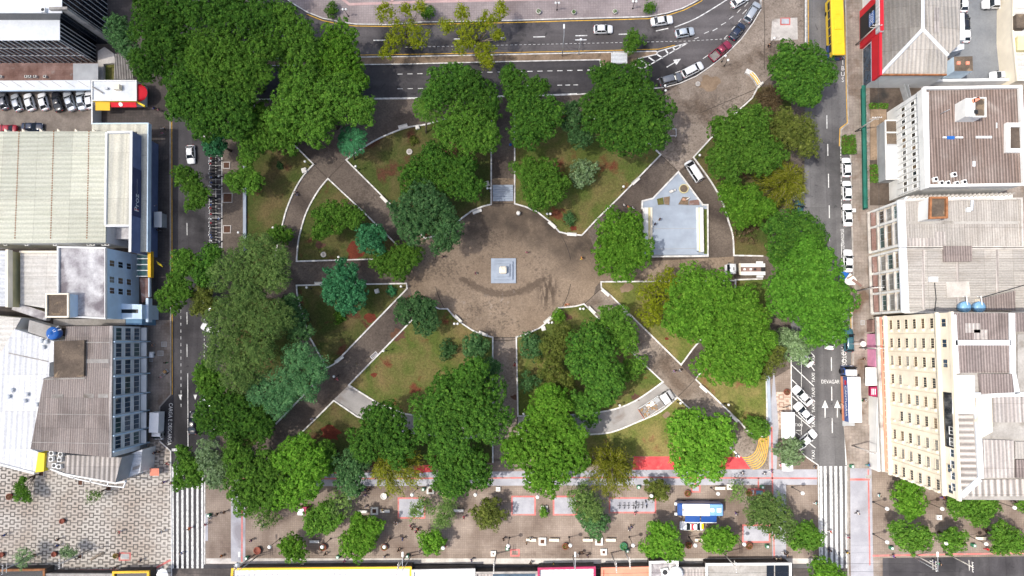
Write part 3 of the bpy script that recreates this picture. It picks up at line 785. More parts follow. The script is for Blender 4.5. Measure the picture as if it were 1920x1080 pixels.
def limbs(mb, base, blobs, ztop, r0):
    bx, by = base; zf = ztop*.38
    mb.tube([(bx, by, 0), (bx+RNG.uniform(-.15, .15), by+RNG.uniform(-.15, .15), zf*.5), (bx+RNG.uniform(-.2, .2), by+RNG.uniform(-.2, .2), zf)], [r0*1.45, r0, r0*.8], 8)
    for x, y, r in blobs:
        for j in range(3 if r > 2.5 else 2):
            a = RNG.uniform(0, 2*PI); q = r*RNG.uniform(.35, .6)
            ex, ey = x+q*math.cos(a), y+q*math.sin(a)
            mb.tube([(bx, by, zf*.9), (bx+(ex-bx)*.45, by+(ey-by)*.45, zf+(ztop-zf)*.35), (ex, ey, ztop*.8)], [r0*.55, r0*.35, r0*.12], 6)

TREE_NAME = {'bamboo': 'bamboo_clump', 'palm': 'palm_tree'}
def tree(kind, label, blobs_px, ztop, group='trees in the square', name=None, base=None, cat='tree', bark='bark'):
    k = KINDS[kind]
    zm = ztop*.72
    B = []
    for u, v, r in blobs_px:
        x, y = G(u, v, zm); B.append((x, y, r/F*(H-zm)*1.06))
    w = np.array([b[2]**2 for b in B]); w /= w.sum()
    bx = float(sum(b[0]*q for b, q in zip(B, w))); by = float(sum(b[1]*q for b, q in zip(B, w)))
    if base: bx, by = G(*base, 0)
    t = empty(name or 'tree', (bx, by, 0), 0, label, cat, group)
    L = [(x-bx, y-by, r) for x, y, r in B]
    P, N, S = crown_points(L, k, ztop)
    s = k['s']*(1 if max(b[2] for b in B) > 2.4 else .78)
    U, V = leaf_axes(N, s*S[:, None])
    quads_mesh('crown', P, U, V, k['m'], t)
    mb = MB(); limbs(mb, (0, 0), L, ztop, max(.07, min(.55, .075*max(b[2] for b in B)+.03))); mb.build('trunk', bark, t, smooth=True)
    return t

def bush(kind, label, u, v, r, h, group='shrubs in the square', name='shrub', cat='shrub'):
    return tree(kind, label, [(u, v, r)], h, group, name, None, cat)

def bamboo(label, u, v, r, ztop, base, group='bamboo clumps', mat='leaf_bamboo', n=125):
    """culms that rise from one root and arch outward, with leaves along them"""
    bx, by = G(*base, 0); cx, cy = G(u, v, ztop*.75); R = r/F*(H-ztop*.75)
    t = empty('bamboo_clump', (bx, by, 0), 0, label, 'bamboo', group)
    Ps = []; Ds = []; cul = MB()
    for i in range(n):
        a = RNG.uniform(0, 2*PI); q = R*math.sqrt(RNG.uniform(.05, 1.0))
        ex, ey = cx-bx+q*math.cos(a), cy-by+q*math.sin(a)
        zt = ztop*RNG.uniform(.8, 1.0)*(1-.28*(q/R)**2)
        p0 = np.array([RNG.uniform(-.6, .6), RNG.uniform(-.6, .6), 0]); p1 = np.array([ex*.35, ey*.35, zt*1.05]); p2 = np.array([ex, ey, zt*.86])
        tt = np.linspace(0, 1, 9)[:, None]
        c = (1-tt)**2*p0+2*tt*(1-tt)*p1+tt**2*p2
        if i % 2 == 0: cul.tube([tuple(x) for x in c], [.05]*4+[.04, .035, .03, .02, .012], 4, cap=False)
        m = 46
        s = RNG.uniform(.42, 1.0, (m, 1))
        pts = (1-s)**2*p0+2*s*(1-s)*p1+s**2*p2
        d = unit(2*(1-s)*(p1-p0)+2*s*(p2-p1))
        out = unit(d*np.array([1, 1, .2])+RNG.normal(size=(m, 3))*.55)
        Ps.append(pts+out*.3+RNG.normal(size=(m, 3))*.22); Ds.append(out)
    P = np.vstack(Ps); D = np.vstack(Ds); n = len(P)
    S = unit(np.cross(D, RNG.normal(size=(n, 3))*.6+np.array([0, 0, 1.])))
    quads_mesh('crown', P, D*RNG.uniform(.22, .42, (n, 1)), S*RNG.uniform(.05, .085, (n, 1)), mat, t)
    cul.build('stem', 'bark_pale' if mat == 'leaf_bamboo' else 'bark', t)
    return t

def palm(label, u, v, r, ztop, base, mat='leaf_teal', group='palms in the square', nf=15):
    bx, by = G(*base, 0); cx, cy = G(u, v, ztop); R = r/F*(H-ztop)
    t = empty('palm_tree', (bx, by, 0), 0, label, 'palm', group)
    c = np.array([cx-bx, cy-by, ztop-.3])
    MB().tube([(0, 0, 0), (c[0]*.5, c[1]*.5, ztop*.5), tuple(c)], [.2, .15, .12], 8).build('trunk', 'bark_pale', t, smooth=True)
    for i in range(nf):
        a = 2*PI*i/nf+RNG.uniform(-.15, .15); L = R*RNG.uniform(.85, 1.1)
        d = np.array([math.cos(a), math.sin(a), 0]); s = np.linspace(.08, 1, 34)[:, None]
        z = (.9*s-1.5*s*s)*L*.5+RNG.uniform(0, .4)
        pts = c+d*s*L+np.array([0, 0, 1])*z
        side = np.array([-d[1], d[0], 0])
        P = []; U = []; V = []
        for sg in (-1, 1):
            ln = (.25+.75*np.sin(PI*np.clip(s, .05, .98)))*L*.2
            ax = unit(side*sg*np.ones_like(pts)+d*.55+np.array([0, 0, -.25])+RNG.normal(size=pts.shape)*.1)
            P.append(pts+ax*ln); U.append(ax*ln); V.append(unit(np.cross(ax, np.array([0, 0, 1.])))*.075)
        quads_mesh('frond', np.vstack(P), np.vstack(U), np.vstack(V), mat, t)
    return t
# ---------------------------------------------------------------- vehicles
def paint(name, c, metal=0.0, rough=.28):
    t = NT(name); k = t.ramp(t.noise(1.1, 3, t.pos(True)), .3, .7, .94, 1.05)
    t.b.inputs['Coat Weight'].default_value = .5; t.b.inputs['Coat Roughness'].default_value = .08
    MC[name] = t.done(t.gain(t.mix(0.0, c, c), k), rough, .5, metal); return MC[name]
PAINT = {k: paint('paint_'+k, c, m) for k, (c, m) in dict(white=((.74, .75, .76), 0), silver=((.46, .49, .52), .35), black=((.016, .017, .022), 0), navy=((.018, .028, .06), 0), grey=((.16, .17, .19), .3), red=((.36, .015, .03), 0), maroon=((.28, .03, .065), .2), pale=((.55, .60, .64), .3), teal=((.03, .10, .13), .1), yellow=((.78, .52, .012), 0), blue=((.02, .07, .26), 0), orange=((.74, .26, .12), 0)).items()}
glass('car_glass', (.012, .016, .02), .06, .7)
plain('tyre', (.016, .016, .017), .9, .2); plain('rim', (.45, .46, .48), .35, .5, .7); plain('lamp_clear', (.75, .76, .78), .15, .6); plain('lamp_red', (.42, .01, .012), .25, .5); plain('trim_black', (.02, .02, .022), .55, .35)
plain('truck_bed', (.20, .19, .18), .8, .2, var=.2); plain('canvas_white', (.74, .75, .76), .75, .2, var=.06)

def loft(mb, secs, mi=0):
    """closed sections with equal point counts, joined along the car"""
    o = len(mb.v); n = len(secs[0])
    for s in secs: mb.v += [tuple(p) for p in s]
    for i in range(len(secs)-1):
        for k in range(n):
            mb.f.append((o+i*n+k, o+(i+1)*n+k, o+(i+1)*n+(k+1) % n, o+i*n+(k+1) % n)); mb.mi.append(mi)
    mb.f.append(tuple(o+k for k in range(n))); mb.mi.append(mi)
    e = o+(len(secs)-1)*n; mb.f.append(tuple(e+n-1-k for k in range(n))); mb.mi.append(mi)

# length, width, height, bonnet height, boot height, windscreen foot, roof front, roof rear, rear glass foot (fractions from the nose)
CARS = {
    'hatchback_car': (3.9, 1.72, 1.48, .92, .95, .27, .42, .80, .93),
    'sedan_car':     (4.5, 1.78, 1.45, .90, 1.02, .27, .41, .70, .84),
    'estate_car':    (4.6, 1.80, 1.60, 1.0, 1.0, .24, .37, .88, .97),
    'minivan':       (4.7, 1.85, 1.95, 1.05, 1.05, .10, .27, .95, .99),
}
def wheel(root, x, y, r=.31, w=.2):
    M = Matrix.Translation((x, y, r)) @ Matrix.Rotation(PI/2, 4, 'X')
    t = MB().lathe([(r*.62, -w/2), (r*.93, -w/2), (r, -w*.3), (r, w*.3), (r*.93, w/2), (r*.62, w/2)], n=18).xf(M).build('wheel', 'tyre', root, True)
    MB().lathe([(r*.62, -w*.52), (r*.2, -w*.56), (.02, -w*.56)] if y < 0 else [(.02, w*.56), (r*.2, w*.56), (r*.62, w*.52)], n=14).xf(M).build('rim', 'rim', t)
def make_car(kind, taxi=False):
    L, Wd, Hh, hb, ht, w0, r0, r1, w1 = CARS[kind]
    root = empty(kind, (0, 0, 0)); hw = Wd/2
    X = lambda f: L/2-f*L          # nose at +x
    def sec(f, k, zb, zt, crown=.04):
        w = hw*k; x = X(f)
        return [(x, -w*.90, zb), (x, -w, zb+.16), (x, -w*1.0, zt-.20), (x, -w*.93, zt-.04), (x, -w*.5, zt+crown*.6), (x, 0, zt+crown), (x, w*.5, zt+crown*.6), (x, w*.93, zt-.04), (x, w*1.0, zt-.20), (x, w, zb+.16), (x, w*.90, zb)]
    m = MB()
    loft(m, [sec(0, .70, .34, .66), sec(.015, .82, .26, .70), sec(.05, .93, .22, hb-.14), sec(.12, .985, .2, hb-.06), sec(w0, 1.0, .2, hb+.02), sec((w0+w1)/2, 1.0, .2, hb+.04), sec(min(w1, .95), .985, .22, ht), sec(.965, .93, .26, ht-.06), sec(.99, .85, .3, ht-.16), sec(1.0, .76, .36, ht-.3)])
    # roof panel and pillars
    zr = Hh; rw = hw*.70; bw = hw*.90; zb0 = hb+.04; zb1 = ht+.02
    a0 = (X(w0), bw, zb0); b0 = (X(r0), rw, zr-.04); c0 = (X(r1), rw, zr-.06); d0 = (X(w1), bw*.97, zb1)
    def mir(p): return (p[0], -p[1], p[2])
    xm = (X(r0)+X(r1))/2
    o = len(m.v)
    rings = []
    for x, zz, k in ((X(r0)+.02, zr-.05, .97), (X(r0)-.25, zr, 1), (xm, zr+.03, 1.02), (X(r1)+.25, zr, 1), (X(r1)-.02, zr-.07, .95)):
        rings.append([(x, -rw*k, zz-.07), (x, -rw*k*.94, zz-.01), (x, -rw*.4, zz+.03), (x, rw*.4, zz+.03), (x, rw*k*.94, zz-.01), (x, rw*k, zz-.07)])
    loft(m, rings)
    for s in (1, -1):
        q = lambda p: (p[0], p[1]*s, p[2])
        for p, t, w in ((a0, b0, .045), (d0, c0, .06)): m.tube([q(p), q(t)], w, 5)
        xb = xm+.05; m.tube([(xb, bw*1.0*s, (zb0+zb1)/2-.02), (xb-.05, rw*1.0*s, zr-.06)], .04, 5)
    m.build('body', PAINT['white'], root, True)
    g = lambda name, pts: MB().add(pts+[(p[0]*.985, p[1]*.93, p[2]-.05) for p in pts], [(0, 1, 2, 3), (7, 6, 5, 4), (0, 4, 5, 1), (1, 5, 6, 2), (2, 6, 7, 3), (3, 7, 4, 0)]).build(name, 'car_glass', root)
    def inn(p, k=.95): return (p[0], p[1]*k, p[2])
    g('windscreen', [inn(a0), inn(b0), mir(inn(b0)), mir(inn(a0))]); g('rear_window', [mir(inn(d0)), mir(inn(c0)), inn(c0), inn(d0)])
    for s in (1, -1):
        pts = [(a0[0]-.10, a0[1]*s*1.0, a0[2]), (d0[0]+.10, d0[1]*s*1.02, d0[2]-.01), (c0[0]+.06, c0[1]*s*1.02, c0[2]-.03), (b0[0]-.06, b0[1]*s*1.02, b0[2]-.03)]
        g('side_window', pts if s < 0 else pts[::-1])
        MB().bbox(X(w0+.03)-.08, X(w0+.03)+.08, s*hw*1.08-.09, s*hw*1.08+.09, hb-.02, hb+.14, .03).build('mirror', 'trim_black', root)
        MB().bbox(X(.055), X(.012), *sorted((s*hw*.45, s*hw*.80)), .56, .71, .03).build('headlight', 'lamp_clear', root)
        MB().bbox(X(.999), X(.965), *sorted((s*hw*.52, s*hw*.84)), .66, .84, .03).build('taillight', 'lamp_red', root)
        wheel(root, X(.185), s*(hw-.09)); wheel(root, X(.80), s*(hw-.09))
    return root
def make_pickup():
    root = empty('pickup_truck', (0, 0, 0)); L = 5.1; hw = .91; X = lambda f: L/2-f*L
    def sec(f, k, zt): w = hw*k; x = X(f); return [(x, -w*.92, .35), (x, -w, .5), (x, -w, zt-.18), (x, -w*.93, zt-.03), (x, 0, zt+.03), (x, w*.93, zt-.03), (x, w, zt-.18), (x, w, .5), (x, w*.92, .35)]
    m = MB(); loft(m, [sec(0, .75, .8), sec(.02, .88, .9), sec(.07, .97, 1.0), sec(.25, 1, 1.08), sec(.62, 1, 1.1)])
    loft(m, [[(X(.36), -.64, 1.66), (X(.36), .64, 1.66), (X(.36), .6, 1.73), (X(.36), -.6, 1.73)], [(X(.58), -.66, 1.66), (X(.58), .66, 1.66), (X(.58), .62, 1.73), (X(.58), -.62, 1.73)]])
    for s in (1, -1):
        m.tube([(X(.25), s*.8, 1.08), (X(.36), s*.63, 1.68)], .05, 5); m.tube([(X(.61), s*.8, 1.1), (X(.58), s*.64, 1.68)], .06, 5)
        m.box(X(.995), X(.621), *sorted((s*.80, s*.91)), .5, 1.08)
    m.box(X(1), X(.985), -.80, .80, .5, 1.06); m.build('body', PAINT['white'], root, True)
    MB().box(X(.984), X(.622), -.79, .79, .55, .66).build('load_bed', 'truck_bed', root)
    g = lambda n, pts: MB().add(pts+[(p[0]*.98, p[1]*.94, p[2]-.05) for p in pts], [(0, 1, 2, 3), (7, 6, 5, 4), (0, 4, 5, 1), (1, 5, 6, 2), (2, 6, 7, 3), (3, 7, 4, 0)]).build(n, 'car_glass', root)
    g('windscreen', [(X(.252), .76, 1.1), (X(.355), .6, 1.67), (X(.355), -.6, 1.67), (X(.252), -.76, 1.1)]); g('rear_window', [(X(.612), -.7, 1.12), (X(.585), -.6, 1.66), (X(.585), .6, 1.66), (X(.612), .7, 1.12)])
    for s in (1, -1):
        p = [(X(.27), s*.815, 1.09), (X(.60), s*.815, 1.1), (X(.575), s*.66, 1.65), (X(.37), s*.65, 1.65)]; g('side_window', p if s < 0 else p[::-1])
        MB().bbox(X(.29), X(.255), *sorted((s*.92, s*1.1)), 1.05, 1.22, .03).build('mirror', 'trim_black', root)
        MB().bbox(X(.05), X(.008), *sorted((s*.5, s*.78)), .7, .86, .03).build('headlight', 'lamp_clear', root); MB().bbox(X(1.004), X(.99), *sorted((s*.70, s*.90)), .72, .98, .02).build('taillight', 'lamp_red', root)
        wheel(root, X(.18), s*.8, .37, .24); wheel(root, X(.80), s*.8, .37, .24)
    return root
PROTO = {k: make_car(k) for k in CARS}; PROTO['pickup_truck'] = make_pickup()
USED = set()
BODY = ('body',)
def car(kind, u, v, deg, colour, label, group=None, base=.02, zc=.9, extra=None, cat='car', cond=None):
    """deg: heading of the nose in the photo plane, 0 = right, 90 = up"""
    x, y = G(u, v, zc); c = copy_tree(PROTO[kind], paint={'body': PAINT[colour]})
    c.location = (x, y, base); c.rotation_euler = (0, 0, math.radians(deg)); tag(c, label, cat, group)
    if extra: extra(c)
    return c
NW = 'tall trees at the north-west corner'
tree('blue', 'dark grey-green tree touching the tall black glazed building', [(236, 72, 30), (228, 52, 20), (250, 98, 22)], 11, NW)
tree('dense', 'tall spreading tree at the outer north-west edge, next to the grey-green one', [(300, 45, 54), (330, 95, 54), (285, 130, 36), (290, 5, 36), (345, 40, 36)], 15, NW)
tree('dense', 'tall tree cut by the top edge of the photo behind the round tufted crown', [(430, 25, 58), (492, 48, 46), (380, 30, 36), (440, -30, 50)], 16, NW)
tree('mid', 'round tufted crown in the middle of the big corner grove', [(438, 122, 66), (400, 115, 50), (475, 145, 46), (500, 110, 32)], 17, NW)
tree('mid', 'light tufted tree at the grove edge where the north street bends', [(555, 75, 46), (572, 112, 42), (540, 40, 28), (525, 100, 26)], 15, NW)
tree('bright', 'fresh green tree at the east tip of the grove, reaching over the bus lane', [(640, 88, 42), (648, 135, 44), (670, 162, 28), (612, 115, 32)], 13, NW)
tree('mid', 'broad tree in the south-east of the grove above the crossing paths', [(570, 190, 62), (640, 190, 54), (684, 215, 30), (600, 245, 40), (545, 225, 36)], 15, NW)
tree('dense', 'broad tree in the south-west of the grove over the west street', [(395, 190, 56), (360, 165, 46), (355, 205, 34), (440, 225, 48), (395, 240, 36), (455, 190, 34)], 15, NW)
tree('mid', 'low tree at the grove foot leaning over the western lawn', [(490, 240, 48), (530, 260, 36), (478, 270, 32), (560, 255, 24)], 12, NW)
tree('teal', 'small teal tree under the grove beside the motorcycle rows', [(408, 275, 24), (425, 255, 14)], 7, NW)
WS = 'trees along the west street'
tree('mid', 'lone lime-green tree standing in the west street lane', [(352, 332, 22), (368, 350, 24), (370, 382, 20), (384, 365, 18)], 9, WS, base=(395, 372))
tree('mid', 'dark green tree on the lawn edge beside the pale blue wall', [(468, 330, 24), (450, 345, 22), (480, 350, 18), (466, 300, 14)], 8, WS)
tree('mid', 'rounded street tree opposite the yellow canopy, upper of two', [(350, 493, 29), (345, 508, 20)], 9, WS, base=(385, 505))
tree('dense', 'street tree between the rounded pair and the great feathery crown', [(395, 495, 26), (404, 475, 18), (388, 520, 22)], 9, WS)
tree('mid', 'rounded street tree opposite the pale blue building, lower of two', [(330, 555, 30), (348, 545, 22), (335, 530, 18)], 9, WS, base=(380, 560))
tree('olive', 'ragged street tree with bare twigs above the white angled cars', [(384, 552, 26), (395, 575, 22), (378, 580, 14)], 8, WS)
tree('mid', 'street tree beside the white arrows of the west street', [(398, 712, 30), (388, 692, 18), (405, 735, 24)], 9, WS)
tree('mid', 'street tree hanging over the head of the western zebra crossing', [(358, 878, 27), (350, 850, 18), (372, 895, 20), (345, 900, 16)], 8, WS, base=(392, 870))
tree('pale', 'silvery green tree at the south-west corner next to the zebra crossing', [(405, 872, 32), (415, 895, 26), (395, 842, 24)], 9, WS)
FE = 'feathery trees on the west lawn'
tree('fine', 'great feathery grey-green tree, northern crown over the curved path', [(490, 482, 48), (440, 512, 41), (522, 520, 34), (538, 488, 20), (478, 542, 36)], 14, FE)
tree('fine', 'great feathery grey-green tree, middle crown with the yellowest foliage', [(440, 602, 53), (508, 600, 48), (432, 660, 43), (486, 664, 45), (458, 702, 34), (470, 560, 30)], 15, FE)
tree('sage', 'great feathery tree, bluest southern crown reaching the diagonal path', [(572, 672, 36), (545, 720, 38), (600, 692, 26), (498, 732, 30), (580, 722, 28), (530, 755, 24)], 13, FE)
tree('blue', 'bluish tree behind the feathery crowns at the lawn kerb', [(552, 595, 30), (568, 620, 24), (548, 570, 20)], 10, FE)
SWG = 'trees at the south-west corner'
tree('dense', 'deep green tree below the feathery crowns near the parked cars', [(420, 760, 40), (400, 790, 26), (440, 800, 30)], 10, SWG)
tree('dense', 'deep green tree south of the feathery crowns by the dark path', [(478, 790, 40), (460, 760, 26), (500, 800, 24)], 11, SWG)
tree('mid', 'broad leafy tree beside the grey walkway at the south-west corner', [(480, 880, 50), (470, 925, 36), (515, 915, 40), (455, 850, 30)], 12, SWG)
tree('bright', 'bright leafy tree at the foot of the dark diagonal path', [(560, 855, 45), (575, 900, 40), (545, 920, 34), (590, 870, 34)], 12, SWG)
tree('mid', 'small tree squeezed between the bright leafy tree and the bluish one', [(610, 850, 26), (618, 870, 18)], 9, SWG)
tree('blue', 'bluish tree left of the yellow-green bamboo', [(662, 870, 32), (655, 895, 24), (668, 910, 18)], 10, SWG)
tree('sparse', 'thin olive tree under the broad leafy one by the red kiosk', [(490, 960, 30), (512, 968, 18)], 6, SWG)
tree('sparse', 'thin olive tree between the red kiosk and the white chess table', [(640, 940, 30), (625, 955, 18), (655, 925, 16)], 6, SWG)
bamboo('yellow-green bamboo left of the red play area', 742, 885, 52, 13, (738, 850))
bamboo('olive bamboo right of the large bright tree on the south side', 1145, 888, 52, 13, (1138, 850))
SC_ = 'trees on the southern lawns'
tree('dense', 'huge dark domed tree west of the south path', [(870, 745, 62), (905, 785, 46), (820, 780, 50), (885, 700, 32), (850, 820, 40)], 15, SC_)
tree('dense', 'dark tree joined to the left side of the huge dome', [(718, 800, 44), (690, 830, 34), (750, 830, 38), (715, 775, 26)], 13, SC_)
tree('dense', 'shaded tree below the huge dome, over the grey walkway', [(860, 885, 42), (835, 865, 34), (890, 875, 36), (845, 900, 28)], 11, SC_)
tree('blue', 'dull round tree at the kerb where the south path begins', [(892, 650, 28)], 7, SC_)
tree('blue', 'low dark tree between the dull round tree and the huge dome', [(902, 692, 26), (925, 690, 18)], 7, SC_)
bush('blue', 'clipped dark bush on the lawn north of the huge dome', 838, 656, 19, 2.6)
tree('blue', 'two-lobed dark tree at the western edge of the round plaza', [(768, 583, 30), (798, 600, 28), (785, 572, 22), (800, 580, 22)], 8, SC_)
tree('bright', 'largest bright tree on the south side, beside the olive bamboo', [(1000, 835, 48), (1050, 855, 50), (1020, 890, 36), (965, 840, 28), (1070, 815, 30)], 13, SC_)
tree('bright', 'fresh green tree at the bottom of the ring path bed', [(1035, 762, 36), (1010, 780, 26), (1050, 790, 26), (1028, 738, 22)], 11, SC_)
tree('dense', 'dense dark tree in the middle of the south-east bed', [(1105, 650, 42), (1125, 690, 42), (1090, 680, 30), (1140, 720, 30)], 13, SC_)
tree('mid', 'bushy tree at the corner of the south-east diagonal path', [(1155, 612, 36), (1170, 635, 28), (1140, 595, 22)], 10, SC_)
tree('mid', 'small tree beside the south-east diagonal, next to the dense dark one', [(1190, 685, 22), (1172, 700, 16)], 7, SC_)
tree('olive', 'loose olive tree between the two pale round bushes and the dense tree', [(1040, 650, 30), (1030, 690, 26), (1055, 625, 22), (1055, 720, 28)], 8, SC_)
tree('dense', 'tree with a fallen pale branch beside it, low in the south-east bed', [(1118, 735, 26), (1100, 760, 30), (1130, 745, 18)], 9, SC_)
tree('blue', 'pale-topped round tree at the bed corner by the south path', [(998, 650, 27), (1002, 645, 14)], 6, SC_)
tree('blue', 'small bluish round tree below the pale-topped one', [(991, 715, 20)], 5, SC_)
bush('bright', 'little bright shrub on the rim of the round plaza', 1046, 592, 12, 2.5)
tree('bright', 'brightest lime-green tree above the red play area', [(1310, 825, 52), (1280, 805, 34), (1340, 810, 36), (1290, 865, 34), (1330, 865, 30)], 11, SC_)
bush('mid', 'dark green shrub at the head of the yellow stripes', 1421, 803, 23, 4)
tree('pale', 'pale variegated tree between the two white canopies', [(1482, 846, 28)], 5, SC_)
EA = 'trees on the eastern lawns'
tree('bright', 'broad bright tree left half of the eastern dome, near the olive thicket', [(1295, 548, 46), (1275, 595, 38), (1330, 550, 46), (1310, 600, 50)], 14, EA)
tree('bright', 'broad bright tree right half of the eastern dome, over the ring path', [(1385, 590, 50), (1360, 630, 52), (1400, 640, 44), (1345, 680, 40), (1390, 685, 34)], 14, EA)
tree('yellow', 'loose yellow-green thicket below the blue stage at the lawn edge', [(1230, 555, 38), (1222, 590, 28), (1250, 530, 26)], 7, EA)
tree('olive', 'olive-grey tree at the south foot of the eastern dome', [(1420, 682, 36), (1440, 665, 26), (1400, 700, 22)], 9, EA)
tree('giant', 'giant tree overhanging the east street, broader than the dark one behind', [(1505, 535, 62), (1545, 570, 46), (1480, 560, 50), (1510, 490, 44), (1530, 610, 42), (1460, 545, 30)], 16, EA)
tree('dense', 'dark tree behind the giant one beside the tow truck', [(1490, 435, 42), (1460, 470, 32), (1510, 455, 36), (1450, 430, 24)], 12, EA)
tree('pale', 'pale grey-green tree beside the taxi rank', [(1490, 650, 34), (1472, 635, 20)], 7, EA)
tree('bright', 'bright tree leaning on the blue stage', [(1165, 440, 48), (1150, 475, 42), (1185, 470, 40), (1165, 505, 26)], 10, EA)
NO = 'trees on the northern lawns'
tree('dense', 'huge dark round tree left of the stone forecourt', [(1165, 180, 58), (1200, 220, 56), (1130, 215, 50), (1165, 255, 46), (1215, 250, 40), (1130, 150, 26)], 15, NO)
tree('blue', 'grey-green tree tucked against the huge round one', [(1078, 235, 28), (1088, 262, 24), (1070, 210, 18)], 9, NO)
tree('dense', 'dark tree over the bus lane, westernmost of the northern row', [(838, 160, 38), (820, 185, 28), (870, 150, 24)], 12, NO)
tree('dense', 'dark tree over the bus lane, second of the northern row', [(895, 180, 40), (915, 205, 28), (880, 165, 24)], 12, NO)
tree('mid', 'domed tree left of the path to the steps', [(880, 245, 52), (850, 250, 34), (905, 260, 36)], 13, NO)
tree('dense', 'ragged dark tree with bare limbs and a white banner caught in it', [(965, 160, 26), (975, 185, 30), (955, 145, 18), (1010, 170, 22)], 11, NO)
tree('dense', 'dark domed tree right of the path to the steps', [(1005, 230, 44), (985, 205, 30), (1030, 215, 28), (985, 260, 28)], 12, NO)
tree('dense', 'dark many-tufted tree on the north-west lawn', [(790, 330, 40), (850, 330, 46), (820, 300, 34), (880, 355, 28), (870, 320, 28)], 11, NO)
tree('blue', 'large grey-green tree on the rim of the round plaza', [(800, 385, 52), (780, 425, 40), (840, 430, 34), (760, 400, 30), (830, 460, 22)], 12, NO)
tree('mid', 'light green bush-like tree at the end of the west path', [(748, 488, 34), (720, 495, 24), (770, 480, 24)], 7, NO)
tree('mid', 'round green tree right of the steps', [(1012, 340, 44), (1040, 355, 30), (990, 320, 28), (1010, 378, 22)], 9, NO)
tree('pale', 'pale clipped ball tree on the north-east lawn', [(1093, 323, 29)], 6, NO)
bush('blue', 'small bluish shrub on the lawn near the plaza rim', 1067, 411, 13, 2)
tree('mid', 'leafy tree with a yellowish skirt on the triangular west lawn', [(618, 405, 30), (650, 405, 28), (605, 435, 20), (670, 415, 18)], 8, NO)
tree('teal', 'dark teal ball tree on the triangular west lawn', [(696, 448, 32)], 8, NO)
tree('teal', 'turquoise green tree astride the west path kerb', [(645, 525, 36), (665, 555, 32), (630, 548, 26), (650, 575, 16)], 9, NO)
bush('mid', 'small bright tree on the curved western kerb', 526, 442, 24, 4)
bush('mid', 'low shrub under the turquoise tree', 638, 592, 12, 1.2)
bush('teal', 'tiny shrub by the kerb corner west of the round plaza', 734, 546, 9, 1.0)
bush('olive', 'spiky small plant on the north-west lawn', 776, 264, 8, 1.0)
bush('blue', 'tiny dark shrub on the western lawn', 525, 311, 6, .8)
palm('palm at the edge of the corner grove above the path crossing', 658, 262, 30, 9, (665, 300))
palm('palm beside the domed tree on the north-west lawn', 800, 200, 30, 9, (799, 250), 'leaf_mid')
EN = 'trees at the north-east corner'
tree('dense', 'dark tree beside the bus, at the edge of the stone forecourt', [(1475, 125, 40), (1515, 130, 44), (1495, 165, 40), (1535, 150, 24), (1510, 185, 24)], 11, EN)
bamboo('withered brown bush between the forecourt wall and the dark tree', 1442, 188, 30, 4, (1440, 190), 'dry plants', 'leaf_brown', 60)
tree('mid', 'lime tree next to the long white kerb of the forecourt', [(1385, 265, 52), (1360, 300, 42), (1420, 290, 44), (1405, 235, 34), (1355, 250, 26)], 12, EN)
tree('olive', 'darker tree right of the lime tree, at the east street', [(1490, 250, 40), (1460, 240, 34), (1505, 275, 28)], 11, EN)
bamboo('fan-shaped olive bamboo hanging over the east street', 1468, 345, 56, 11, (1455, 350))
tree('bright', 'bright tree over the east path near the blue stage', [(1370, 365, 28), (1405, 385, 36), (1380, 400, 26), (1430, 395, 20)], 9, EN)
bush('brown', 'brown dry shrub on the lawn beside the tow truck', 1400, 436, 25, 3)
NP = 'trees along the north street'
tree('yellow', 'sparse yellow-green street tree, western of the pair on the median', [(760, 60, 30), (725, 28, 20), (785, 75, 22), (740, 85, 18), (765, 25, 12), (725, 105, 12), (790, 20, 12)], 8, NP, bark='bark_pale')
tree('yellow', 'sparse yellow-green street tree, eastern of the pair on the median', [(885, 60, 30), (915, 45, 20), (870, 90, 20), (910, 100, 22), (935, 75, 12), (868, 30, 14), (940, 25, 14), (915, 125, 12), (840, 55, 14)], 8, NP, bark='bark_pale')
tree('mid', 'small tree beside the bus shelter on the median tip', [(1187, 76, 20), (1182, 90, 14)], 5, NP)
bush('mid', 'clipped round shrub in a tub, first from the street bend', 622, 17, 13, 2.2, 'clipped shrubs on the north plaza')
bush('mid', 'clipped round shrub between the two yellow-green street trees', 801, 22, 14, 2.2, 'clipped shrubs on the north plaza')
bush('mid', 'clipped round shrub near the end of the north plaza, by the white car', 1219, 13, 11, 2.2, 'clipped shrubs on the north plaza')
SP = 'young trees on the south promenade'
tree('bright', 'bushy round tree beside the grey walkway at the promenade edge', [(549, 1025, 26)], 6, SP)
tree('mid', 'round tree right of the red kiosk', [(597, 970, 26), (620, 975, 22), (590, 985, 18), (612, 955, 18)], 6, SP)
tree('bright', 'irregular tree made of two lobes left of the white planter table', [(665, 1020, 30), (685, 990, 26), (705, 985, 16), (690, 1015, 20), (672, 970, 12)], 6, SP)
tree('olive', 'round tree with a ragged right side near the middle of the promenade', [(915, 965, 32)], 6, SP)
tree('sparse', 'grey thin-leaved tree above the pink walkers', [(790, 948, 22), (780, 958, 14)], 5, SP)
tree('fine', 'soft grey-green tree next to the thin-leaved one', [(832, 965, 22), (840, 945, 14), (825, 975, 14)], 6, SP)
tree('bright', 'compact bright tree at the south edge with its shadow on a red walker', [(808, 1016, 24), (818, 1008, 14)], 5, SP)
tree('fine', 'grey tree with a leaning pale trunk beside the grey square', [(1090, 935, 28), (1108, 950, 24)], 7, SP)
tree('blue', 'green tree below the leaning grey one', [(1115, 980, 27), (1100, 968, 20)], 6, SP)
tree('olive', 'small tree right of the bicycle racks', [(1230, 916, 22), (1240, 925, 14)], 5, SP)
tree('sparse', 'thin dry tree right of the white and blue bus', [(1382, 925, 20), (1378, 910, 14)], 5, SP)
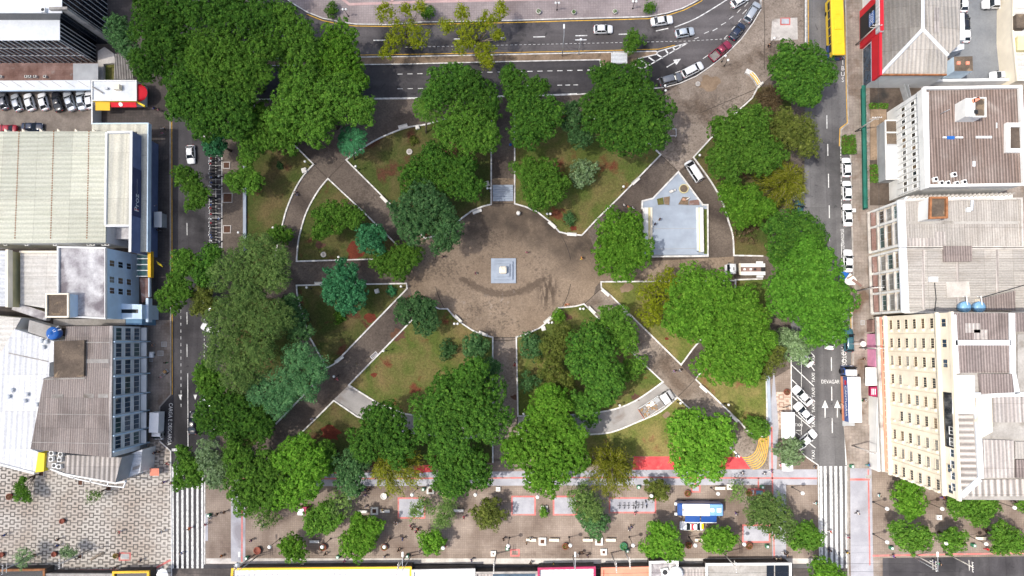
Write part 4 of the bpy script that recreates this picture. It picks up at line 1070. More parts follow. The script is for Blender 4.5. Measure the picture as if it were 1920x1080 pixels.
tree('fine', 'broad soft green tree right of the bus', [(1440, 962, 40), (1460, 985, 26), (1420, 955, 28)], 8, SP)
tree('mid', 'green tree at the crossing edge beside the broad soft one', [(1508, 1000, 27), (1490, 1010, 18), (1522, 1010, 18)], 7, SP)
tree('bright', 'two-pronged tree left of the yellow patrol car', [(1235, 1000, 26), (1225, 1025, 20), (1262, 1030, 20), (1252, 1005, 20)], 7, SP)
tree('bright', 'rounded tree right of the yellow patrol car', [(1345, 1008, 25), (1330, 1010, 18), (1362, 1012, 18)], 6, SP)
tree('bright', 'tree at the bottom edge of the photo over the eastern zebra crossing', [(1540, 1068, 28), (1560, 1080, 20)], 7, SP)
ES = 'trees beside the cream tower'
tree('bright', 'lime-green round tree at the corner of the cream tower', [(1700, 932, 32), (1705, 952, 20)], 7, ES)
tree('mid', 'wide low tree along the foot of the cream tower', [(1800, 950, 24), (1830, 955, 28), (1848, 945, 20), (1832, 970, 16)], 6, ES)
tree('mid', 'small tree cut by the right edge of the photo', [(1915, 944, 14)], 5, ES)
tree('mid', 'full tree below the lime-green one, nearest the striped crossing', [(1690, 1000, 24), (1720, 1005, 26), (1705, 1015, 18)], 7, ES)
tree('mid', 'smallest tree of the row in front of the cream tower', [(1785, 1010, 24)], 6, ES)
tree('mid', 'tree at the right end of the row in front of the cream tower', [(1880, 1005, 28), (1900, 1018, 20), (1868, 1018, 16)], 7, ES)
PZ = 'thin trees on the patterned plaza'
tree('mid', 'thin leaning tree in front of the yellow wall panel', [(44, 925, 14), (54, 930, 11), (40, 910, 8), (50, 898, 6)], 4, PZ, base=(76, 888))
tree('sparse', 'thin leaning tree below the white shop frames', [(176, 930, 12), (188, 926, 8)], 4, PZ, base=(204, 915))
tree('pale', 'pale feathery tree at the lower left corner of the plaza', [(46, 1045, 18)], 5, PZ, base=(66, 1041))
tree('pale', 'pale small tree beside the fallen log on the plaza', [(126, 1033, 12), (138, 1036, 10)], 4, PZ, base=(150, 1043))
def hedge(label, poly, z0, z1, mat='leaf_mid'):
    """a low planted bed: leaves all over its top and sides"""
    P = GP(poly, z1); xs = [p[0] for p in P]; ys = [p[1] for p in P]
    cx, cy = sum(xs)/len(P), sum(ys)/len(P)
    hx, hy = (max(xs)-min(xs))/2, (max(ys)-min(ys))/2
    t = empty('hedge', (cx, cy, z0), 0, label, 'hedge', 'hedges by the east street')
    n = int(hx*hy*4*60)+60
    p = RNG.uniform(-1, 1, (n, 3))*np.array([hx, hy, .5])+np.array([0, 0, .5]); p[:, 2] = (p[:, 2]**.5)*(z1-z0)
    N = np.tile(np.array([[0, 0, 1.]]), (n, 1)); U, V = leaf_axes(N, .15)
    quads_mesh('foliage', p, U, V, mat, t)
    MB().box(-hx*.8, hx*.8, -hy*.8, hy*.8, 0, (z1-z0)*.5).build('soil_bed', 'soil', t)
hedge('trimmed hedge on the kerb bulge of the east street', [(1581, 252), (1606, 252), (1606, 288), (1581, 288)], .14, 1.3)
hedge('grass patch behind the green fence, upper', [(1631, 193), (1665, 193), (1665, 203), (1631, 203)], .1, .6)
hedge('grass patch behind the green fence, lower', [(1633, 308), (1651, 308), (1651, 342), (1633, 342)], .1, .6)
# ---------------------------------------------------------------- building materials
plain('wall_white', (.70, .70, .68), .8, .2, var=.12, sc=.35)
plain('wall_cream', (.78, .70, .56), .85, .2, var=.10, sc=.3)
plain('wall_cream_dark', (.60, .52, .40), .85, .2, var=.15, sc=.5)
plain('wall_blue', (.56, .69, .80), .8, .25, var=.1, sc=.4)
plain('wall_blue_deep', (.15, .27, .40), .8, .25, var=.15, sc=.4)
plain('wall_navy', (.045, .055, .13), .6, .3, var=.15, sc=.5)
plain('navy_panel', (.14, .18, .32), .6, .3, var=.15, sc=.5)
plain('wall_grey', (.33, .34, .35), .85, .2, var=.15, sc=.4)
plain('wall_yellow', (.62, .55, .30), .85, .2, var=.12, sc=.4)
plain('yellow_paint', (.72, .56, .03), .6, .3, var=.1, sc=.5)
plain('amber_paint', (.72, .42, .02), .6, .3, var=.1, sc=.5)
plain('red_wall', (.55, .012, .025), .5, .4, var=.1, sc=.5)
plain('red_fabric', (.62, .015, .03), .7, .3, var=.08, sc=1)
plain('pink_wall', (.62, .26, .40), .7, .3, var=.1, sc=1)
plain('crimson', (.33, .02, .08), .6, .3, var=.12, sc=1)
plain('salmon', (.66, .24, .16), .75, .2, var=.15, sc=.5)
plain('black_frame', (.015, .016, .018), .5, .4)
plain('steel', (.42, .44, .46), .4, .5, .6, var=.1)
plain('galvanised', (.46, .48, .50), .45, .4, .3, var=.15)
plain('green_mesh', (.018, .115, .085), .8, .2, var=.2, sc=.6)
plain('green_paint', (.05, .20, .11), .6, .3)
plain('wood', (.33, .20, .09), .8, .2, var=.2)
plain('rust', (.25, .11, .05), .9, .2, var=.35)
plain('letter_white', (.8, .8, .8), .6, .3)
plain('letter_grey', (.35, .35, .38), .6, .3)
plain('tank_blue', (.012, .10, .36), .35, .5, var=.08)
plain('tank_pale', (.16, .32, .50), .4, .4, var=.12)
ground('roof_moss', (.075, .058, .045), (.15, .115, .085), .35, (.30, .22, .14), .4, .6, .72, .3, 4.0)
ground('roof_concrete', (.25, .233, .213), (.35, .333, .31), .3, (.14, .12, .10), .2, .55, .7, .15, 3.0)
ground('roof_stained', (.27, .25, .26), (.58, .57, .565), .35, (.17, .15, .16), .25, .52, .66, .18, 3.0)
ground('membrane_white', (.56, .59, .62), (.66, .68, .70), .25, (.52, .53, .54), .2, .6, .75, .06, 2.0)
ground('concrete_fin', (.22, .205, .19), (.33, .31, .285), .5, (.12, .11, .10), .4, .55, .7, .14, 3.0)
roofing('roof_cream', (.46, .465, .37), (.55, .55, .46), 'y', .9, (.38, .36, .29), .35, (9.0, 7.0), .12)
roofing('roof_flat_cream', (.50, .49, .40), (.57, .555, .47), 'x', 2.0, (.40, .37, .30), .35, (5.0, 9.0), .04)
roofing('roof_white', (.56, .575, .59), (.66, .67, .685), 'x', 1.1, (.48, .47, .46), .4, (3.0, 7.0), .06)
roofing('roof_pale', (.50, .48, .44), (.62, .60, .56), 'y', 1.0, (.38, .35, .31), .4, (4, 6.0), .08)
roofing('roof_brown', (.195, .16, .145), (.28, .245, .225), 'x', .42, (.10, .08, .07), .6, (2.6, 5.5), .28)
roofing('roof_rust', (.150, .108, .090), (.235, .185, .165), 'x', .52, (.33, .29, .265), .6, (3.4, 9.0), .45)
roofing('roof_beige', (.285, .265, .243), (.375, .352, .327), 'x', .44, (.22, .195, .17), .5, (2.4, 5.0), .10)
roofing('roof_beige_rows', (.275, .258, .238), (.37, .35, .328), 'y', .44, (.21, .185, .16), .6, (2.4, 5.0), .14)
roofing('roof_hip', (.32, .298, .268), (.40, .375, .345), 'x', .8, (.27, .24, .21), .5, (3.2, 4.2), .10)
roofing('roof_mauve', (.165, .132, .125), (.25, .212, .2), 'x', .44, (.10, .08, .072), .6, (2.6, 5.0), .35)
roofing('roof_slats', (.30, .27, .245), (.43, .40, .375), 'y', .95, (.20, .16, .14), .5, (4.0, 8.0), .5)
roofing('roof_slats_x', (.30, .27, .245), (.43, .40, .375), 'x', .95, (.20, .16, .14), .5, (4.0, 8.0), .5)
roofing('roof_grey', (.30, .27, .255), (.42, .39, .37), 'x', .62, (.2, .17, .15), .5, (2.6, 5.0), .25)
roofing('roof_lightgrey', (.48, .50, .52), (.60, .62, .64), 'y', .9, (.36, .36, .36), .4, (3.2, 5.0), .08)
glass('dark_glass'); glass('blue_glass', (.03, .055, .085)); glass('green_glass', (.035, .075, .075)); glass('window_glass', (.045, .04, .034), .15)
glass('warm_glass', (.13, .085, .045), .3); glass('pale_glass', (.20, .195, .18), .4); glass('facade_glass', (.006, .009, .014), .1)

class Bld:
    """a building: an Empty at its base and parts given in world units"""
    def __init__(s, name, label, at, cat='building', group=None):
        s.o = empty(name, (at[0], at[1], 0), 0, label, cat, group); s.at = at
    def part(s, name, mb, mats, parent=None, smooth=False):
        M = Matrix.Translation((-s.at[0], -s.at[1], 0))
        mb.xf(M); o = mb.build(name, mats, parent or s.o, smooth); return o
    def text(s, name, st, size, M, mat, sx=1.0, parent=None):
        return lettering(name, st, size, Matrix.Translation((-s.at[0], -s.at[1], 0)) @ M, mat, parent or s.o, sx)
WR = random.Random(21)
def cen(P): return (sum(p[0] for p in P)/len(P), sum(p[1] for p in P)/len(P))

def wallbox(mb, A, B, s0, s1, z0, z1, d0, d1, mi=0):
    """box on the wall A->B; s along it, d outwards (to the right of A->B)"""
    A = Vector(A); B = Vector(B); t = (B-A).normalized(); n = Vector((t.y, -t.x))
    q = [A+t*s0+n*d0, A+t*s1+n*d0, A+t*s1+n*d1, A+t*s0+n*d1]
    return mb.prism([tuple(p) for p in q], z0, z1, mi)
def wallM(A, B, s, z, d):
    """matrix for lettering that stands on the wall A->B"""
    A = Vector(A); B = Vector(B); t = (B-A).normalized(); n = Vector((t.y, -t.x)); p = A+t*s+n*d
    return Matrix(((t.x, 0, n.x, p.x), (t.y, 0, n.y, p.y), (0, 1, 0, z), (0, 0, 0, 1)))
def window(b, A, B, s0, s1, z0, z1, pane='window_glass', frame='wall_white', bars=0, d=.06, fw=.07):
    f = MB()
    wallbox(f, A, B, s0-fw, s0, z0, z1, -.02, d); wallbox(f, A, B, s1, s1+fw, z0, z1, -.02, d)
    wallbox(f, A, B, s0-fw, s1+fw, z0-fw, z0, -.02, d+.06); wallbox(f, A, B, s0-fw, s1+fw, z1, z1+fw, -.02, d)
    for i in range(bars):
        s = s0+(s1-s0)*(i+1)/(bars+1); wallbox(f, A, B, s-.03, s+.03, z0, z1, .03, d-.005)
    if pane == 'window_glass': pane = WR.choice(('window_glass', 'window_glass', 'dark_glass', 'warm_glass', 'pale_glass'))
    fo = b.part('window', f, frame)
    b.part('pane', wallbox(MB(), A, B, s0, s1, z0, z1, -.02, .025), pane, fo)
    return fo
def mass(b, P, h, wall, roof, par=.5, pt=.25, name='wall', parmat=None, z0=0.0, rname='roof'):
    """walls with a parapet that stands above a flat roof"""
    n = len(P)
    w = MB().prism(P, z0, h-par); b.part(name, w, wall)
    b.part(rname, MB().flat(P, h-par+.015), roof)
    if par > 0:
        m = MB(); m.ribbon([tuple(Vector(p)) for p in P], pt, h-par+.005, h, closed=True)
        # keep the outer face flush with the wall
        b.part('parapet', m, parmat or wall)
def roofbox(b, name, px, h, z1, mats, z0=None, parent=None):
    """small thing on a roof, outline in photo pixels at its own top"""
    P = GP(px, z1); return b.part(name, MB().prism(P, h if z0 is None else z0, z1), mats, parent)
def ac_unit(b, u, v, z, ang=0.0, s=.45):
    x, y = G(u, v, z+.6); M = Matrix.Translation((x-b.at[0], y-b.at[1], z)) @ Matrix.Rotation(ang, 4, 'Z')
    o = MB().bbox(-s, s, -s, s, 0, .62, .06).xf(M).build('air_conditioner', 'wall_white', b.o)
    MB().lathe([(s*.7, .622), (s*.7, .64), (s*.62, .65), (s*.3, .65)], n=14).xf(M).build('fan_grille', 'black_frame', o)
def vent(b, u, v, z, r=.42):
    x, y = G(u, v, z+.6); M = Matrix.Translation((x-b.at[0], y-b.at[1], z))
    MB().lathe([(r*.7, 0), (r*.7, .25), (r, .32), (r*1.05, .5), (r*.7, .66), (r*.25, .72), (.02, .74)], n=16).xf(M).build('roof_vent', 'membrane_white', b.o, True)

# ---------------------------------------------------------------- west side
# black glazed building at the top left
P = GP([(-120, 37), (112, 36), (112, 75), (-120, 76)], 10.9)
b = Bld('glazed_building', 'black glazed building with white roofs and a concrete fin at the top left corner', cen(P))
b.part('wall', MB().prism(P, 0, 10.8), 'facade_glass'); b.part('roof', MB().prism(GP([(-120, 36.5), (112.5, 35.5), (112.5, 75.5), (-120, 76.5)], 10.9), 10.82, 10.95), 'membrane_white')
P2 = GP([(-120, -160), (116, -160), (116, 24), (-120, 24)], 13.9)
b.part('wall', MB().prism(P2, 0, 13.8), 'facade_glass'); b.part('roof', MB().prism(GP([(-120, -160), (116.5, -160), (116.5, 24.5), (-120, 24.5)], 13.9), 13.82, 13.95), 'membrane_white')
A, B_ = P[3], P[2]; L = (Vector(B_)-Vector(A)).length
m = MB(); s = .6
while s < L: wallbox(m, A, B_, s, s+.10, .1, 10.8, -.02, .14); s += 1.25
for z in (3.6, 7.2): wallbox(m, A, B_, 0, L, z, z+.14, -.02, .05)
A, B_ = P[2], P[1]; L = (Vector(B_)-Vector(A)).length; s = .1
while s < L-.1: wallbox(m, A, B_, s, s+.08, .1, 10.8, -.02, .14); s += .82
A, B_ = P2[2], P2[1]; L = (Vector(B_)-Vector(A)).length; s = 1.2
while s < L: wallbox(m, A, B_, s, s+.08, .1, 13.8, -.02, .12); s += 1.05
b.part('mullion', m, 'wall_white')
m = MB(); x0, y0 = G(92, 13, 14.6); x1, y1 = G(117, 17.5, 14.6)
b.part('concrete_fin', MB().prism([(x0, y1), (x1+.9, y1), (x1+.9, y0), (x0, y0)], 0, 14.6), 'concrete_fin')
m = MB(); p0 = G(-60, 33, 11.9); p1 = G(108, 31, 11.9)
m.ribbon([p0, p1], .1, 11.8, 11.95); m.ribbon([p0, p1], .05, 11.3, 11.4)
for i in range(14):
    f = i/13; x, y = p0[0]+(p1[0]-p0[0])*f, p0[1]+(p1[1]-p0[1])*f; m.box(x-.07, x+.07, y-.07, y+.07, 10.9, 12)
b.part('railing', m, 'black_frame'); ac_unit(b, 80, 18, 13.95)
b.part('plinth', MB().prism(GP([(183, 96), (196, 88), (213, 100), (216, 118), (194, 120), (194, 150), (184, 150)], .8), 0, .8), 'concrete_light')
b.part('glass_canopy', MB().prism(GP([(137, 119), (184, 119), (184, 150), (137, 150)], 2.9), 2.82, 2.9), 'wall_grey')
for i, u in enumerate((52, 59, 69, 87, 4)):
    ac = empty('air_conditioner', (*G(u, 145, .15), .15), 0, 'white air conditioner on the tiled terrace below the black glazed facade', 'air conditioner', 'air conditioners on the tiled terrace')
    MB().bbox(-.32, .32, -.25, .25, 0, .6, .05).build('case', 'wall_white', ac); MB().lathe([(.2, .602), (.2, .62), (.1, .63)], n=12).build('fan_grille', 'black_frame', ac)
# slatted pergola
P = GP(rect(216, 101, 250, 149), 2.6)
b = Bld('pergola', 'brown slatted pergola between the grey-green tree and the pale office roof', cen(P), 'pergola')
m = MB(); xs = [p[0] for p in P]; ys = [p[1] for p in P]; x = min(xs)
while x < max(xs): m.box(x, x+.14, min(ys), max(ys), 2.45, 2.65); x += .34
b.part('slat_roof', m, 'kerb_grey'); m = MB()
for x in (min(xs), max(xs)-.15):
    for y in (min(ys)+.1, max(ys)-.3): m.box(x, x+.15, y, y+.15, 0, 2.44)
b.part('post', m, 'kerb_grey')
# carport strip and pale office with red and yellow awnings
P = GP([(-120, 152), (170, 150), (170, 167), (-120, 171)], 3.0)
b = Bld('carport', 'long white carport roof along the row of parked cars', cen(P), 'carport')
b.part('roof', MB().prism(P, 2.86, 3.0), 'membrane_white'); m = MB()
for u in range(-60, 170, 25):
    m.ribbon([G(u-18, 152, 3.02), G(u, 163, 3.02)], .09, 3.0, 3.03)
b.part('roof_seam', m, 'kerb_grey'); b.part('wall', MB().prism(GP([(-120, 151.5), (170, 149.5), (170, 151.5), (-120, 153.5)], 3), 0, 2.84), 'wall_grey')
b.part('fascia', MB().prism(GP([(-120, 171), (170, 167), (170, 168), (-120, 172)], 3), 2.4, 3.02), 'wall_blue')
P = GP(rect(172, 151, 255, 188), 4.2)
b = Bld('office', 'small office with pale flat roof, a red shop awning and a yellow one', cen(P))
mass(b, P, 4.2, 'wall_white', 'membrane_white', .3, .22); roofbox(b, 'roof_box', rect(212, 157, 223, 167), 3.9, 5.0, 'wall_cream'); roofbox(b, 'roof_vent', rect(196, 163, 201, 167), 3.9, 4.5, 'galvanised')
m = MB(); q = GP([(172, 162), (192, 174)], 4.5); m.tube([(*q[0], 4.3), (*q[1], 4.3)], .12, 6); b.part('pipe', m, 'kerb_grey')
def awning(b, px, z0, z1, mat, name='awning'):
    """sloping cloth: first two points on the wall, last two on the front edge"""
    q = [(*G(*p, z1), z1) for p in px[:2]]+[(*G(*p, z0), z0) for p in px[2:]]
    lo = [(p[0], p[1], p[2]-.06) for p in q]
    return b.part(name, MB().add(q+lo, [(3, 2, 1, 0), (4, 5, 6, 7), (0, 1, 5, 4), (1, 2, 6, 5), (2, 3, 7, 6), (3, 0, 4, 7)]), mat)
awning(b, [(179, 191), (206, 191), (206, 207), (179, 207)], 3.0, 3.5, 'amber_paint'); aw = awning(b, [(203, 190), (255, 190), (256, 201), (205, 201)], 2.9, 3.5, 'red_fabric')
x, y = G(226, 195.5, 3.3); b.part('emblem', MB().lathe([(.42, 0), (.42, .05)], n=20).xf(Matrix.Translation((x, y, 3.22)) @ Matrix.Rotation(.5, 4, 'X')), 'letter_white', aw)
b.part('trim', MB().prism(GP([(174, 188.6), (255, 188.6), (255, 190.2), (174, 190.2)], 3.9), 3.5, 4.0), 'yellow_paint')
b.part('trim', MB().prism(GP([(255.2, 160), (257, 160), (257, 190), (255.2, 190)], 3.9), 3.3, 3.9), 'yellow_paint')
P3 = []
for i in range(9):
    a = -PI/2+PI*i/8; P3.append((258+17*max(0, math.cos(a*.96))*1.08, 174+17*math.sin(a)))
q = [(*G(u, v, 3.1), 3.1) for u, v in P3]; c1 = (*G(258, 160, 3.8), 3.8); c2 = (*G(258, 188, 3.8), 3.8)
m = MB().add(q+[c1, c2], [(i, i+1, 9 if i < 4 else 10) for i in range(8)]+[(4, 10, 9)])
b.part('awning', m, 'red_fabric')
b.part('sign_arm', MB().ribbon([G(256, 191, 3), G(271, 199, 3)], .35, 2.6, 3.0), 'yellow_paint')
b2 = Bld('boundary_wall', 'navy and white wall between the car park and the red awning forecourt', G(173, 212), 'wall')
b2.part('panel', MB().prism(GP(rect(171, 189, 173.5, 233), 3), .1, 3.0), 'wall_white'); b2.part('panel', MB().prism(GP(rect(173.6, 190, 175.4, 232), 2.6), .1, 2.6), 'wall_navy')
# cream warehouse
P = GP([(-120, 247), (200, 246), (198, 455), (-120, 457)], 8.0)
b = Bld('warehouse', 'large cream ribbed-roof store with a navy sign wall along the west street', cen(P))
b.part('wall', MB().prism(P, 0, 7.7), 'wall_white'); b.part('roof', MB().prism(P, 7.72, 8.0), 'roof_cream')
P2 = GP([(201, 249), (248, 249), (246, 422), (199, 422)], 8.3); b.part('wall', MB().prism(P2, 0, 8.0), 'wall_white'); b.part('roof', MB().prism(P2, 8.02, 8.3), 'roof_flat_cream')
m = MB()
for q in ([(36, 246), (28, 450)], [(101, 246), (95, 450)], [(167, 246), (163, 450)]):
    n = 44; a, c = GP(q, 8.0)
    for i in range(n):
        f = i/n; x, y = a[0]+(c[0]-a[0])*f, a[1]+(c[1]-a[1])*f; m.box(x-.08, x+.08, y-.22, y+.08, 7.99, 8.07)
b.part('ridge_fixing', m, 'rust')
pw = GP([(248.5, 246), (246, 472)], 9.2); A, B_ = pw[1], pw[0]; L = (Vector(B_)-Vector(A)).length
b.part('wall', wallbox(MB(), A, B_, 0, L, 0, 9.2, -.35, 0), 'navy_panel'); b.part('parapet', wallbox(MB(), A, B_, -.05, L+.05, 9.2, 9.32, -.45, .05), 'wall_white')
b.part('parapet', MB().ribbon(GP([(201, 248), (248, 247)], 9), .35, 8.3, 9.1), 'wall_white'); b.part('parapet', MB().ribbon(GP([(199.5, 248), (197, 422)], 8.6), .4, 8.0, 8.65), 'wall_white')
b.part('parapet', MB().ribbon(GP([(197, 423), (246, 423)], 8.6), .4, 8.0, 8.65), 'wall_white')
b.part('canopy_roof', MB().prism(GP([(172, 233), (277.5, 232), (276, 472), (254, 472), (257, 247), (172, 247)], 6.2), 5.6, 6.2), 'roof_flat_cream')
b.part('canopy_edge', MB().ribbon(GP([(172, 232), (278, 231.5), (276.5, 472)], 6.2), .22, 5.2, 6.35), 'wall_blue')
sg = b.part('sign_board', wallbox(MB(), A, B_, L*.30, L*.70, 6.3, 9.15, .02, .12), 'wall_navy')
b.text('lettering', 'Proz', 2.0, wallM(A, B_, L*.415, 7.75, .15), 'letter_white', .95, sg); b.text('lettering', 'Supermercados', .55, wallM(A, B_, L*.55, 7.75, .15), 'letter_grey', .9, sg)
mk = MB(); wallbox(mk, A, B_, L*.345, L*.363, 7.2, 8.6, .122, .15); b.part('emblem', mk, 'red_wall', sg)
for i in range(6): roofbox(b, 'wall_bracket', [(8+i*33, 241), (15+i*33, 247), (8+i*33, 247)], 5, 7.6, 'wall_cream')
roofbox(b, 'side_roof', rect(208, 425, 243, 448), 0, 5, 'roof_stained', 0); roofbox(b, 'tank_house', rect(197, 426, 204, 452), 0, 6.5, 'wall_grey', 0)
for u in (10, 50, 103, 166, 174, 194, 201): ac_unit(b, u, 457, 5.5, 0, .4)
# trolley shelter and yellow blade sign on the west pavement
t = Bld('kiosk', 'narrow white-roofed stall on the dark west pavement', G(295, 412), 'kiosk')
P = GP(rect(288.5, 397, 303, 426), 2.5); t.part('roof', MB().prism(P, 2.4, 2.5), 'wall_white'); P = GP(rect(289.5, 399, 302, 424), 2.3); t.part('body', MB().prism(P, .15, 2.39), 'wall_grey'); t.part('hatch', MB().prism(GP(rect(302.1, 405, 302.6, 418), 2), 1.0, 2.1), 'black_frame')
t = Bld('blade_sign', 'yellow lozenge sign on a thin post on the west pavement', G(297, 494), 'sign')
q = [(*G(292, 489, 2.6), 2.4), (*G(301, 495, 2.6), 2.4), (*G(306, 501, 2.6), 2.7), (*G(297, 496, 2.6), 2.7)]
t.part('panel', MB().add(q+[(p[0], p[1], p[2]-.08) for p in q], [(0, 1, 2, 3), (7, 6, 5, 4), (0, 4, 5, 1), (1, 5, 6, 2), (2, 6, 7, 3), (3, 7, 4, 0)]), 'yellow_paint'); x, y = G(299, 495, 2.4); t.part('post', MB().tube([(x, y, .1), (x, y, 2.5)], .05), 'steel')
# pale building with blue street wall
P = GP([(108, 463), (197, 465), (197, 597), (108, 592)], 10.9)
b = Bld('pale_building', 'stained white roof building with light blue street wall and nine dark windows', cen(P))
mass(b, P, 10.9, 'wall_white', 'roof_stained', .5, .3)
A, B_ = P[2], P[1]; L = (Vector(B_)-Vector(A)).length
b.part('wall', wallbox(MB(), A, B_, 0, L, 0, 10.9, 0, .12), 'wall_blue')
A2 = Vector(A)+Vector((.12, 0)); B2 = Vector(B_)+Vector((.12, 0))
for z in (2.9, 5.6, 8.3):
    for y in (497, 527, 547):
        yy = G(225, y, 6)[1]; s = yy-A[1]; window(b, A2, B2, s-.55, s+.55, z, z+1.5, 'window_glass', 'wall_blue', 1)
P2 = GP([(197, 568), (266, 571), (266, 598), (197, 598)], 6.0); b.part('wall', MB().prism(P2, 0, 6.0), 'wall_blue')
b.part('roof_slot', MB().prism(GP([(213, 580), (259, 580), (259, 587), (213, 587)], 6.02), 6.0, 6.03), 'facade_glass')
roofbox(b, 'stair_roof', rect(236, 597, 266, 609), 0, 5, 'wall_blue_deep', 0); roofbox(b, 'side_roof', rect(100, 598, 235, 610), 0, 4, 'roof_concrete', 0)
P3 = GP(rect(86, 551, 127, 594), 13.2); mass(b, P3, 13.2, 'wall_blue', 'roof_moss', .4, .3, 'tank_house', 'wall_cream', 8, 'roof')
sh = GP([(127.5, 576), (127.5, 588)], 12); b.part('shutter', wallbox(MB(), sh[1], sh[0], .2, 1.2, 10.6, 11.9, .02, .1), 'facade_glass')
t = Bld('pharmacy_canopy', 'green glass canopy with yellow edge over the west pavement', G(270, 497), 'canopy')
m = MB(); P = GP(rect(257, 474, 278, 519), 4.2); t.part('glass_roof', m.prism(P, 4.05, 4.12), 'green_glass'); m = MB()
for v in (474, 485, 496, 507, 518): m.ribbon(GP([(256, v), (278, v)], 4.2), .14, 4.12, 4.25)
t.part('frame', m, 'wall_white'); t.part('fascia', MB().prism(GP(rect(278, 471, 283.5, 520), 4.2), 3.3, 4.4), 'amber_paint')
t = Bld('shop_sign', 'tall pale blue vertical shop sign standing out from the blue wall', G(276, 575), 'sign')
t.part('panel', MB().prism(GP(rect(274, 559, 278.5, 604), 4.5), 3.2, 4.6), 'wall_blue'); t.part('lettering', MB().prism(GP(rect(275.2, 563, 276.2, 600), 4.6), 4.6, 4.62), 'letter_grey'); t.part('bracket', MB().prism(GP(rect(266, 575, 274, 576.5), 4.2), 3.8, 4.0), 'steel')
t = Bld('entrance_canopy', 'brown tiled canopy strip below the blue wall', G(268, 545), 'canopy')
t.part('roof', MB().prism(GP([(262, 521), (279, 521), (279, 557), (266, 568)], 3.4), 3.1, 3.4), 'terrace_tile'); t.part('edge', MB().prism(GP(rect(279.1, 521, 281, 557), 3.4), 2.9, 3.6), 'wall_blue')
# yellow-walled sheds behind
P = GP([(-60, 470), (14, 470), (14, 575), (-60, 570)], 8.5)
b = Bld('yellow_shed', 'ribbed-roof shed with tall yellow side wall at the left edge', cen(P))
b.part('wall', MB().prism(P, 0, 8.2), 'wall_yellow'); b.part('roof', MB().prism(P, 8.22, 8.5), 'roof_lightgrey'); b.part('parapet', MB().ribbon(GP([(14, 468), (14, 576)], 9), .5, 8, 9.2), 'wall_cream')
P = GP([(38, 473), (107, 473), (107, 582), (38, 570)], 6.5)
b = Bld('grey_shed', 'pale grey ribbed-roof shed between the yellow wall and the stained roof', cen(P))
b.part('wall', MB().prism(P, 0, 6.2), 'wall_yellow'); b.part('roof', MB().prism(P, 6.22, 6.5), 'roof_pale'); b.part('parapet', MB().ribbon(GP([(36, 472), (107, 472)], 7), .4, 6, 7.0), 'wall_cream')
b.part('parapet', MB().ribbon(GP([(20, 573), (84, 594)], 6), 1.6, 4.2, 5.4), 'roof_stained')
# white metal roofs lower left
P = GP([(-160, 580), (40, 596), (28, 617), (-14, 690), (-160, 690)], 6.6)
b = Bld('cream_shed', 'pale cream metal roof at the left edge above the white one', cen(P)); b.part('wall', MB().prism(P, 0, 6.3), 'wall_white'); b.part('roof', MB().prism(P, 6.32, 6.6), 'roof_pale')
P = GP([(27, 617), (60, 627), (102, 640), (101, 678), (93, 680), (92, 706), (82, 709), (68, 790), (58, 842), (74, 848), (66, 886), (-160, 830), (-160, 700), (-14, 690)], 7.5)
b = Bld('white_shed', 'white metal roof with round vents above the patterned plaza', cen(P)); b.part('wall', MB().prism(P, 0, 7.2), 'wall_white'); b.part('roof', MB().prism(P, 7.22, 7.5), 'roof_white')
for u, v in ((76, 639), (85, 641), (79, 651), (20, 732), (48, 740), (14, 744), (44, 752), (67, 759)): vent(b, u, v, 7.5)
b.part('gutter', MB().ribbon(GP([(16, 662), (90, 678)], 7.6), .18, 7.5, 7.6), 'kerb_grey')
b.part('sign_panel', MB().prism(GP([(72, 848), (84, 850), (82, 884), (66, 886)], 7.6), 2.5, 7.62), 'yellow_paint')
b.part('parapet', MB().ribbon(GP([(-40, 860), (66, 887)], 7.5), .4, 6.4, 7.8), 'wall_white')
roofbox(b, 'roof_house', [(55, 600), (96, 612), (92, 636), (52, 622)], 5, 7.9, 'roof_concrete')
# brown ribbed building with blue and white bay windows
P = GP([(124, 612), (209, 611), (207, 858), (57, 842), (82, 710), (101, 706), (101, 640), (122, 637)], 12.0)
b = Bld('bay_window_building', 'brown ribbed roof building with rows of white framed street windows and blue fins', cen(P))
b.part('wall', MB().prism(P, 0, 11.7), 'wall_grey'); b.part('roof', MB().prism(P, 11.72, 12.0), 'roof_brown')
b.part('flat_roof', MB().prism(GP([(101, 640), (158, 638), (157, 706), (101, 708)], 12.6), 12, 12.6), 'roof_moss')
b.part('ridge', MB().ribbon(GP([(158, 642), (207, 642)], 12), .2, 12, 12.14), 'roof_concrete'); b.part('ridge', MB().ribbon(GP([(82, 711), (160, 709)], 12), .25, 12, 12.16), 'roof_concrete')
for q in ([(97, 743), (119, 743)], [(157, 742), (176, 742)], [(184, 742), (203, 742)], [(158, 677), (204, 677)]): b.part('skylight', MB().ribbon(GP(q, 12), .75, 12.0, 12.05), 'roof_concrete')
for q in ([(69, 776), (207, 778)], [(57, 829), (207, 832)]): b.part('ridge', MB().ribbon(GP(q, 12), .12, 12.0, 12.06), 'kerb_grey')
b.part('gutter', MB().ribbon(GP([(209, 611), (207, 858)], 12), .5, 11.7, 12.1), 'roof_grey')
tk = empty('water_tank', (*G(109, 625, 12), 12.0), 0, 'deep blue round water tank on the brown ribbed roof', 'water tank')
MB().lathe([(.95, 0), (1.05, .5), (1.15, 1.0), (1.2, 1.5), (1.12, 1.62), (.6, 1.85), (.25, 1.95), (.22, 2.05), (.02, 2.06)], n=20).build('tank', 'tank_blue', tk, True); m = MB()
for a in (.5, 1.0, 3.9): m.tube([(.5*math.cos(a), .5*math.sin(a), 1.9), (1.6*math.cos(a), 1.6*math.sin(a), 1.2)], .07, 6)
m.build('pipe', 'letter_white', tk)
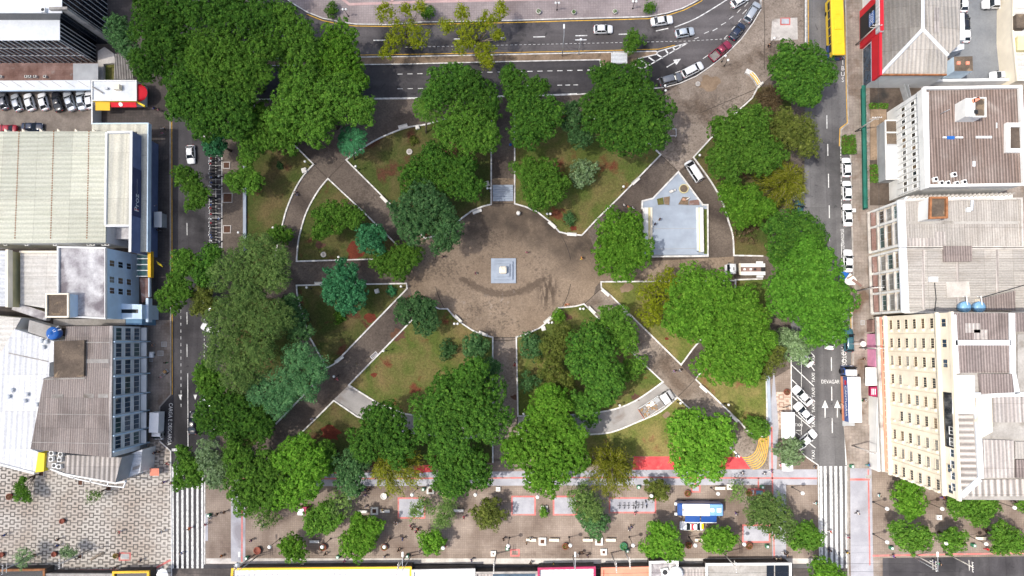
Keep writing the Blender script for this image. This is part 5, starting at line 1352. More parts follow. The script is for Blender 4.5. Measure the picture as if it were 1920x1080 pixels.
A, B_ = P[2], P[1]; L = (Vector(B_)-Vector(A)).length; BY = [640.5, 671, 702.5, 740, 775, 809, 842]
b.part('wall', wallbox(MB(), A, B_, 0, L, 2.9, 11.7, 0, .1), 'wall_white')
A2 = Vector(A)+Vector((.1, 0)); B2 = Vector(B_)+Vector((.1, 0)); ys = [G(240, v, 6)[1] for v in [612]+BY]
ys[-1] = A[1]+1.0; ss = sorted([y-A[1] for y in ys]); ss[-1] = min(ss[-1], L)
for i in range(len(ss)-1):
    for j, z in enumerate((3.3, 6.2, 9.1)):
        window(b, A2, B2, ss[i]+.35, ss[i+1]-.35, z, z+1.75, 'blue_glass' if (i*3+j) % 5 else 'green_glass', 'wall_white', 2)
m = MB()
for s in ss[:-1]: wallbox(m, A2, B2, s-.12, s+.12, .15, 11.8, -.02, .45)
b.part('fin', m, 'wall_blue')
m = MB()
for i in range(len(ss)-1): wallbox(m, A2, B2, ss[i]+.2, ss[i+1]-.2, 2.55, 2.7, 0, 1.1)
b.part('shop_awning', m, 'wall_white')
P2 = GP([(125, 853), (228, 858), (216, 905), (120, 886)], 9.0); b.part('wall', MB().prism(P2, 0, 8.8), 'wall_grey'); b.part('roof', MB().prism(P2, 8.82, 9.0), 'roof_slats_x')
P2 = GP([(85, 849), (126, 853), (122, 884), (84, 876)], 7.2); b.part('wall', MB().prism(P2, 0, 7.0), 'wall_grey'); b.part('roof', MB().flat(P2, 7.05), 'kerb_grey')
for u, v in ((95, 861), (111, 862), (96, 850), (113, 852), (101, 873), (110, 875)): ac_unit(b, u, v, 7.1, .1)
P2 = GP([(229, 856), (266, 843), (262, 886), (216, 905)], 5.0); b.part('wall', MB().prism(P2, 0, 4.8), 'wall_white'); b.part('roof', MB().flat(P2, 4.85), 'roof_lightgrey'); b.part('roof_slot', MB().prism(GP([(249, 876), (262, 872), (260, 879), (248, 882)], 4.9), 4.86, 4.9), 'kerb_grey')
m = MB(); q = GP([(84, 876), (120, 889), (216, 906), (234, 903)], 6.5); m.ribbon(q, .3, 5.9, 6.5); q2 = GP([(110, 888), (139, 897), (170, 904), (201, 911), (231, 914), (236, 900)], 5.5); m.ribbon(q2, .22, 5.2, 5.5)
for u, v, u2, v2 in ((139, 888), ) and ((110, 884, 110, 890), (139, 891, 138, 898), (170, 898, 169, 905), (202, 904, 201, 911)): m.ribbon(GP([(u, v), (u2, v2)], 5.5), .22, 5.2, 5.5)
b.part('shop_frame', m, 'wall_white')
# ---------------------------------------------------------------- east side
# these walls face west: outwards is to the left of A->B
def wallbox(mb, A, B, s0, s1, z0, z1, d0, d1, mi=0):
    A = Vector(A); B = Vector(B); t = (B-A).normalized(); n = Vector((-t.y, t.x))
    q = [A+t*s0+n*d0, A+t*s1+n*d0, A+t*s1+n*d1, A+t*s0+n*d1]
    return mb.prism([tuple(p) for p in q], z0, z1, mi)
def wallM(A, B, s, z, d):
    A = Vector(A); B = Vector(B); t = (B-A).normalized(); n = Vector((-t.y, t.x)); p = A+t*s+n*d
    return Matrix(((-t.x, 0, n.x, p.x), (-t.y, 0, n.y, p.y), (0, 1, 0, z), (0, 0, 0, 1)))
# hip-roofed shop with red street front
h = 7.0
q = GP([(1648, -160), (1802, -160), (1800, 82), (1777, 104), (1775, 140), (1650, 140)], h)
b = Bld('red_front_shop', 'hip-roofed shop with white ridges and a red street front with a display screen', cen(q))
b.part('wall', MB().prism(q, 0, h-.05), 'wall_white')
ap = (*G(1730, 55, h+1.6), h+1.6); ap2 = (*G(1730, -160, h+1.6), h+1.6); c = [(x, y, h) for x, y in q]
b.part('roof', MB().add(c+[ap, ap2], [(0, 7, 6, 5)][::-1]+[(5, 6, 0)][:0]+[(0, 5, 6, 7), (5, 4, 6), (4, 3, 6), (3, 2, 6), (2, 1, 7, 6)]), 'roof_hip')
m = MB()
def ridge(m, p, q, w=.32):
    m.tube([(p[0], p[1], p[2]+.05), (q[0], q[1], q[2]+.05)], w, 6)
ridge(m, ap, c[5]); ridge(m, ap, c[3]); ridge(m, ap, ap2); b.part('ridge', m, 'membrane_white')
b.part('gutter', MB().ribbon([q[5], q[4]], .3, h-.3, h+.1), 'rust')
b.part('roof_patch', MB().add([(*G(1750, 15, h+1.1), h+1.32), (*G(1760, 15, h+.9), h+1.15), (*G(1760, 62, h+.9), h+1.1), (*G(1750, 62, h+1.1), h+1.27)], [(0, 1, 2, 3)]), 'roof_grey')
A = q[5]; B_ = q[0]; L = (Vector(B_)-Vector(A)).length; n = (Vector(B_)-Vector(A)).normalized()
sy = lambda v: (G(1640, v, h)[1]-A[1])/n.y
m = MB(); wallbox(m, A, B_, -.4, sy(62), h-2.2, h+.9, .02, .5); wallbox(m, A, B_, sy(62)-.2, sy(-10), .2, h+1.6, .02, .6); b.part('red_front', m, 'red_wall')
b.part('screen_frame', wallbox(MB(), A, B_, sy(50), sy(5), .6, h-.1, .62, .72), 'black_frame')
sc = b.part('screen', wallbox(MB(), A, B_, sy(40), sy(17), h-2.6, h-.5, .73, .8), 'tank_blue')
for i, st in enumerate(('NOSSA', 'LOJA', 'FAZ TUDO')): b.text('lettering', st, .75 if i < 2 else .5, wallM(A, B_, sy(28), h-1.0-i*.62, .81), 'letter_white', 1.1, sc)
b.part('shop_window', wallbox(MB(), A, B_, 0, sy(66), .5, 3.6, .02, .08), 'blue_glass'); b.part('wall', wallbox(MB(), A, B_, 0, sy(62), 3.7, h-2.25, .02, .1), 'wall_blue')
roofbox(b, 'parapet', [(1648, -20), (1657, -20), (1657, 59), (1648, 59)], h, h+1.3, 'roof_lightgrey')
P = GP([(1783, 25), (1808, 24), (1810, 75), (1785, 75)], 4.5); b.part('annex', MB().prism(P, 0, 4.5), 'membrane_white')
P = GP([(1760, 82), (1808, 82), (1808, 92), (1775, 100)], 4); b.part('annex', MB().prism(P, 0, 4), 'roof_lightgrey')
P = GP([(1789, 106), (1824, 105), (1825, 133), (1790, 133)], 6); b.part('tank_house', MB().prism(P, 0, 5.9), 'wall_blue'); b.part('roof', MB().flat(P, 5.93), 'roof_moss')
for u in (1798, 1815): roofbox(b, 'hatch', rect(u-3, 115, u+3, 121), 5.9, 6.2, 'salmon')
# rear yard building at the top right corner
P = GP([(1903, -160), (2050, -160), (2050, 150), (1909, 150), (1900, 60)], 5)
b = Bld('rear_house', 'pale house wall at the right edge behind the grey parking lot', cen(P)); mass(b, P, 5, 'wall_cream', 'roof_pale', .4)
roofbox(b, 'tank_house', rect(1906, 26, 1925, 52), 4.6, 6, 'roof_moss'); roofbox(b, 'side_roof', rect(1908, 68, 1930, 94), 4.6, 5.6, 'wall_yellow')
b = Bld('boundary_wall', 'long white wall between the grey parking lot and the tower yard', G(1780, 152), 'wall')
b.part('panel', MB().ribbon(GP([(1632, 152), (1900, 149)], 2.5), .5, .1, 2.5), 'wall_white'); b.part('panel', MB().ribbon(GP([(1898, 0), (1902, 149)], 2.5), .45, .1, 2.5), 'concrete_light')
# yard with green site fence
ov('yard', rect(1631, 156, 1760, 385), 'dark_yard', .155); ov('yard', rect(1632, 203, 1662, 300), 'dry_earth', .16)
b = Bld('site_fence', 'long green mesh fence along the east pavement', G(1625, 270), 'fence')
p0, p1 = GP([(1623, 160), (1627, 390)], 2.2); b.part('mesh_panel', MB().ribbon([p0, p1], .08, .15, 2.2), 'green_mesh'); b.part('mesh_panel', MB().ribbon([(p0[0]-.5, p0[1]), (p1[0]-.5, p1[1])], .6, 2.2, 2.28), 'green_mesh'); m = MB()
for i in range(14):
    f = i/13; x, y = p0[0]+(p1[0]-p0[0])*f+.1, p0[1]+(p1[1]-p0[1])*f; m.box(x, x+.1, y-.05, y+.05, .1, 2.35)
b.part('post', m, 'steel')
b = Bld('yard_fence', 'grey mesh gate across the dark yard', G(1702, 170), 'gate'); m = MB()
m.ribbon(GP([(1696, 158), (1704, 185)], 2), .06, .2, 2); m.ribbon(GP([(1703, 158), (1709, 183)], 2), .06, .2, 2)
b.part('frame', m, 'galvanised')
P = GP([(1660, 226), (1697, 226), (1699, 335), (1662, 336)], 3.6)
b = Bld('yard_shed', 'low stained yard shed against the white tower, dark top and pale end', cen(P)); b.part('wall', MB().prism(P, 0, 3.5), 'wall_grey')
b.part('roof', MB().flat(GP([(1660, 226), (1697, 226), (1697, 247), (1660, 247)], 3.5), 3.52), 'roof_moss'); b.part('roof', MB().flat(GP([(1660, 250), (1698, 250), (1698, 270), (1661, 270)], 3.5), 3.52), 'roof_moss'); b.part('roof', MB().flat(GP([(1661, 273), (1699, 273), (1699, 335), (1662, 336)], 3.5), 3.52), 'roof_lightgrey')
m = MB(); m.ribbon(GP([(1660, 226), (1697, 226), (1699, 335), (1662, 336)], 3.6), .2, 3.4, 3.7, closed=True); m.ribbon(GP([(1660, 248.5), (1698, 248.5)], 3.6), .25, 3.4, 3.7); b.part('parapet', m, 'wall_white')
# white tower with rust-brown ribbed roof
h = 13.2
P = GP([(1732, 166), (1912, 163), (1920, 346), (1738, 349)], h)
b = Bld('white_tower', 'white walled tower with rust-brown ribbed roof and a boxy stair head', cen(P))
b.part('wall', MB().prism(P, 0, h-.4), 'wall_white'); b.part('roof', MB().flat(P, h-.38), 'roof_rust')
m = MB(); m.ribbon(P, .45, h-.4, h+.35, closed=True); b.part('parapet', m, 'wall_white'); b.part('gutter', MB().ribbon(GP([(1737, 172), (1740, 345)], h), .8, h-.36, h-.05), 'membrane_white')
b.part('facade_band', MB().prism(GP([(1727, 168), (1733, 166), (1740, 352), (1734, 354)], h), h-1.4, h+.3), 'wall_white')
A, B_ = P[3], P[0]; L = (Vector(B_)-Vector(A)).length; A2 = Vector(A)-Vector((.02, 0)); B2 = Vector(B_)-Vector((.02, 0))
for k in range(14):
    s = L*.03+k*L*.067
    for z in (5.6, 8.9): window(b, A2, B2, s, s+.62, z, z+1.25, 'window_glass', 'wall_white', 0)
m = MB()
for k in range(15): wallbox(m, A2, B2, L*.01+k*L*.067, L*.01+k*L*.067+.12, 4, 11.6, 0, .3)
b.part('fin', m, 'wall_white')
A, B_ = P[2], P[3]; L = (Vector(B_)-Vector(A)).length
q = rect(1811, 184, 1846, 218); P2 = GP(q, 16.0); b.part('stair_head', MB().prism(P2, h-.4, 16.0), 'wall_white'); b.part('roof', MB().flat(GP(rect(1826, 184, 1847, 219), 16.02), 16.02), 'roof_moss'); m = MB(); m.ribbon(GP(rect(1826, 184, 1847, 219), 16.1), .2, 16, 16.3, closed=True); b.part('parapet', m, 'wall_white')
for q in (rect(1827, 206, 1834, 213), ): roofbox(b, 'hatch', q, 16.0, 16.4, 'black_frame')
roofbox(b, 'roof_tile_heap', [(1823, 186), (1836, 181), (1838, 186), (1826, 193)], 16.0, 16.3, 'salmon')
P2 = GP(rect(1890, 234, 1990, 282), h+.2); m = MB(); m.ribbon(P2, .7, h-.4, h+.3, closed=True); b.part('light_well', m, 'wall_white'); b.part('light_well', MB().flat(GP(rect(1895, 239, 1985, 277), h), h-.2), 'dark_yard')
for u, v in ((1755, 336), (1766, 343), (1778, 343), (1795, 344), (1809, 341), (1790, 327)): ac_unit(b, u, v, h-.35, .2, .42)
for u0, v0, u1, v1, mt in ((1776, 255, 1790, 261, 'tank_blue'), (1768, 256, 1775, 259, 'membrane_white'), (1792, 256, 1806, 259, 'membrane_white'), (1830, 255, 1860, 259, 'membrane_white'), (1868, 230, 1870, 240, 'membrane_white'), (1824, 302, 1829, 312, 'membrane_white')): roofbox(b, 'skylight', rect(u0, v0, u1, v1), h-.35, h-.25, mt)
m = MB(); p = G(1764, 213, h); p2 = G(1781, 205, h+.8); m.tube([(*p, h-.2), (*p2, h+.8)], .05, 5); m.tube([(*p, h-.2), (p[0], p[1], h+1.2)], .05, 5); b.part('antenna', m, 'steel')
m = MB(); P3 = GP([(1738, 349), (1920, 346)], h); A, B_ = P3
# louvred band on the side that faces the beige roofs
P2 = GP([(1700, 368), (1900, 362), (1900, 372), (1690, 384)], 8.5); b.part('louvre_deck', MB().prism(P2, 5, 8.3), 'wall_white'); m = MB()
for i in range(24):
    u = 1702+i*8.2; m.ribbon(GP([(u, 371.5-i*.22), (u+13, 366-i*.22)], 8.5), .22, 8.3, 8.5)
b.part('louvre', m, 'kerb_grey')
# beige-roofed terrace with framed street front
h = 11.6
for nm, lab, pts, roofm, lines in (
    ('framed_front_building', 'beige flat-roofed building with white framed street front and a rusty roof tank box', [(1690, 376), (1916, 372), (1918, 463), (1693, 464)], 'roof_beige', [393, 429, 474]),
    ('framed_front_building', 'grey-beige roofed building with white framed front and a mauve roof patch', [(1693, 465.5), (2040, 465.5), (2040, 584), (1698, 586)], 'roof_beige_rows', [477, 515, 552, 588])):
    P = GP(pts, h); b = Bld(nm, lab, cen(P)); b.part('wall', MB().prism(P, 0, h-.3), 'wall_cream_dark'); b.part('roof', MB().flat(P, h-.28), roofm)
    m = MB(); m.ribbon(P, .35, h-.3, h, closed=True); b.part('parapet', m, 'concrete_light')
    b.part('parapet', MB().ribbon(GP([pts[0], pts[3]], h+.1), 1.3, h-.3, h+.12), 'membrane_white')
    A, B_ = P[3], P[0]; L = (Vector(B_)-Vector(A)).length
    ss = sorted([min(L-.2, max(.2, G(1634, v, .5)[1]-A[1])) for v in lines])
    m = MB()
    for s in ss: wallbox(m, A, B_, s-.2, s+.2, .2, h-.05, 0, .6)
    b.part('fin', m, 'wall_white')
    m = MB()
    for z in (3.2, 6.0, 8.8): wallbox(m, A, B_, .3, L-.3, z-.14, z+.14, 0, .38)
    wallbox(m, A, B_, .2, L-.2, .9, 1.2, .2, 1.1); b.part('floor_slab', m, 'concrete_light')
    for i in range(len(ss)-1):
        for j, z in enumerate((3.7, 6.4, 9.1)):
            window(b, A, B_, ss[i]+.5, ss[i+1]-.5, z, z+1.5, ('green_glass', 'window_glass', 'pale_glass')[(i+j) % 3], 'galvanised', 2)
        b.part('shop_roof', wallbox(MB(), A, B_, ss[i]+.25, ss[i+1]-.25, 2.0, 2.3, .1, .95), 'terrace_tile')
    if roofm == 'roof_beige':
        P2 = GP([(1744, 371), (1774, 371), (1774, 408), (1743, 409)], 15.0); b.part('tank_house', MB().prism(P2, h-.3, 14.8), 'wall_white'); m = MB(); m.ribbon(P2, .35, 14.8, 15.3, closed=True); b.part('parapet', m, 'rust'); b.part('roof', MB().flat(P2, 14.83), 'roof_moss')
        x, y = G(1738, 378, 13.8); b.part('shutter', MB().prism(GP([(1742.5, 372), (1743.2, 372), (1743.2, 381), (1742.5, 381)], 13.8), 12.6, 14.2), 'terrace_tile')
        b.part('roof_patch', MB().flat(GP(rect(1755, 434, 1775, 447), h), h-.26), 'roof_grey'); b.part('roof_patch', MB().flat(GP(rect(1693, 446, 1776, 462), h), h-.265), 'roof_grey'); b.part('roof_seam', MB().ribbon(GP([(1692, 417), (1915, 417)], h), .5, h-.27, h-.25), 'roof_concrete')
        b.part('pipe', MB().tube([(*G(1823, 376, h), h), (*G(1821, 395, h), h)], .3, 8), 'galvanised'); roofbox(b, 'hatch', rect(1814, 389, 1820, 397), h-.3, h+.3, 'membrane_white')
    else:
        b.part('roof_patch', MB().prism(GP([(1770, 461), (1823, 461), (1823, 490), (1771, 491)], h+.3), h-.3, h+.3), 'roof_mauve')
        for u in (1733, 1797, 1872): b.part('roof_seam', MB().ribbon(GP([(u, 468), (u, 580)], h), .5, h-.27, h-.25), 'roof_grey')
        roofbox(b, 'hatch', rect(1743, 519, 1759, 528), h-.3, h+.2, 'membrane_white'); roofbox(b, 'skylight', [(1774, 529), (1817, 527), (1820, 556), (1776, 558)], h-.3, h-.1, 'concrete_light')
        for u in (1804, 1831):
            t = empty('water_tank', (*G(u, 576, h), h-.28), 0, 'pale blue water tank on the grey-beige roof by the cream tower', 'water tank', 'pale blue water tanks')
            MB().lathe([(.85, 0), (.95, .6), (1.0, 1.2), (.95, 1.35), (.4, 1.55), (.02, 1.6)], n=18).build('tank', 'tank_pale', t, True); MB().tube([(.2, .3, 1.5), (.3, 1.9, 1.2), (.3, 1.9, .1)], .09, 6).build('pipe', 'letter_white', t)
        P2 = GP([(1838, 560), (1905, 545), (1905, 582), (1840, 582)], h+1.2); b.part('roof_house', MB().prism(P2, h-.3, h+1.0), 'wall_cream'); b.part('roof', MB().flat(P2, h+1.05), 'roof_mauve')
        m = MB(); m.tube([(*G(1840, 558, h), h+.3), (*G(1925, 533, h), h+.3)], .06, 4); m.tube([(*G(1753, 530, h), h-.1), (*G(1756, 560, h), h-.1), (*G(1753, 584, h), h-.1)], .08, 4); b.part('cable', m, 'black_frame')
# cream hotel-like tower
A = Vector((65.25, -24.9)); B_ = Vector((65.35, 4.25)); h1, h2 = 21.8, 25.4
P = [tuple(A), (120, -24.9), (120, 4.25), tuple(B_)]
b = Bld('cream_tower', 'tall cream tower with nine rows of small street windows at the lower right', cen(P))
L = (B_-A).length
b.part('wall', MB().prism(P, 0, h2-.4), 'wall_cream'); b.part('roof', MB().flat(P, h2-.38), 'roof_concrete')
m = MB(); wallbox(m, A, B_, -.1, L+.1, h1, h1+.35, 0, .45); b.part('cornice', m, 'wall_cream'); b.part('cornice', wallbox(MB(), A, B_, -.1, L+.1, h2-.4, h2+.3, -.3, .12), 'wall_cream'); b.part('cornice', wallbox(MB(), A, B_, -.1, L+.1, 5.0, 5.5, 0, .5), 'wall_cream')
rows = [G(1700, v, 12)[1] for v in (608, 643, 677, 713, 748, 783, 821, 855, 890)]
sr = [y-A.y for y in rows]
# column bands and lintel blocks between the windows
m = MB()
for i, s in enumerate(sr):
    for k in range(6):
        z = 6.2+k*2.62; wallbox(m, A, B_, s-1.3, s-.92, z-.1, z+1.1, 0, .25)
b.part('lintel_block', m, 'wall_cream')
m = MB()
for i in range(len(sr)-1): wallbox(m, A, B_, (sr[i]+sr[i+1])/2-.06, (sr[i]+sr[i+1])/2+.02, 5.6, h1-.05, 0, .07)
b.part('drain_pipe', m, 'wall_cream_dark')
for i, s in enumerate(sr):
    for k in range(6):
        if (i, k) in ((3, 2), (5, 0)):
            continue
        z = 6.6+k*2.62; window(b, A, B_, s-.78, s+.78, z, z+.95, 'window_glass', 'wall_cream_dark', 3, .07, .06)
for i, s in enumerate(sr):
    if i in (3, 4, 5, 6): continue
    window(b, A, B_, s-.6, s+.6, 22.9, 24.1, 'blue_glass', 'wall_cream_dark', 1)
for i in range(6):
    s = 1.2+i*1.75; window(b, A, B_, s, s+1.1, 23.9, 24.8, 'blue_glass', 'wall_white', 1)
b.part('plant_recess', wallbox(MB(), A, B_, sr[6]+.2, sr[3]-1.2, 22.5, 24.9, .01, .05), 'facade_glass')
# roofs of the cream tower, each a ribbed panel
Z = h2-.3
for q, mt, dz in ((rect(1790, 587, 1891, 639), 'roof_mauve', .1), (rect(1795, 646, 1896, 699), 'roof_mauve', .1), ([(1837, 701), (1898, 701), (1902, 736), (1840, 739)], 'roof_mauve', .5), (rect(1786, 704, 1828, 776), 'roof_white', .05),
                  ([(1794, 777), (1824, 777), (1832, 896), (1800, 928)], 'roof_slats', .15), ([(1838, 900), (1975, 897), (1978, 930), (1808, 931)], 'roof_slats_x', .15), ([(1844, 824), (1901, 826), (1902, 896), (1845, 896)], 'roof_grey', .3), ([(1862, 745), (1975, 742), (1975, 792), (1862, 792)], 'roof_grey', .5), (rect(1897, 587, 1990, 622), 'roof_mauve', .4), (rect(1908, 626, 1990, 738), 'roof_concrete', .2), (rect(1904, 828, 1990, 860), 'roof_beige', .3), (rect(1905, 862, 1990, 896), 'roof_mauve', .3)):
    b.part('roof_panel', MB().prism(GP(q, Z+dz), Z-.05, Z+dz), mt)
for q in ([(1792, 642.5), (1896, 642.5)], [(1898, 587), (1900, 700), (1908, 738)], [(1834, 775), (1840, 897)], [(1803, 930), (1838, 898)], [(1788, 590), (1794, 700)], [(1830, 741), (1975, 740)]):
    b.part('gutter', MB().ribbon(GP(q, Z+.4), .8, Z-.05, Z+.42), 'membrane_white')
for q in (rect(1810, 606, 1838, 624), rect(1826, 618, 1852, 637)): b.part('roof_patch', MB().flat(GP(q, Z+.1), Z+.12), 'roof_grey')
b.part('roof_house', MB().prism(GP([(1838, 741), (1860, 741), (1861, 810), (1842, 820), (1834, 790)], Z+1), Z, Z+1), 'wall_cream')
# low shop strip at the foot of the cream tower
b = Bld('shop_strip', 'low row of shops with pink, crimson and green fronts below the cream tower', G(1640, 740), 'shop')
b.part('canopy', MB().prism(GP([(1643, 594), (1656, 594), (1668, 884), (1654, 885)], 4.8), 4.2, 4.8), 'concrete_light')
b.part('canopy_edge', MB().ribbon(GP([(1651, 595), (1662, 884)], 4.9), .35, 4.8, 5.0), 'salmon'); m = MB()
for i in range(24): 
    f = i/23; u = 1655+f*11; v = 598+f*282; m.box(*sorted((G(u-2, v, 5)[0], G(u+3, v, 5)[0])), G(u, v, 5)[1]-.05, G(u, v, 5)[1]+.05, 4.8, 5.05)
b.part('canopy_rib', m, 'wall_white'); b.part('skylight', MB().prism(GP([(1650, 597), (1656, 597), (1667, 884), (1661, 884)], 4.9), 4.8, 4.88), 'window_glass')
for v0, v1, mt in ((599, 622, 'terrace_tile'), (626, 652, 'pink_wall'), (655, 688, 'pink_wall'), (724, 744, 'crimson'), (745, 800, 'wall_white'), (800, 884, 'wall_white')):
    f = (v0-595)/290; b.part('shop_front', MB().prism(GP([(1640+f*8, v0), (1646+f*10, v0), (1646+f*10, v1), (1640+f*8, v1)], 3.4), .2, 3.4 if mt != 'terrace_tile' else 2.5), mt)
b.part('awning', MB().prism(GP(rect(1623, 689, 1645, 723), 3.1), 2.95, 3.1), 'wall_white')
sgn = b.part('sign_board', MB().prism(GP(rect(1632, 726, 1645, 743), 3.5), 3.42, 3.5), 'crimson'); m = MB()
for u in (1635, 1638, 1641): m.ribbon(GP([(u, 729), (u, 740)], 3.5), .12, 3.5, 3.52)
b.part('lettering', m, 'letter_white', sgn)
# ---------------------------------------------------------------- south side
def shop(label, q, h, roof, rim, extra=None):
    P = GP(q, h); b = Bld('shop_building', label, cen(P)); b.part('wall', MB().prism(P, 0, h-.3), 'sidewalk_dark'); b.part('roof', MB().flat(P, h-.28), roof)  # dark wall colour stands in for the shadowed strip and brown awnings
    m = MB(); m.ribbon(P, .4, h-.3, h+.15, closed=True); b.part('parapet', m, rim)
    if extra: extra(b, h)
    return b
shop('white-roofed shop with a yellow rim along the south street', [(436, 1067), (770, 1064), (770, 1200), (425, 1200)], 3.2, 'roof_white', 'amber_paint')
shop('pale pink roofed shop right of the yellow-rimmed one', [(774, 1070), (889, 1068), (889, 1200), (774, 1200)], 3.2, 'roof_white', 'wall_white')
shop('dark glass roofed arcade between two pale shops on the south side', [(892, 1074), (1006, 1073), (1006, 1200), (892, 1200)], 3, 'roof_grey', 'kerb_grey', lambda b, h: b.part('skylight', MB().prism(GP(rect(924, 1074, 1004, 1120), h), h-.2, h-.05), 'blue_glass'))
shop('white-roofed shop with a crimson front line at the bottom edge', [(1010, 1066), (1115, 1064), (1115, 1200), (1010, 1200)], 3.2, 'roof_white', 'crimson')
shop('salmon-roofed shop at the bottom edge', [(1129, 1066), (1217, 1064), (1217, 1200), (1129, 1200)], 3.2, 'salmon', 'salmon')
def ex1(b, h): ac_unit(b, 1247, 1073, h-.28, .2, .7); vent(b, 1268, 1076, h-.3, 1.3)
shop('stained white roof with a large fan at the bottom edge', [(1219, 1054), (1270, 1052), (1270, 1200), (1219, 1200)], 3.4, 'roof_stained', 'wall_white', ex1)
shop('dark corrugated roof right of the stained white one', [(1273, 1065), (1324, 1065), (1324, 1200), (1273, 1200)], 2.8, 'roof_grey', 'kerb_grey')
def ex2(b, h):
    for u in (1438, 1454): b.part('light_well', MB().flat(GP(rect(u, 1060, u+14 if u < 1450 else u+26, 1200), h), h-.2), 'facade_glass')
shop('mottled concrete roof with two black light wells at the bottom edge', [(1325, 1058), (1482, 1057), (1482, 1200), (1325, 1200)], 3.2, 'roof_concrete', 'wall_white', ex2)
shop('dark glass roof with orange rim at the lower left edge', [(-60, 1070), (83, 1068), (83, 1200), (-60, 1200)], 3, 'facade_glass', 'rust')
shop('small dark roof with amber rim below the patterned plaza', [(213, 1073), (278, 1072), (278, 1200), (213, 1200)], 3, 'facade_glass', 'amber_paint')
shop('dark roof at the bottom left of the south street, behind the yellow rim', [(85, 1077), (210, 1077), (210, 1200), (85, 1200)], 2.8, 'roof_grey', 'kerb_grey')
NS = 'cars on the north street'
car('hatchback_car', 1131, 54, 0, 'white', 'white hatchback alone on the north street, right of the lamp post', NS)
car('sedan_car', 1241, 38, 8, 'white', 'white sedan in the outer lane beside the kerb of the north plaza', NS)
car('hatchback_car', 1284, 60, 10, 'pale', 'silver hatchback in the inner lane below the white sedan', NS)
car('hatchback_car', 1388, 0, 30, 'white', 'white car cut by the top edge of the photo', NS)
PK = 'cars parked along the curved forecourt kerb'
car('estate_car', 1411, 22, 57, 'silver', 'silver estate parked highest up the curved kerb', PK, .03)
car('hatchback_car', 1383, 58, 52, 'navy', 'dark blue hatchback parked beside the oil stains', PK)
car('pickup_truck', 1351, 95, 40, 'maroon', 'maroon pickup parked on the curved kerb', PK, cat='pickup')
car('estate_car', 1299, 130, 27, 'white', 'white estate parked below the maroon pickup', PK)
car('estate_car', 1258, 148, 15, 'grey', 'dark grey car parked under the edge of the huge round tree', PK)
car('minivan', 1301, 321, 122, 'white', 'white minivan parked next to the point of the blue stage', None, .16, cat='van')
EK = 'cars parked along the east street'
car('hatchback_car', 1588, 313.5, 90, 'white', 'white car first in the row below the hedge', EK)
car('hatchback_car', 1589, 357, 90, 'white', 'white car second in the row, before the open-door one', EK)
car('sedan_car', 1590, 403, 90, 'white', 'white sedan with its right door open', EK, extra=lambda c: MB().bbox(.55, 1.25, -1.55, -.92, .5, .95, .03).build('door', 'paint_white', c))
car('sedan_car', 1591, 489, 88, 'white', 'white sedan parked just before the broken wooden kiosk', EK)
car('sedan_car', 1557, 634, 84, 'white', 'white sedan driving out from under the giant tree', None)
car('estate_car', 1592, 638, 90, 'teal', 'dark teal car with silver roof parked ahead of the blue truck', EK)
TX = 'taxis at the taxi rank'
car('sedan_car', 1505, 742, 133, 'white', 'white taxi in the angled bay beside the brown planter', TX)
car('sedan_car', 1508, 774, 131, 'white', 'white taxi in the angled bay nearest the white canopy', TX)
car('sedan_car', 1513, 824, 40, 'white', 'white taxi half hidden by the pale variegated tree', TX)
car('sedan_car', 1507, 669, 133, 'white', 'white taxi tail showing from under the pale grey-green tree', TX)
car('estate_car', 1497, 396, 80, 'teal', 'dark car parked under the fan-shaped bamboo', None)
WSC = 'cars on the west street'
car('hatchback_car', 357, 289, -86, 'white', 'white hatchback driving down the west street below the corner grove', WSC)
car('sedan_car', 361, 793, 90, 'black', 'black car at the lower end of the west street', WSC)
car('hatchback_car', 393, 617, 152, 'white', 'white car in the angled bays beside the feathery trees', 'cars in the angled bays of the west street')
car('hatchback_car', 392, 757, 150, 'pale', 'pale car nosed into the street trees above the black car', 'cars in the angled bays of the west street')
car('hatchback_car', 391, 577, 152, 'silver', 'silver car almost hidden by the ragged street tree', 'cars in the angled bays of the west street')
CP = 'cars in the car park by the carport'
for u, v, k, c, dg, lb in ((6, 189, 'hatchback_car', 'grey', 108, 'dark grey car cut by the left edge in the car park row'), (31, 192, 'hatchback_car', 'silver', 112, 'silver car in the car park, second from the left edge'), (55, 191, 'hatchback_car', 'white', 110, 'cream-white car between the silver and the bright white one'), (81, 190, 'hatchback_car', 'white', 108, 'bright white car left of the black one in the car park'),
                         (107, 190, 'sedan_car', 'black', 106, 'black sedan in the car park row'), (130, 189, 'sedan_car', 'silver', 112, 'silver sedan right of the black one in the car park'), (152, 187, 'sedan_car', 'pale', 102, 'pale silver sedan, last whole car of the row'), (168, 187, 'hatchback_car', 'white', 100, 'white car half hidden by the pale office roof')):
    car(k, u, v, dg, c, lb, CP, .16)
car('sedan_car', 12, 242, 180, 'red', 'red car against the cream warehouse wall', CP, .16)
car('sedan_car', 60, 238, 0, 'navy', 'dark blue car against the cream warehouse wall', CP, .16)
LT = 'vehicles on the grey parking lot'
car('pickup_truck', 1866, 8, 180, 'white', 'white pickup on the grey lot at the upper right', LT, .16, cat='pickup')
car('sedan_car', 1878, 142, 180, 'white', 'white sedan beside the boundary wall of the grey lot', LT, .16)
car('hatchback_car', 1806, 5, 90, 'white', 'white car at the top edge behind the hip-roofed shop', LT, .16)
car('hatchback_car', 1810, 62, 90, 'white', 'white car tucked behind the white annex', LT, .16)
car('hatchback_car', 1809, 42, 90, 'black', 'black car tucked behind the white annex', LT, .16)
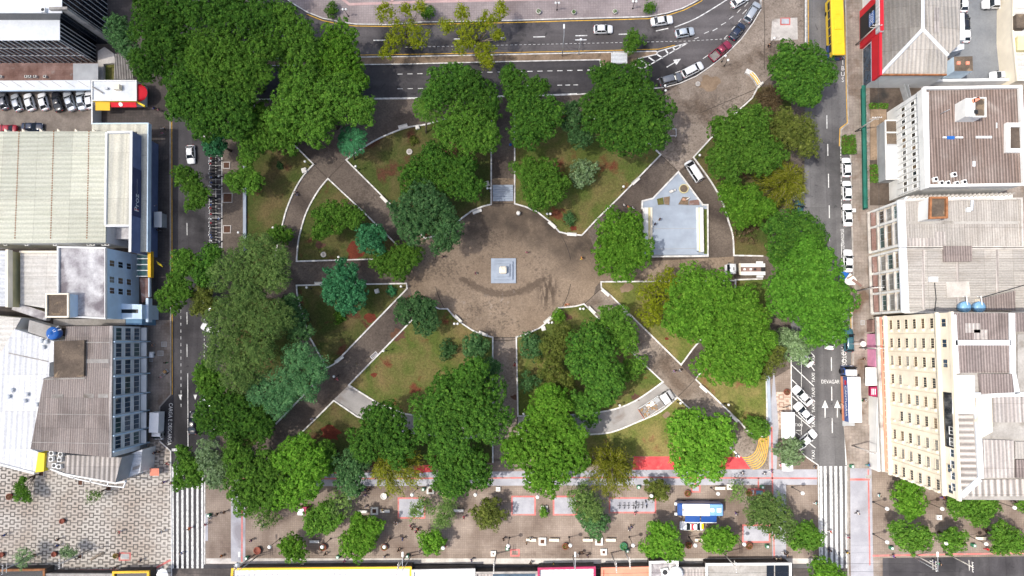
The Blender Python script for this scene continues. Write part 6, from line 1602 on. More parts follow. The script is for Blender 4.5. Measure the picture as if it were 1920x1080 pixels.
# yellow city bus
def bus_city():
    x, y = G(1565, 54, 1.5); r = empty('city_bus', (x, y, .02), PI/2, 'yellow city bus with a blue tail in the bus bay', 'bus'); L = 12.0; hw = 1.25
    m = MB(); m.bbox(-L/2+.0, L/2, -hw, hw, .35, 3.1, .16); m.build('body', PAINT['yellow'], r)
    MB().bbox(-L/2-.02, -L/2+2.7, -hw-.015, hw+.015, .38, 1.7, .05).build('tail_panel', PAINT['blue'], r)
    for s in (1, -1):
        for k in range(6): MB().box(-L/2+.9+k*1.75, -L/2+2.45+k*1.75, *sorted((s*hw, s*(hw+.03))), 1.5, 2.5).build('side_window', 'car_glass', r)
        for xx in (-3.4, 3.5): wheel(r, xx, s*(hw-.12), .48, .26)
        MB().bbox(L/2+.02, L/2+.25, *sorted((s*hw, s*(hw+.25))), 2.0, 2.5, .04).build('mirror', 'trim_black', r)
        MB().box(L/2, L/2+.03, *sorted((s*.75, s*1.1)), .7, .95).build('headlight', 'lamp_clear', r); MB().box(-L/2-.05, -L/2, *sorted((s*.9, s*1.1)), 1.0, 1.5).build('taillight', 'lamp_red', r)
    MB().box(L/2, L/2+.03, -1.1, 1.1, 1.4, 2.7).build('windscreen', 'car_glass', r); MB().box(-L/2-.04, -L/2, -.95, .95, 1.8, 2.6).build('rear_window', 'car_glass', r)
    for xx in (-3.4, 2.6): MB().bbox(xx-.42, xx+.42, -.4, .4, 3.1, 3.22, .05).build('roof_hatch', PAINT['yellow'], r)
    MB().bbox(-.9, 1.6, -.75, .75, 3.1, 3.3, .08).build('roof_unit', PAINT['yellow'], r)
bus_city()
# box truck with lettering
def box_truck():
    x, y = G(1592, 738, 1.6); r = empty('box_truck', (x, y, .02), PI/2, 'blue and white delivery truck with large side lettering below the cream tower', 'truck')
    hw = 1.22; x0, x1, zt = -5.2, 3.3, 3.9
    MB().bbox(x0, x1, -hw, hw, 1.0, zt, .06).build('cargo_box', 'canvas_white', r)
    MB().box(x0, x1+.2, -.45, .45, .6, .99).build('chassis', 'trim_black', r)
    sp = MB().box(x0+.03, x1-.03, hw, hw+.02, 2.0, zt-.04).build('side_panel', PAINT['blue'], r); MB().box(x0+.03, x1-.03, hw, hw+.02, 1.02, 1.99).build('side_panel', PAINT['orange'], r)
    M = Matrix(((-1, 0, 0, -1.3), (0, 0, 1, hw+.03), (0, 1, 0, 2.95), (0, 0, 0, 1)))
    lettering('lettering', 'CANTUARIA', 1.05, M, 'letter_white', sp, .98)
    MB().box(1.75, 2.6, hw+.02, hw+.04, 2.6, 3.3).build('emblem', 'red_wall', sp)
    m = MB(); S = [(x_, w_, z_) for x_, w_, z_ in ((3.55, 1.12, 2.75), (4.6, 1.12, 2.75), (5.15, 1.1, 1.9), (5.35, 1.08, .7))]
    loft(m, [[(a, -w, .55), (a, -w, z-.1), (a, -w*.92, z), (a, w*.92, z), (a, w, z-.1), (a, w, .55)] for a, w, z in S]); m.build('cab', PAINT['blue'], r, True)
    MB().bbox(3.5, 4.62, -1.05, 1.05, 2.76, 3.05, .1).build('cab_roof', PAINT['white'], r)
    MB().add([(4.66, -1.0, 2.72), (4.66, 1.0, 2.72), (5.2, 1.0, 1.95), (5.2, -1.0, 1.95)], [(3, 2, 1, 0)]).build('windscreen', 'car_glass', r)
    for s in (1, -1):
        MB().box(3.9, 4.7, *sorted((s*1.12, s*1.15)), 1.7, 2.5).build('side_window', 'car_glass', r); MB().bbox(4.9, 5.1, *sorted((s*1.12, s*1.4)), 1.8, 2.4, .04).build('mirror', 'trim_black', r)
        MB().box(5.33, 5.38, *sorted((s*.65, s*1.0)), .8, 1.0).build('headlight', 'lamp_clear', r)
        for xx in (-3.6, 4.2): wheel(r, xx, s*1.0, .48, .28)
box_truck()
def small_truck():
    x, y = G(296, 795, 1.4); r = empty('delivery_truck', (x, y, .02), -PI/2, 'small white box truck in the loading bay of the west street', 'truck')
    MB().bbox(-2.4, 1.5, -.95, .95, .8, 2.9, .05).build('cargo_box', 'canvas_white', r); MB().box(-2.4, 1.6, -.4, .4, .45, .79).build('chassis', 'trim_black', r)
    m = MB(); loft(m, [[(a, -w, .45), (a, -w, z-.1), (a, -w*.9, z), (a, w*.9, z), (a, w, z-.1), (a, w, .45)] for a, w, z in ((1.6, .88, 2.05), (2.35, .88, 2.05), (2.85, .86, 1.4), (3.1, .82, .7))]); m.build('cab', PAINT['white'], r, True)
    MB().add([(2.4, -.8, 2.03), (2.4, .8, 2.03), (2.88, .78, 1.42), (2.88, -.78, 1.42)], [(3, 2, 1, 0)]).build('windscreen', 'car_glass', r)
    for s in (1, -1):
        MB().box(1.8, 2.4, *sorted((s*.88, s*.9)), 1.3, 1.85).build('side_window', 'car_glass', r); MB().bbox(2.5, 2.65, *sorted((s*.88, s*1.15)), 1.4, 1.8, .03).build('mirror', 'trim_black', r); MB().box(3.06, 3.12, *sorted((s*.45, s*.75)), .7, .85).build('headlight', 'lamp_clear', r)
        for xx in (-1.5, 2.1): wheel(r, xx, s*.8, .36, .22)
small_truck()
def tow_truck():
    x, y = G(1394, 505, 1.2); r = empty('flatbed_truck', (x, y, .16), PI, 'white flatbed truck on the path beside the giant tree', 'truck')
    m = MB(); loft(m, [[(a, -w, .5), (a, -w, z-.1), (a, -w*.9, z), (a, w*.9, z), (a, w, z-.1), (a, w, .5)] for a, w, z in ((1.75, 1.0, 2.2), (2.9, 1.0, 2.2), (3.3, .97, 1.6), (3.55, .93, .7))]); m.build('cab', PAINT['white'], r, True)
    MB().add([(2.95, -.9, 2.19), (2.95, .9, 2.19), (3.33, .88, 1.62), (3.33, -.88, 1.62)], [(3, 2, 1, 0)]).build('windscreen', 'car_glass', r); MB().bbox(2.1, 2.3, -.3, .3, 2.2, 2.28, .03).build('roof_vent', 'trim_black', r)
    MB().box(-4.2, 1.7, -.4, .4, .5, .95).build('chassis', 'trim_black', r)
    for s in (1, -1):
        MB().box(-4.2, .75, *sorted((s*.45, s*1.15)), .96, 1.1).build('ramp_deck', 'wall_white', r); MB().bbox(2.95, 3.1, *sorted((s*1.0, s*1.3)), 1.6, 2.0, .03).build('mirror', 'trim_black', r)
        for xx in (-2.6, 2.4): wheel(r, xx, s*.9, .42, .25)
        MB().bbox(-3.9, -2.6, *sorted((s*1.2, s*1.6)), .5, .9, .05).build('outrigger', 'letter_white', r)
        MB().box(2.2, 2.85, *sorted((s*1.0, s*1.02)), 1.4, 2.0).build('side_window', 'car_glass', r)
    MB().box(-3.4, .5, -.42, .42, .9, 1.0).build('winch_bed', 'terrace_tile', r); m = MB().box(.75, .9, -1.15, 1.15, 1.0, 1.7); m.build('headboard', 'wall_cream', r)
    for xx in (-.2, -1.4, -2.2): MB().bbox(xx-.22, xx+.22, -.2, .2, 1.0, 1.25, .05).build('tool_box', 'letter_white' if xx > -2 else 'trim_black', r)
tow_truck()
def tipper():
    x, y = G(1231, 757, 1.2); r = empty('dropside_truck', (x, y, .18), math.radians(33), 'white dropside truck loaded with rubble and boards on the curved grey path', 'truck')
    m = MB(); loft(m, [[(a, -w, .5), (a, -w, z-.12), (a, -w*.88, z), (a, w*.88, z), (a, w, z-.12), (a, w, .5)] for a, w, z in ((1.2, 1.0, 2.2), (2.5, 1.0, 2.2), (2.9, .98, 1.6), (3.5, .95, 1.3), (3.75, .85, .7))]); m.build('cab', PAINT['white'], r, True)
    MB().add([(2.52, -.9, 2.2), (2.52, .9, 2.2), (2.92, .9, 1.62), (2.92, -.9, 1.62)], [(3, 2, 1, 0)]).build('windscreen', 'car_glass', r); MB().box(-3.6, 1.1, -.4, .4, .5, .95).build('chassis', 'trim_black', r)
    MB().box(-3.6, 1.1, -1.1, 1.1, .96, 1.06).build('load_bed', 'truck_bed', r)
    for s in (1, -1):
        MB().box(-3.6, 1.1, *sorted((s*1.1, s*1.16)), .95, 1.45).build('side_board', PAINT['white'], r); MB().bbox(2.6, 2.75, *sorted((s*1.0, s*1.3)), 1.5, 1.9, .03).build('mirror', 'trim_black', r); MB().box(1.7, 2.4, *sorted((s*1.0, s*1.02)), 1.4, 2.0).build('side_window', 'car_glass', r)
        for xx in (-2.4, 2.3): wheel(r, xx, s*.92, .4, .25)
    MB().box(-3.66, -3.61, -1.1, 1.1, .95, 1.45).build('tail_board', 'salmon', r)
    rr = random.Random(3); m = MB(); m2 = MB(); m3 = MB()
    for i in range(70):
        px, py = rr.uniform(-3.5, .2), rr.uniform(-1.0, 1.0); s = rr.uniform(.06, .2); M = Matrix.Translation((px, py, 1.06+s*.5)) @ Matrix.Rotation(rr.uniform(0, 3), 4, Vector((rr.random(), rr.random(), 1)))
        t = (m if i % 3 else m2); o = len(t.v); t.bbox(-s, s, -s*.7, s*.7, -s*.5, s*.5, s*.15); t.xf(M, o)
    m.build('rubble', 'wood', r)['kind'] = 'stuff'; m2.build('rubble', 'concrete_light', r)['kind'] = 'stuff'
    MB().box(-.4, .9, .1, 1.0, 1.06, 1.25).build('board', 'wall_grey', r); MB().box(-1.9, .0, .1, .9, 1.07, 1.2).build('board', 'wall_white', r)
tipper()
def service_bus():
    x, y = G(1310, 952, 1.5); r = empty('service_bus', (x, y, .15), PI, 'white and blue service bus with two blue side awnings on the promenade', 'bus'); L = 8.6; hw = 1.15
    MB().bbox(-L/2, L/2, -hw, hw, .4, 3.0, .22).build('body', PAINT['blue'], r)
    MB().bbox(-1.7, L/2-.9, -hw+.06, hw-.06, 3.0, 3.12, .06).build('roof', 'canvas_white', r); MB().bbox(-L/2+.2, -1.75, -hw+.1, hw-.1, 3.0, 3.06, .03).build('roof', 'tank_pale', r)
    MB().bbox(-2.5, -1.8, -.35, .35, 3.07, 3.25, .05).build('roof_unit', 'letter_white', r); MB().bbox(-L/2+.5, -L/2+1.3, -.4, .4, 3.07, 3.25, .05).build('roof_unit', 'letter_white', r); MB().bbox(L/2-1.2, L/2-.8, -.2, .2, 3.12, 3.2, .03).build('roof_unit', 'kerb_grey', r)
    for s in (1, -1):
        for xx in (-2.6, 2.6): wheel(r, xx, s*(hw-.12), .45, .25)
        MB().bbox(L/2+.02, L/2+.5, *sorted((s*.7, s*1.2)), 2.2, 2.6, .05).build('mirror', 'letter_white', r)
    MB().box(L/2, L/2+.03, -1.0, 1.0, 1.3, 2.5).build('windscreen', 'car_glass', r)
    for a, bb in ((-3.0, -.1), (.1, 2.9)):
        q = [(a, hw, 2.85), (bb, hw, 2.85), (bb, hw+1.25, 2.55), (a, hw+1.25, 2.55)]
        aw = MB().add(q+[(p[0], p[1], p[2]-.05) for p in q], [(3, 2, 1, 0), (4, 5, 6, 7), (0, 1, 5, 4), (1, 2, 6, 5), (2, 3, 7, 6), (3, 0, 4, 7)]).build('awning', PAINT['blue'], r)
        MB().box(a-.05, bb+.05, hw+1.25, hw+1.36, 2.46, 2.57).build('rail', 'letter_white', aw)
service_bus()
def patrol(c):
    MB().bbox(-.3, .25, -.55, .55, 1.47, 1.5, .01).build('roof_stripe', 'red_wall', c)
    MB().box(-2.2, -1.75, -.5, .5, 1.05, 1.07).build('rear_panel', PAINT['yellow'], c)
    for s in (1, -1): MB().box(-1.9, 1.6, *sorted((s*.893, s*.905)), .5, .8).build('side_stripe', PAINT['yellow'], c)
car('sedan_car', 1297, 986, 180, 'white', 'white and yellow patrol car below the service bus', None, .15, extra=patrol)
# ---------------------------------------------------------------- motorcycles and bicycles
def make_motorcycle():
    r = empty('motorcycle', (0, 0, 0))
    def wh(x):
        M = Matrix.Translation((x, 0, .3)) @ Matrix.Rotation(PI/2, 4, 'X'); t = MB().lathe([(.2, -.05), (.29, -.05), (.3, 0), (.29, .05), (.2, .05)], n=14).xf(M).build('wheel', 'tyre', r, True); MB().lathe([(.2, -.03), (.05, -.04), (.05, .04), (.2, .03)], n=10).xf(M).build('rim', 'rim', t)
    wh(.62); wh(-.62)
    m = MB(); m.tube([(.62, 0, .3), (.42, 0, .85)], .04, 6); m.tube([(.4, 0, .78), (-.1, 0, .5), (-.6, 0, .45)], [.07, .12, .05], 6); m.bbox(-.2, .22, -.13, .13, .28, .55, .05); m.build('frame', 'trim_black', r)
    MB().bbox(.0, .40, -.14, .14, .62, .86, .08).build('fuel_tank', PAINT['red'], r); MB().bbox(-.68, .02, -.13, .13, .62, .76, .05).build('seat', 'tyre', r)
    m = MB(); m.tube([(.34, -.38, .98), (.44, 0, .95), (.34, .38, .98)], .025, 6); m.build('handlebar', 'steel', r); MB().bbox(.48, .6, -.08, .08, .74, .9, .03).build('headlight', 'lamp_clear', r)
    return r
MOTO = make_motorcycle(); rr = random.Random(9)
mcol = ['red', 'black', 'blue', 'navy', 'red', 'white', 'black', 'blue', 'silver', 'black', 'red', 'navy', 'white', 'blue']
mname = {'red': 'red', 'black': 'black', 'blue': 'blue', 'navy': 'dark blue', 'white': 'white', 'silver': 'grey'}
vs = [297, 302, 307.5, 313, 318.5, 326, 333, 343, 350, 373, 378, 384, 391, 396, 402, 411, 418, 424, 430, 436, 441, 446, 452, 457, 462, 467]
for i, v in enumerate(vs):
    c = mcol[(i*5) % 14]; near = 'beside the highest tree pit' if v < 330 else 'between the upper tree pit and the middle one' if v < 371 else 'next to the middle tree pit' if v < 405 else 'beside the lowest tree pit' if v < 440 else 'at the lower end by the feathery tree'
    x, y = G(398.5+rr.uniform(-1, 1), v, .5); t = copy_tree(MOTO, paint={'fuel_tank': PAINT[c]}); t.location = (x, y, .02); t.rotation_euler = (0, 0, PI+rr.uniform(-.25, .25))
    tag(t, f'{mname[c]} motorcycle in the west street row {near}', 'motorcycle', f'{mname[c]} motorcycles {near}')
for i, (v, c, w) in enumerate(((301, 'black', 'near the white top box'), (331, 'white', 'below the white one'), (350, 'black', 'by the middle of the bay line'), (411, 'blue', 'with a bright blue cover'), (455, 'navy', 'lowest on the kerb side'))):
    x, y = G(409, v, .5); t = copy_tree(MOTO, paint={'fuel_tank': PAINT[c]}); t.location = (x, y, .02); t.rotation_euler = (0, 0, .1*i); tag(t, f'{mname[c]} motorcycle on the kerb side {w}', 'motorcycle')
def bike_rack(u, v, bike, label):
    x, y = G(u, v, .4); r = empty('bicycle_rack', (x, y, .15), 0, label, 'bicycle rack', 'bicycle racks on the grey square')
    m = MB(); m.tube([(0, -.5, 0), (0, -.5, .7), (0, -.35, .85), (0, .35, .85), (0, .5, .7), (0, .5, 0)], .05, 6); m.build('hoop', 'trim_black', r); MB().box(-.3, .3, -.06, .06, 0, .05).build('base', 'trim_black', r)
rk = [(1161, 948), (1170, 948), (1178, 948), (1187, 948), (1196, 947), (1204, 947)]
for i, (u, v) in enumerate(rk): bike_rack(u, v, False, ['bicycle rack at the left end of the grey square', 'bicycle rack second from the left on the grey square', 'bicycle rack third from the left on the grey square', 'bicycle rack just left of the first bicycle', 'bicycle rack between the two parked bicycles', 'bicycle rack right of the middle bicycle'][i])
def bicycle(u, v, rz, col, label):
    x, y = G(u, v, .4); r = empty('bicycle', (x, y, .15), rz, label, 'bicycle')
    for sx in (.5, -.5):
        M = Matrix.Translation((sx, 0, .33)) @ Matrix.Rotation(PI/2, 4, 'X'); MB().lathe([(.29, -.02), (.33, -.02), (.33, .02), (.29, .02)], n=16).xf(M).build('wheel', 'tyre', r)
    m = MB()
    for p in ([(-.5, 0, .33), (-.12, 0, .3), (.35, 0, .75), (.5, 0, .33)], [(-.5, 0, .33), (-.2, 0, .75), (.35, 0, .75)], [(-.12, 0, .3), (-.22, 0, .85)]): m.tube(p, .025, 5)
    m.build('frame', PAINT[col], r); MB().bbox(-.35, -.1, -.07, .07, .85, .92, .02).build('saddle', 'tyre', r); MB().tube([(.3, -.28, .95), (.38, 0, .92), (.3, .28, .95)], .022, 5).build('handlebar', 'steel', r)
bicycle(1191.5, 947, 1.5, 'navy', 'dark bicycle parked in the middle of the rack row'); bicycle(1211, 945, 1.7, 'blue', 'blue bicycle parked at the right end of the racks'); bicycle(1475, 762, .3, 'teal', 'bicycle leaning beside the white canopy at the taxi rank')
for k in list(PROTO.values())+[MOTO]: purge(k)
# ---------------------------------------------------------------- lamps
plain('globe', (.80, .80, .78), .3, .5, var=.04); plain('pole_black', (.03, .03, .032), .5, .4); plain('concrete_white', (.66, .64, .60), .85, .2, var=.12); plain('terracotta', (.22, .072, .05), .85, .2, var=.2); plain('skin_light', (.46, .27, .18), .6, .3, var=.05); plain('skin_dark', (.16, .085, .055), .6, .3, var=.05)
def globe_lamp(u, v, label):
    x, y = G(u, v, 0.15); t = empty('globe_lamp', (x, y, .15), 0, label, 'street lamp', 'tall globe lamps on the promenade')
    MB().lathe([(.2, 0), (.2, .1), (.09, .25), (.065, 1.2), (.055, 4.7), (.09, 4.75), (.09, 4.85)], n=10).build('pole', 'pole_black', t, True)
    MB().lathe([(.1, 4.85), (.26, 4.95), (.36, 5.2), (.33, 5.45), (.18, 5.62), (.02, 5.66)], n=16).build('globe', 'globe', t, True)
for u, v, w in ((782, 916, 'beside the white planter table left of the green tub'), (896, 916, 'above the ragged round tree'), (1333, 914, 'above the service bus by the cream bench'), (1485, 913, 'at the right end of the grey walkway'), (525, 1010, 'left of the bushy round tree'), (620, 1010, 'over the planter between the two round trees'), (732, 1010, 'over the planter right of the two-lobed tree'),
                (838, 1012, 'beside the compact bright tree'), (955, 1008, 'by the green bin in the middle of the promenade'), (1067, 1007, 'left of the tub with a green plant'), (1180, 1007, 'left of the two-pronged tree'), (1292, 1007, 'between the patrol car and the two-pronged tree'), (1380, 1005, 'right of the rounded tree'), (1637, 1001, 'at the left of the full tree by the crossing'), (1637, 941, 'left of the lime-green tower tree'),
                (1736, 941, 'right of the lime-green tower tree'), (1866, 939, 'right of the wide low tree'), (1815, 1004, 'right of the smallest tower tree'), (1743, 1003, 'left of the smallest tower tree'), (1213, 918, 'left of the small tree above the racks'), (668, 922, 'beside the seated group by the bamboo'), (1008, 920, 'under the largest bright tree')):
    globe_lamp(u, v, 'tall globe lamp '+w)
def park_lamp(u, v, label, tw=False):
    x, y = G(u, v, 3.0); t = empty('park_lamp', (x, y, .16), 0, label, 'park lamp', 'black lamps with white globes on the lawns')
    MB().lathe([(.16, 0), (.16, .12), (.07, .3), (.05, 2.6), (.08, 2.7)], n=8).build('post', 'pole_black', t, True)
    if tw: MB().tube([(-.32, 0, 2.6), (.32, 0, 2.6)], .03, 5).build('crossarm', 'pole_black', t)
    for dx in ((-.32, .32) if tw else (0,)): MB().lathe([(.06, 2.66), (.2, 2.75), (.25, 2.92), (.2, 3.1), (.02, 3.18)], n=14).xf(Matrix.Translation((dx, 0, 0))).build('globe', 'globe', t, True)
for u, v, w, tw in ((572, 303, 'by the upper kerb corner of the western lawn', 0), (667, 312, 'below the palm near the path crossing', 0), (512, 427, 'on the lawn left of the curved path', 0), (635, 482, 'on the lower kerb of the triangular lawn', 0), (447, 436, 'beside the lowest tree pit', 0), (752, 537, 'in the kerb corner west of the plaza', 0), (575, 539, 'at the left end of the west path kerb', 0),
                    (719, 658, 'beside the grate on the south-west diagonal', 0), (626, 706, 'at the edge of the feathery tree', 0), (917, 353, 'at the left of the steps', 1), (1029, 401, 'below the round green tree on the plaza rim', 1), (855, 607, 'behind the south-west bench of the plaza', 1), (1032, 605, 'behind the south-east bench of the plaza', 1), (1091, 579, 'in the bed corner right of the orange rubbish', 1),
                    (982, 776, 'at the foot of the south path bed', 0), (1169, 350, 'on the north-east lawn above the bench', 0), (1312, 291, 'beside the minivan', 0), (1444, 422, 'between the dark trees of the east lawn', 0), (1276, 756, 'in front of the dropside truck', 0), (1366, 759, 'on the sunny south-east lawn', 0), (1162, 760, 'at the inner kerb of the curved grey path', 0), (1360, 105, 'first of the pair below the maroon pickup', 0), (1365, 113, 'second of the pair below the maroon pickup', 0), (1247, 161, 'nearest the dark grey parked car', 0), (1248, 170, 'by the edge of the huge round tree', 0), (1452, 72, 'near the pale square of the forecourt', 0),
                    (646, 18, 'beside the first clipped shrub', 1), (1045, 6, 'in the middle of the north plaza', 1), (1190, 3, 'left of the white car on the north plaza', 1)):
    park_lamp(u, v, 'black lamp with white globe '+w if not tw else 'black lamp with two white globes '+w, tw)
def arm_lamp(u, v, h, du, dv, label):
    """tall street light with an arm"""
    x, y = G(u, v, 0); t = empty('street_light', (x, y, .15), 0, label, 'street light', 'tall street lights')
    MB().tube([(0, 0, 0), (0, 0, h*.5), (0, 0, h)], [.12, .09, .06], 8).build('pole', 'galvanised', t, True)
    e = Vector((du, dv, 0)); MB().tube([(0, 0, h-.1), (e.x*.5, e.y*.5, h+.1), (e.x, e.y, h+.1)], .05, 6).build('arm', 'galvanised', t, True)
    a = math.atan2(dv, du); M = Matrix.Translation((e.x, e.y, h+.1)) @ Matrix.Rotation(a, 4, 'Z'); MB().bbox(-.1, .8, -.16, .16, -.07, .08, .05).xf(M).build('lamp_head', 'globe', t)
arm_lamp(1054, 106, 10, 0, 1.2, 'tall thin street light on the median, left one'); 
x, y = G(1085, 103, 0); t = empty('camera_pole', (x, y, .15), 0, 'short pole with a wide T-shaped crossarm on the median', 'pole')
MB().tube([(0, 0, 0), (0, 0, 7)], .1, 8).build('pole', 'galvanised', t); MB().tube([(-1.1, 0, 6.9), (1.1, 0, 6.9)], .09, 6).build('crossarm', 'letter_white', t); MB().bbox(-.2, .2, -.2, .2, 6.95, 7.2, .05).build('camera_head', 'letter_white', t)
for u, w in ((484, 'at the left end of the south street'), (771, 'above the yellow-rimmed shop corner'), (1074, 'below the grey promenade squares'), (1709, 'beside the full tree by the crossing')): arm_lamp(u, 1042, 8.5, 0, 2.6, 'tall street light leaning over the promenade '+w)
# ---------------------------------------------------------------- utility poles and wires
UP = [(70, 1040), (170, 1030), (477, 1040), (763, 1038), (931, 1037), (1146, 1036), (1355, 1035), (1704, 1033), (1768, 1034)]
lab = ['near the lower left plaza corner', 'beside the fallen log on the plaza', 'beside the green bin at the left of the south street', 'at the yellow-rimmed shop corner', 'behind the pale pink shop', 'behind the salmon shop', 'behind the stained white roof', 'at the left of the right-hand street mouth', 'at the right-hand street mouth, right one']
def utility_pole(u, v, h, label, ang=0.0):
    x, y = G(u, v, 0); t = empty('utility_pole', (x, y, .15), ang, label, 'utility pole', 'concrete utility poles')
    MB().tube([(0, 0, 0), (0, 0, h)], [.15, .09], 8).build('pole', 'concrete_light', t, True)
    for z in (h-.4, h-1.3): MB().box(-.05, .05, -.9, .9, z, z+.1).build('crossarm', 'concrete_light', t)
    for yy in (-.8, -.35, .35, .8): MB().lathe([(.05, h-.28), (.08, h-.2), (.05, h-.08)], n=8).xf(Matrix.Translation((0, yy, 0))).build('insulator', 'letter_white', t)
    return (x, y, h)
tops = [utility_pole(u, v, 9, 'utility pole with crossarms '+l) for (u, v), l in zip(UP, lab)]
utility_pole(1170, 1029, 9, 'utility pole behind the tub left of the two-pronged tree'); MB
tr = empty('transformer', (*G(477, 1040, 0), 7.2), 0, 'grey transformer hung on the leftmost street pole', 'transformer'); MB().lathe([(.35, 0), (.4, .1), (.4, .8), (.3, .9)], (0, .55), n=14).build('tank', 'galvanised', tr, True); MB().box(-.1, .1, .1, .3, .2, .7).build('bracket', 'steel', tr)
E_ = [utility_pole(u, v, 9, 'utility pole '+l, PI/2) for u, v, l in ((1604, 85, 'in front of the red-fronted shop'), (1603, 247, 'behind the trimmed hedge'), (1606, 545, 'beside the broken wooden kiosk'), (1611, 652, 'with a white signal head beside the pink shop'), (1597, 835, 'beside the crossing head on the east pavement'))]
def wire(p, q, dy, sag, label):
    m = MB(); P = []
    for i in range(9):
        f = i/8; P.append((p[0]+(q[0]-p[0])*f+dy[0], p[1]+(q[1]-p[1])*f+dy[1], p[2]+(q[2]-p[2])*f-.1-sag*4*f*(1-f)))
    m.tube(P, .022, 4, cap=False); o = m.build('overhead_wire', 'pole_black'); tag(o, label, 'wire', 'overhead wires')
for i in range(len(tops)-1):
    for dy in (-1, .4): wire(tops[i], tops[i+1], (0, dy), .5, f'outer wire from the pole {lab[i]}' if dy < 0 else f'inner wire from the pole {lab[i]}')
for i in range(len(E_)-1): wire(E_[i], E_[i+1], (.4, 0), .5, 'overhead wire above the east pavement '+['past the red-fronted shop', 'past the green fence', 'past the grey-beige roofs', 'past the shop strip'][i])
p = (*G(320, 657, 8), 8); q = (*G(380, 643, 8), 8); wire(p, q, (0, 0), .3, 'pale wire crossing the west street opposite the bay windows')
# ---------------------------------------------------------------- benches
def bench(u, v, deg, label, mt='concrete_white', L=1.9):
    x, y = G(u, v, .4); t = empty('park_bench', (x, y, .15), math.radians(-deg), label, 'bench', 'pale benches')
    MB().bbox(-L/2, L/2, -.28, .28, .40, .48, .03).build('seat', mt, t)
    for s in (-1, 1): MB().bbox(s*L*.36-.09, s*L*.36+.09, -.24, .24, 0, .395, .02).build('leg', mt, t)
    MB().bbox(-L/2, L/2, .26, .33, .5, .82, .02).build('backrest', mt, t)
    return t
for u, v, d, w in ((720, 374, 45, 'on the north-west diagonal path'), (756, 238, -14, 'on the top kerb of the north-west lawn'), (895, 397, -20, 'on the plaza rim left of the steps'), (1035, 422, 42, 'on the plaza rim by the small bluish shrub'), (1072, 440, 4, 'at the lower kerb of the north-east lawn'), (859, 598, 45, 'on the south-west plaza rim'), (906, 626, 22, 'on the plaza rim by the dull round tree'), (1027, 600, -40, 'on the south-east plaza rim'),
                   (1109, 582, 45, 'at the corner before the south-east diagonal'), (1135, 549, 42, 'at the pointed tip of the east lawn'), (1192, 340, -42, 'on the kerb left of the blue stage'), (1175, 588, 42, 'halfway down the south-east diagonal'), (1319, 729, 42, 'on the sunny lawn kerb right of two walkers'), (1376, 784, 42, 'at the lower end of the sunny lawn kerb'), (1091, 781, 0, 'on the inner kerb of the grey curved path'), (637, 674, -38, 'on the south-west diagonal by the feathery tree'), (599, 532, 0, 'on the west path kerb by the turquoise tree'),
                   (666, 925, 0, 'left of the seated group'), (680, 959, 0, 'left of the white chess table'), (722, 958, 0, 'right of the white chess table'), (590, 1015, 0, 'between the bushy tree and its planter'), (859, 919, 0, 'under the shaded tree by the green tub'), (1032, 919, 0, 'under the large bright tree'), (860, 957, 0, 'right of the soft grey-green tree'), (996, 1012, 0, 'with a person in teal'), (1039, 1012, 0, 'right of the white planter table'), (1102, 1012, 0, 'left of the second white planter table'), (1145, 1012, 0, 'right of the second white planter table'), (1350, 915, 0, 'above the service bus'), (1312, 1012, 0, 'below the patrol car'), (1838, 1009, 0, 'right of the smallest tower tree')):
    bench(u, v, d, 'pale bench '+w, 'wall_cream' if 900 < v and u > 980 else 'concrete_white')
# ---------------------------------------------------------------- planter tables, pits, tubs, bins
def planter_table(u, v, label, s=.72, plant=True):
    x, y = G(u, v, .5); t = empty('square_planter', (x, y, .15), 0, label, 'planter', 'white square planters')
    m = MB(); m.ribbon([(-s+.17, -s+.17), (s-.17, -s+.17), (s-.17, s-.17), (-s+.17, s-.17)], .34, 0, .5, closed=True); m.build('rim', 'concrete_white', t); MB().box(-s+.34, s-.34, -s+.34, s-.34, 0, .38).build('soil', 'soil', t)
    if plant: MB().tube([(0, 0, .3), (.05, .05, 1.4), (.3, .2, 2.2)], [.07, .05, .02], 6).build('dead_stem', 'bark', t)
for u, v, s, w, p in ((702, 958, .72, 'with a dead sapling between two benches', 1), (807, 919, .72, 'with a dead sapling near the green tub', 1), (1017, 1015, .72, 'with a sapling left of the cream bench', 1), (1123, 1015, .72, 'with a round grate between two cream benches', 0), (934, 917, .42, 'small, under the grey walkway', 0), (925, 1038, .5, 'small, at the south edge by the pole', 0), (1132, 1035, .6, 'at the south edge behind the cream benches', 0), (1020, 955, .68, 'under the little green shrub between the grey squares', 0), (1368, 913, .5, 'beside the cream bench above the bus', 0), (1761, 970, .45, 'small, in the middle of the paving by the tower trees', 0)):
    planter_table(u, v, 'white square planter '+w, s, p)
bush('mid', 'little green shrub on the white planter between the grey squares', 1019, 961, 8, 1.4, 'promenade shrubs')
def pit(u, v, s, label):
    x, y = G(u, v, .15); t = empty('tree_pit', (x, y, .15), 0, label, 'tree pit', 'square tree pits'); m = MB(); m.ribbon([(-s, -s), (s, -s), (s, s), (-s, s)], .14, 0, .12, closed=True); m.build('edging', 'concrete_light', t); MB().flat([(-s, -s), (s, -s), (s, s), (-s, s)], .03).build('soil', 'soil', t)
for u, v, s, w in ((425, 310, .65, 'upper pit by the motorcycles'), (427, 371, .95, 'middle pit by the motorcycles'), (426, 430, .75, 'lowest pit by the motorcycles'), (78, 888, .5, 'by the yellow wall panel'), (151, 905, .5, 'by the white shop frames'), (204, 915, .55, 'at the right end of the white shop frames'), (66, 1041, .45, 'under the lower left feathery tree'), (150, 1043, .45, 'beside the fallen log'), (1474, 855, .5, 'beside the taxi canopies')): pit(u, v, s, 'square tree pit, '+w)
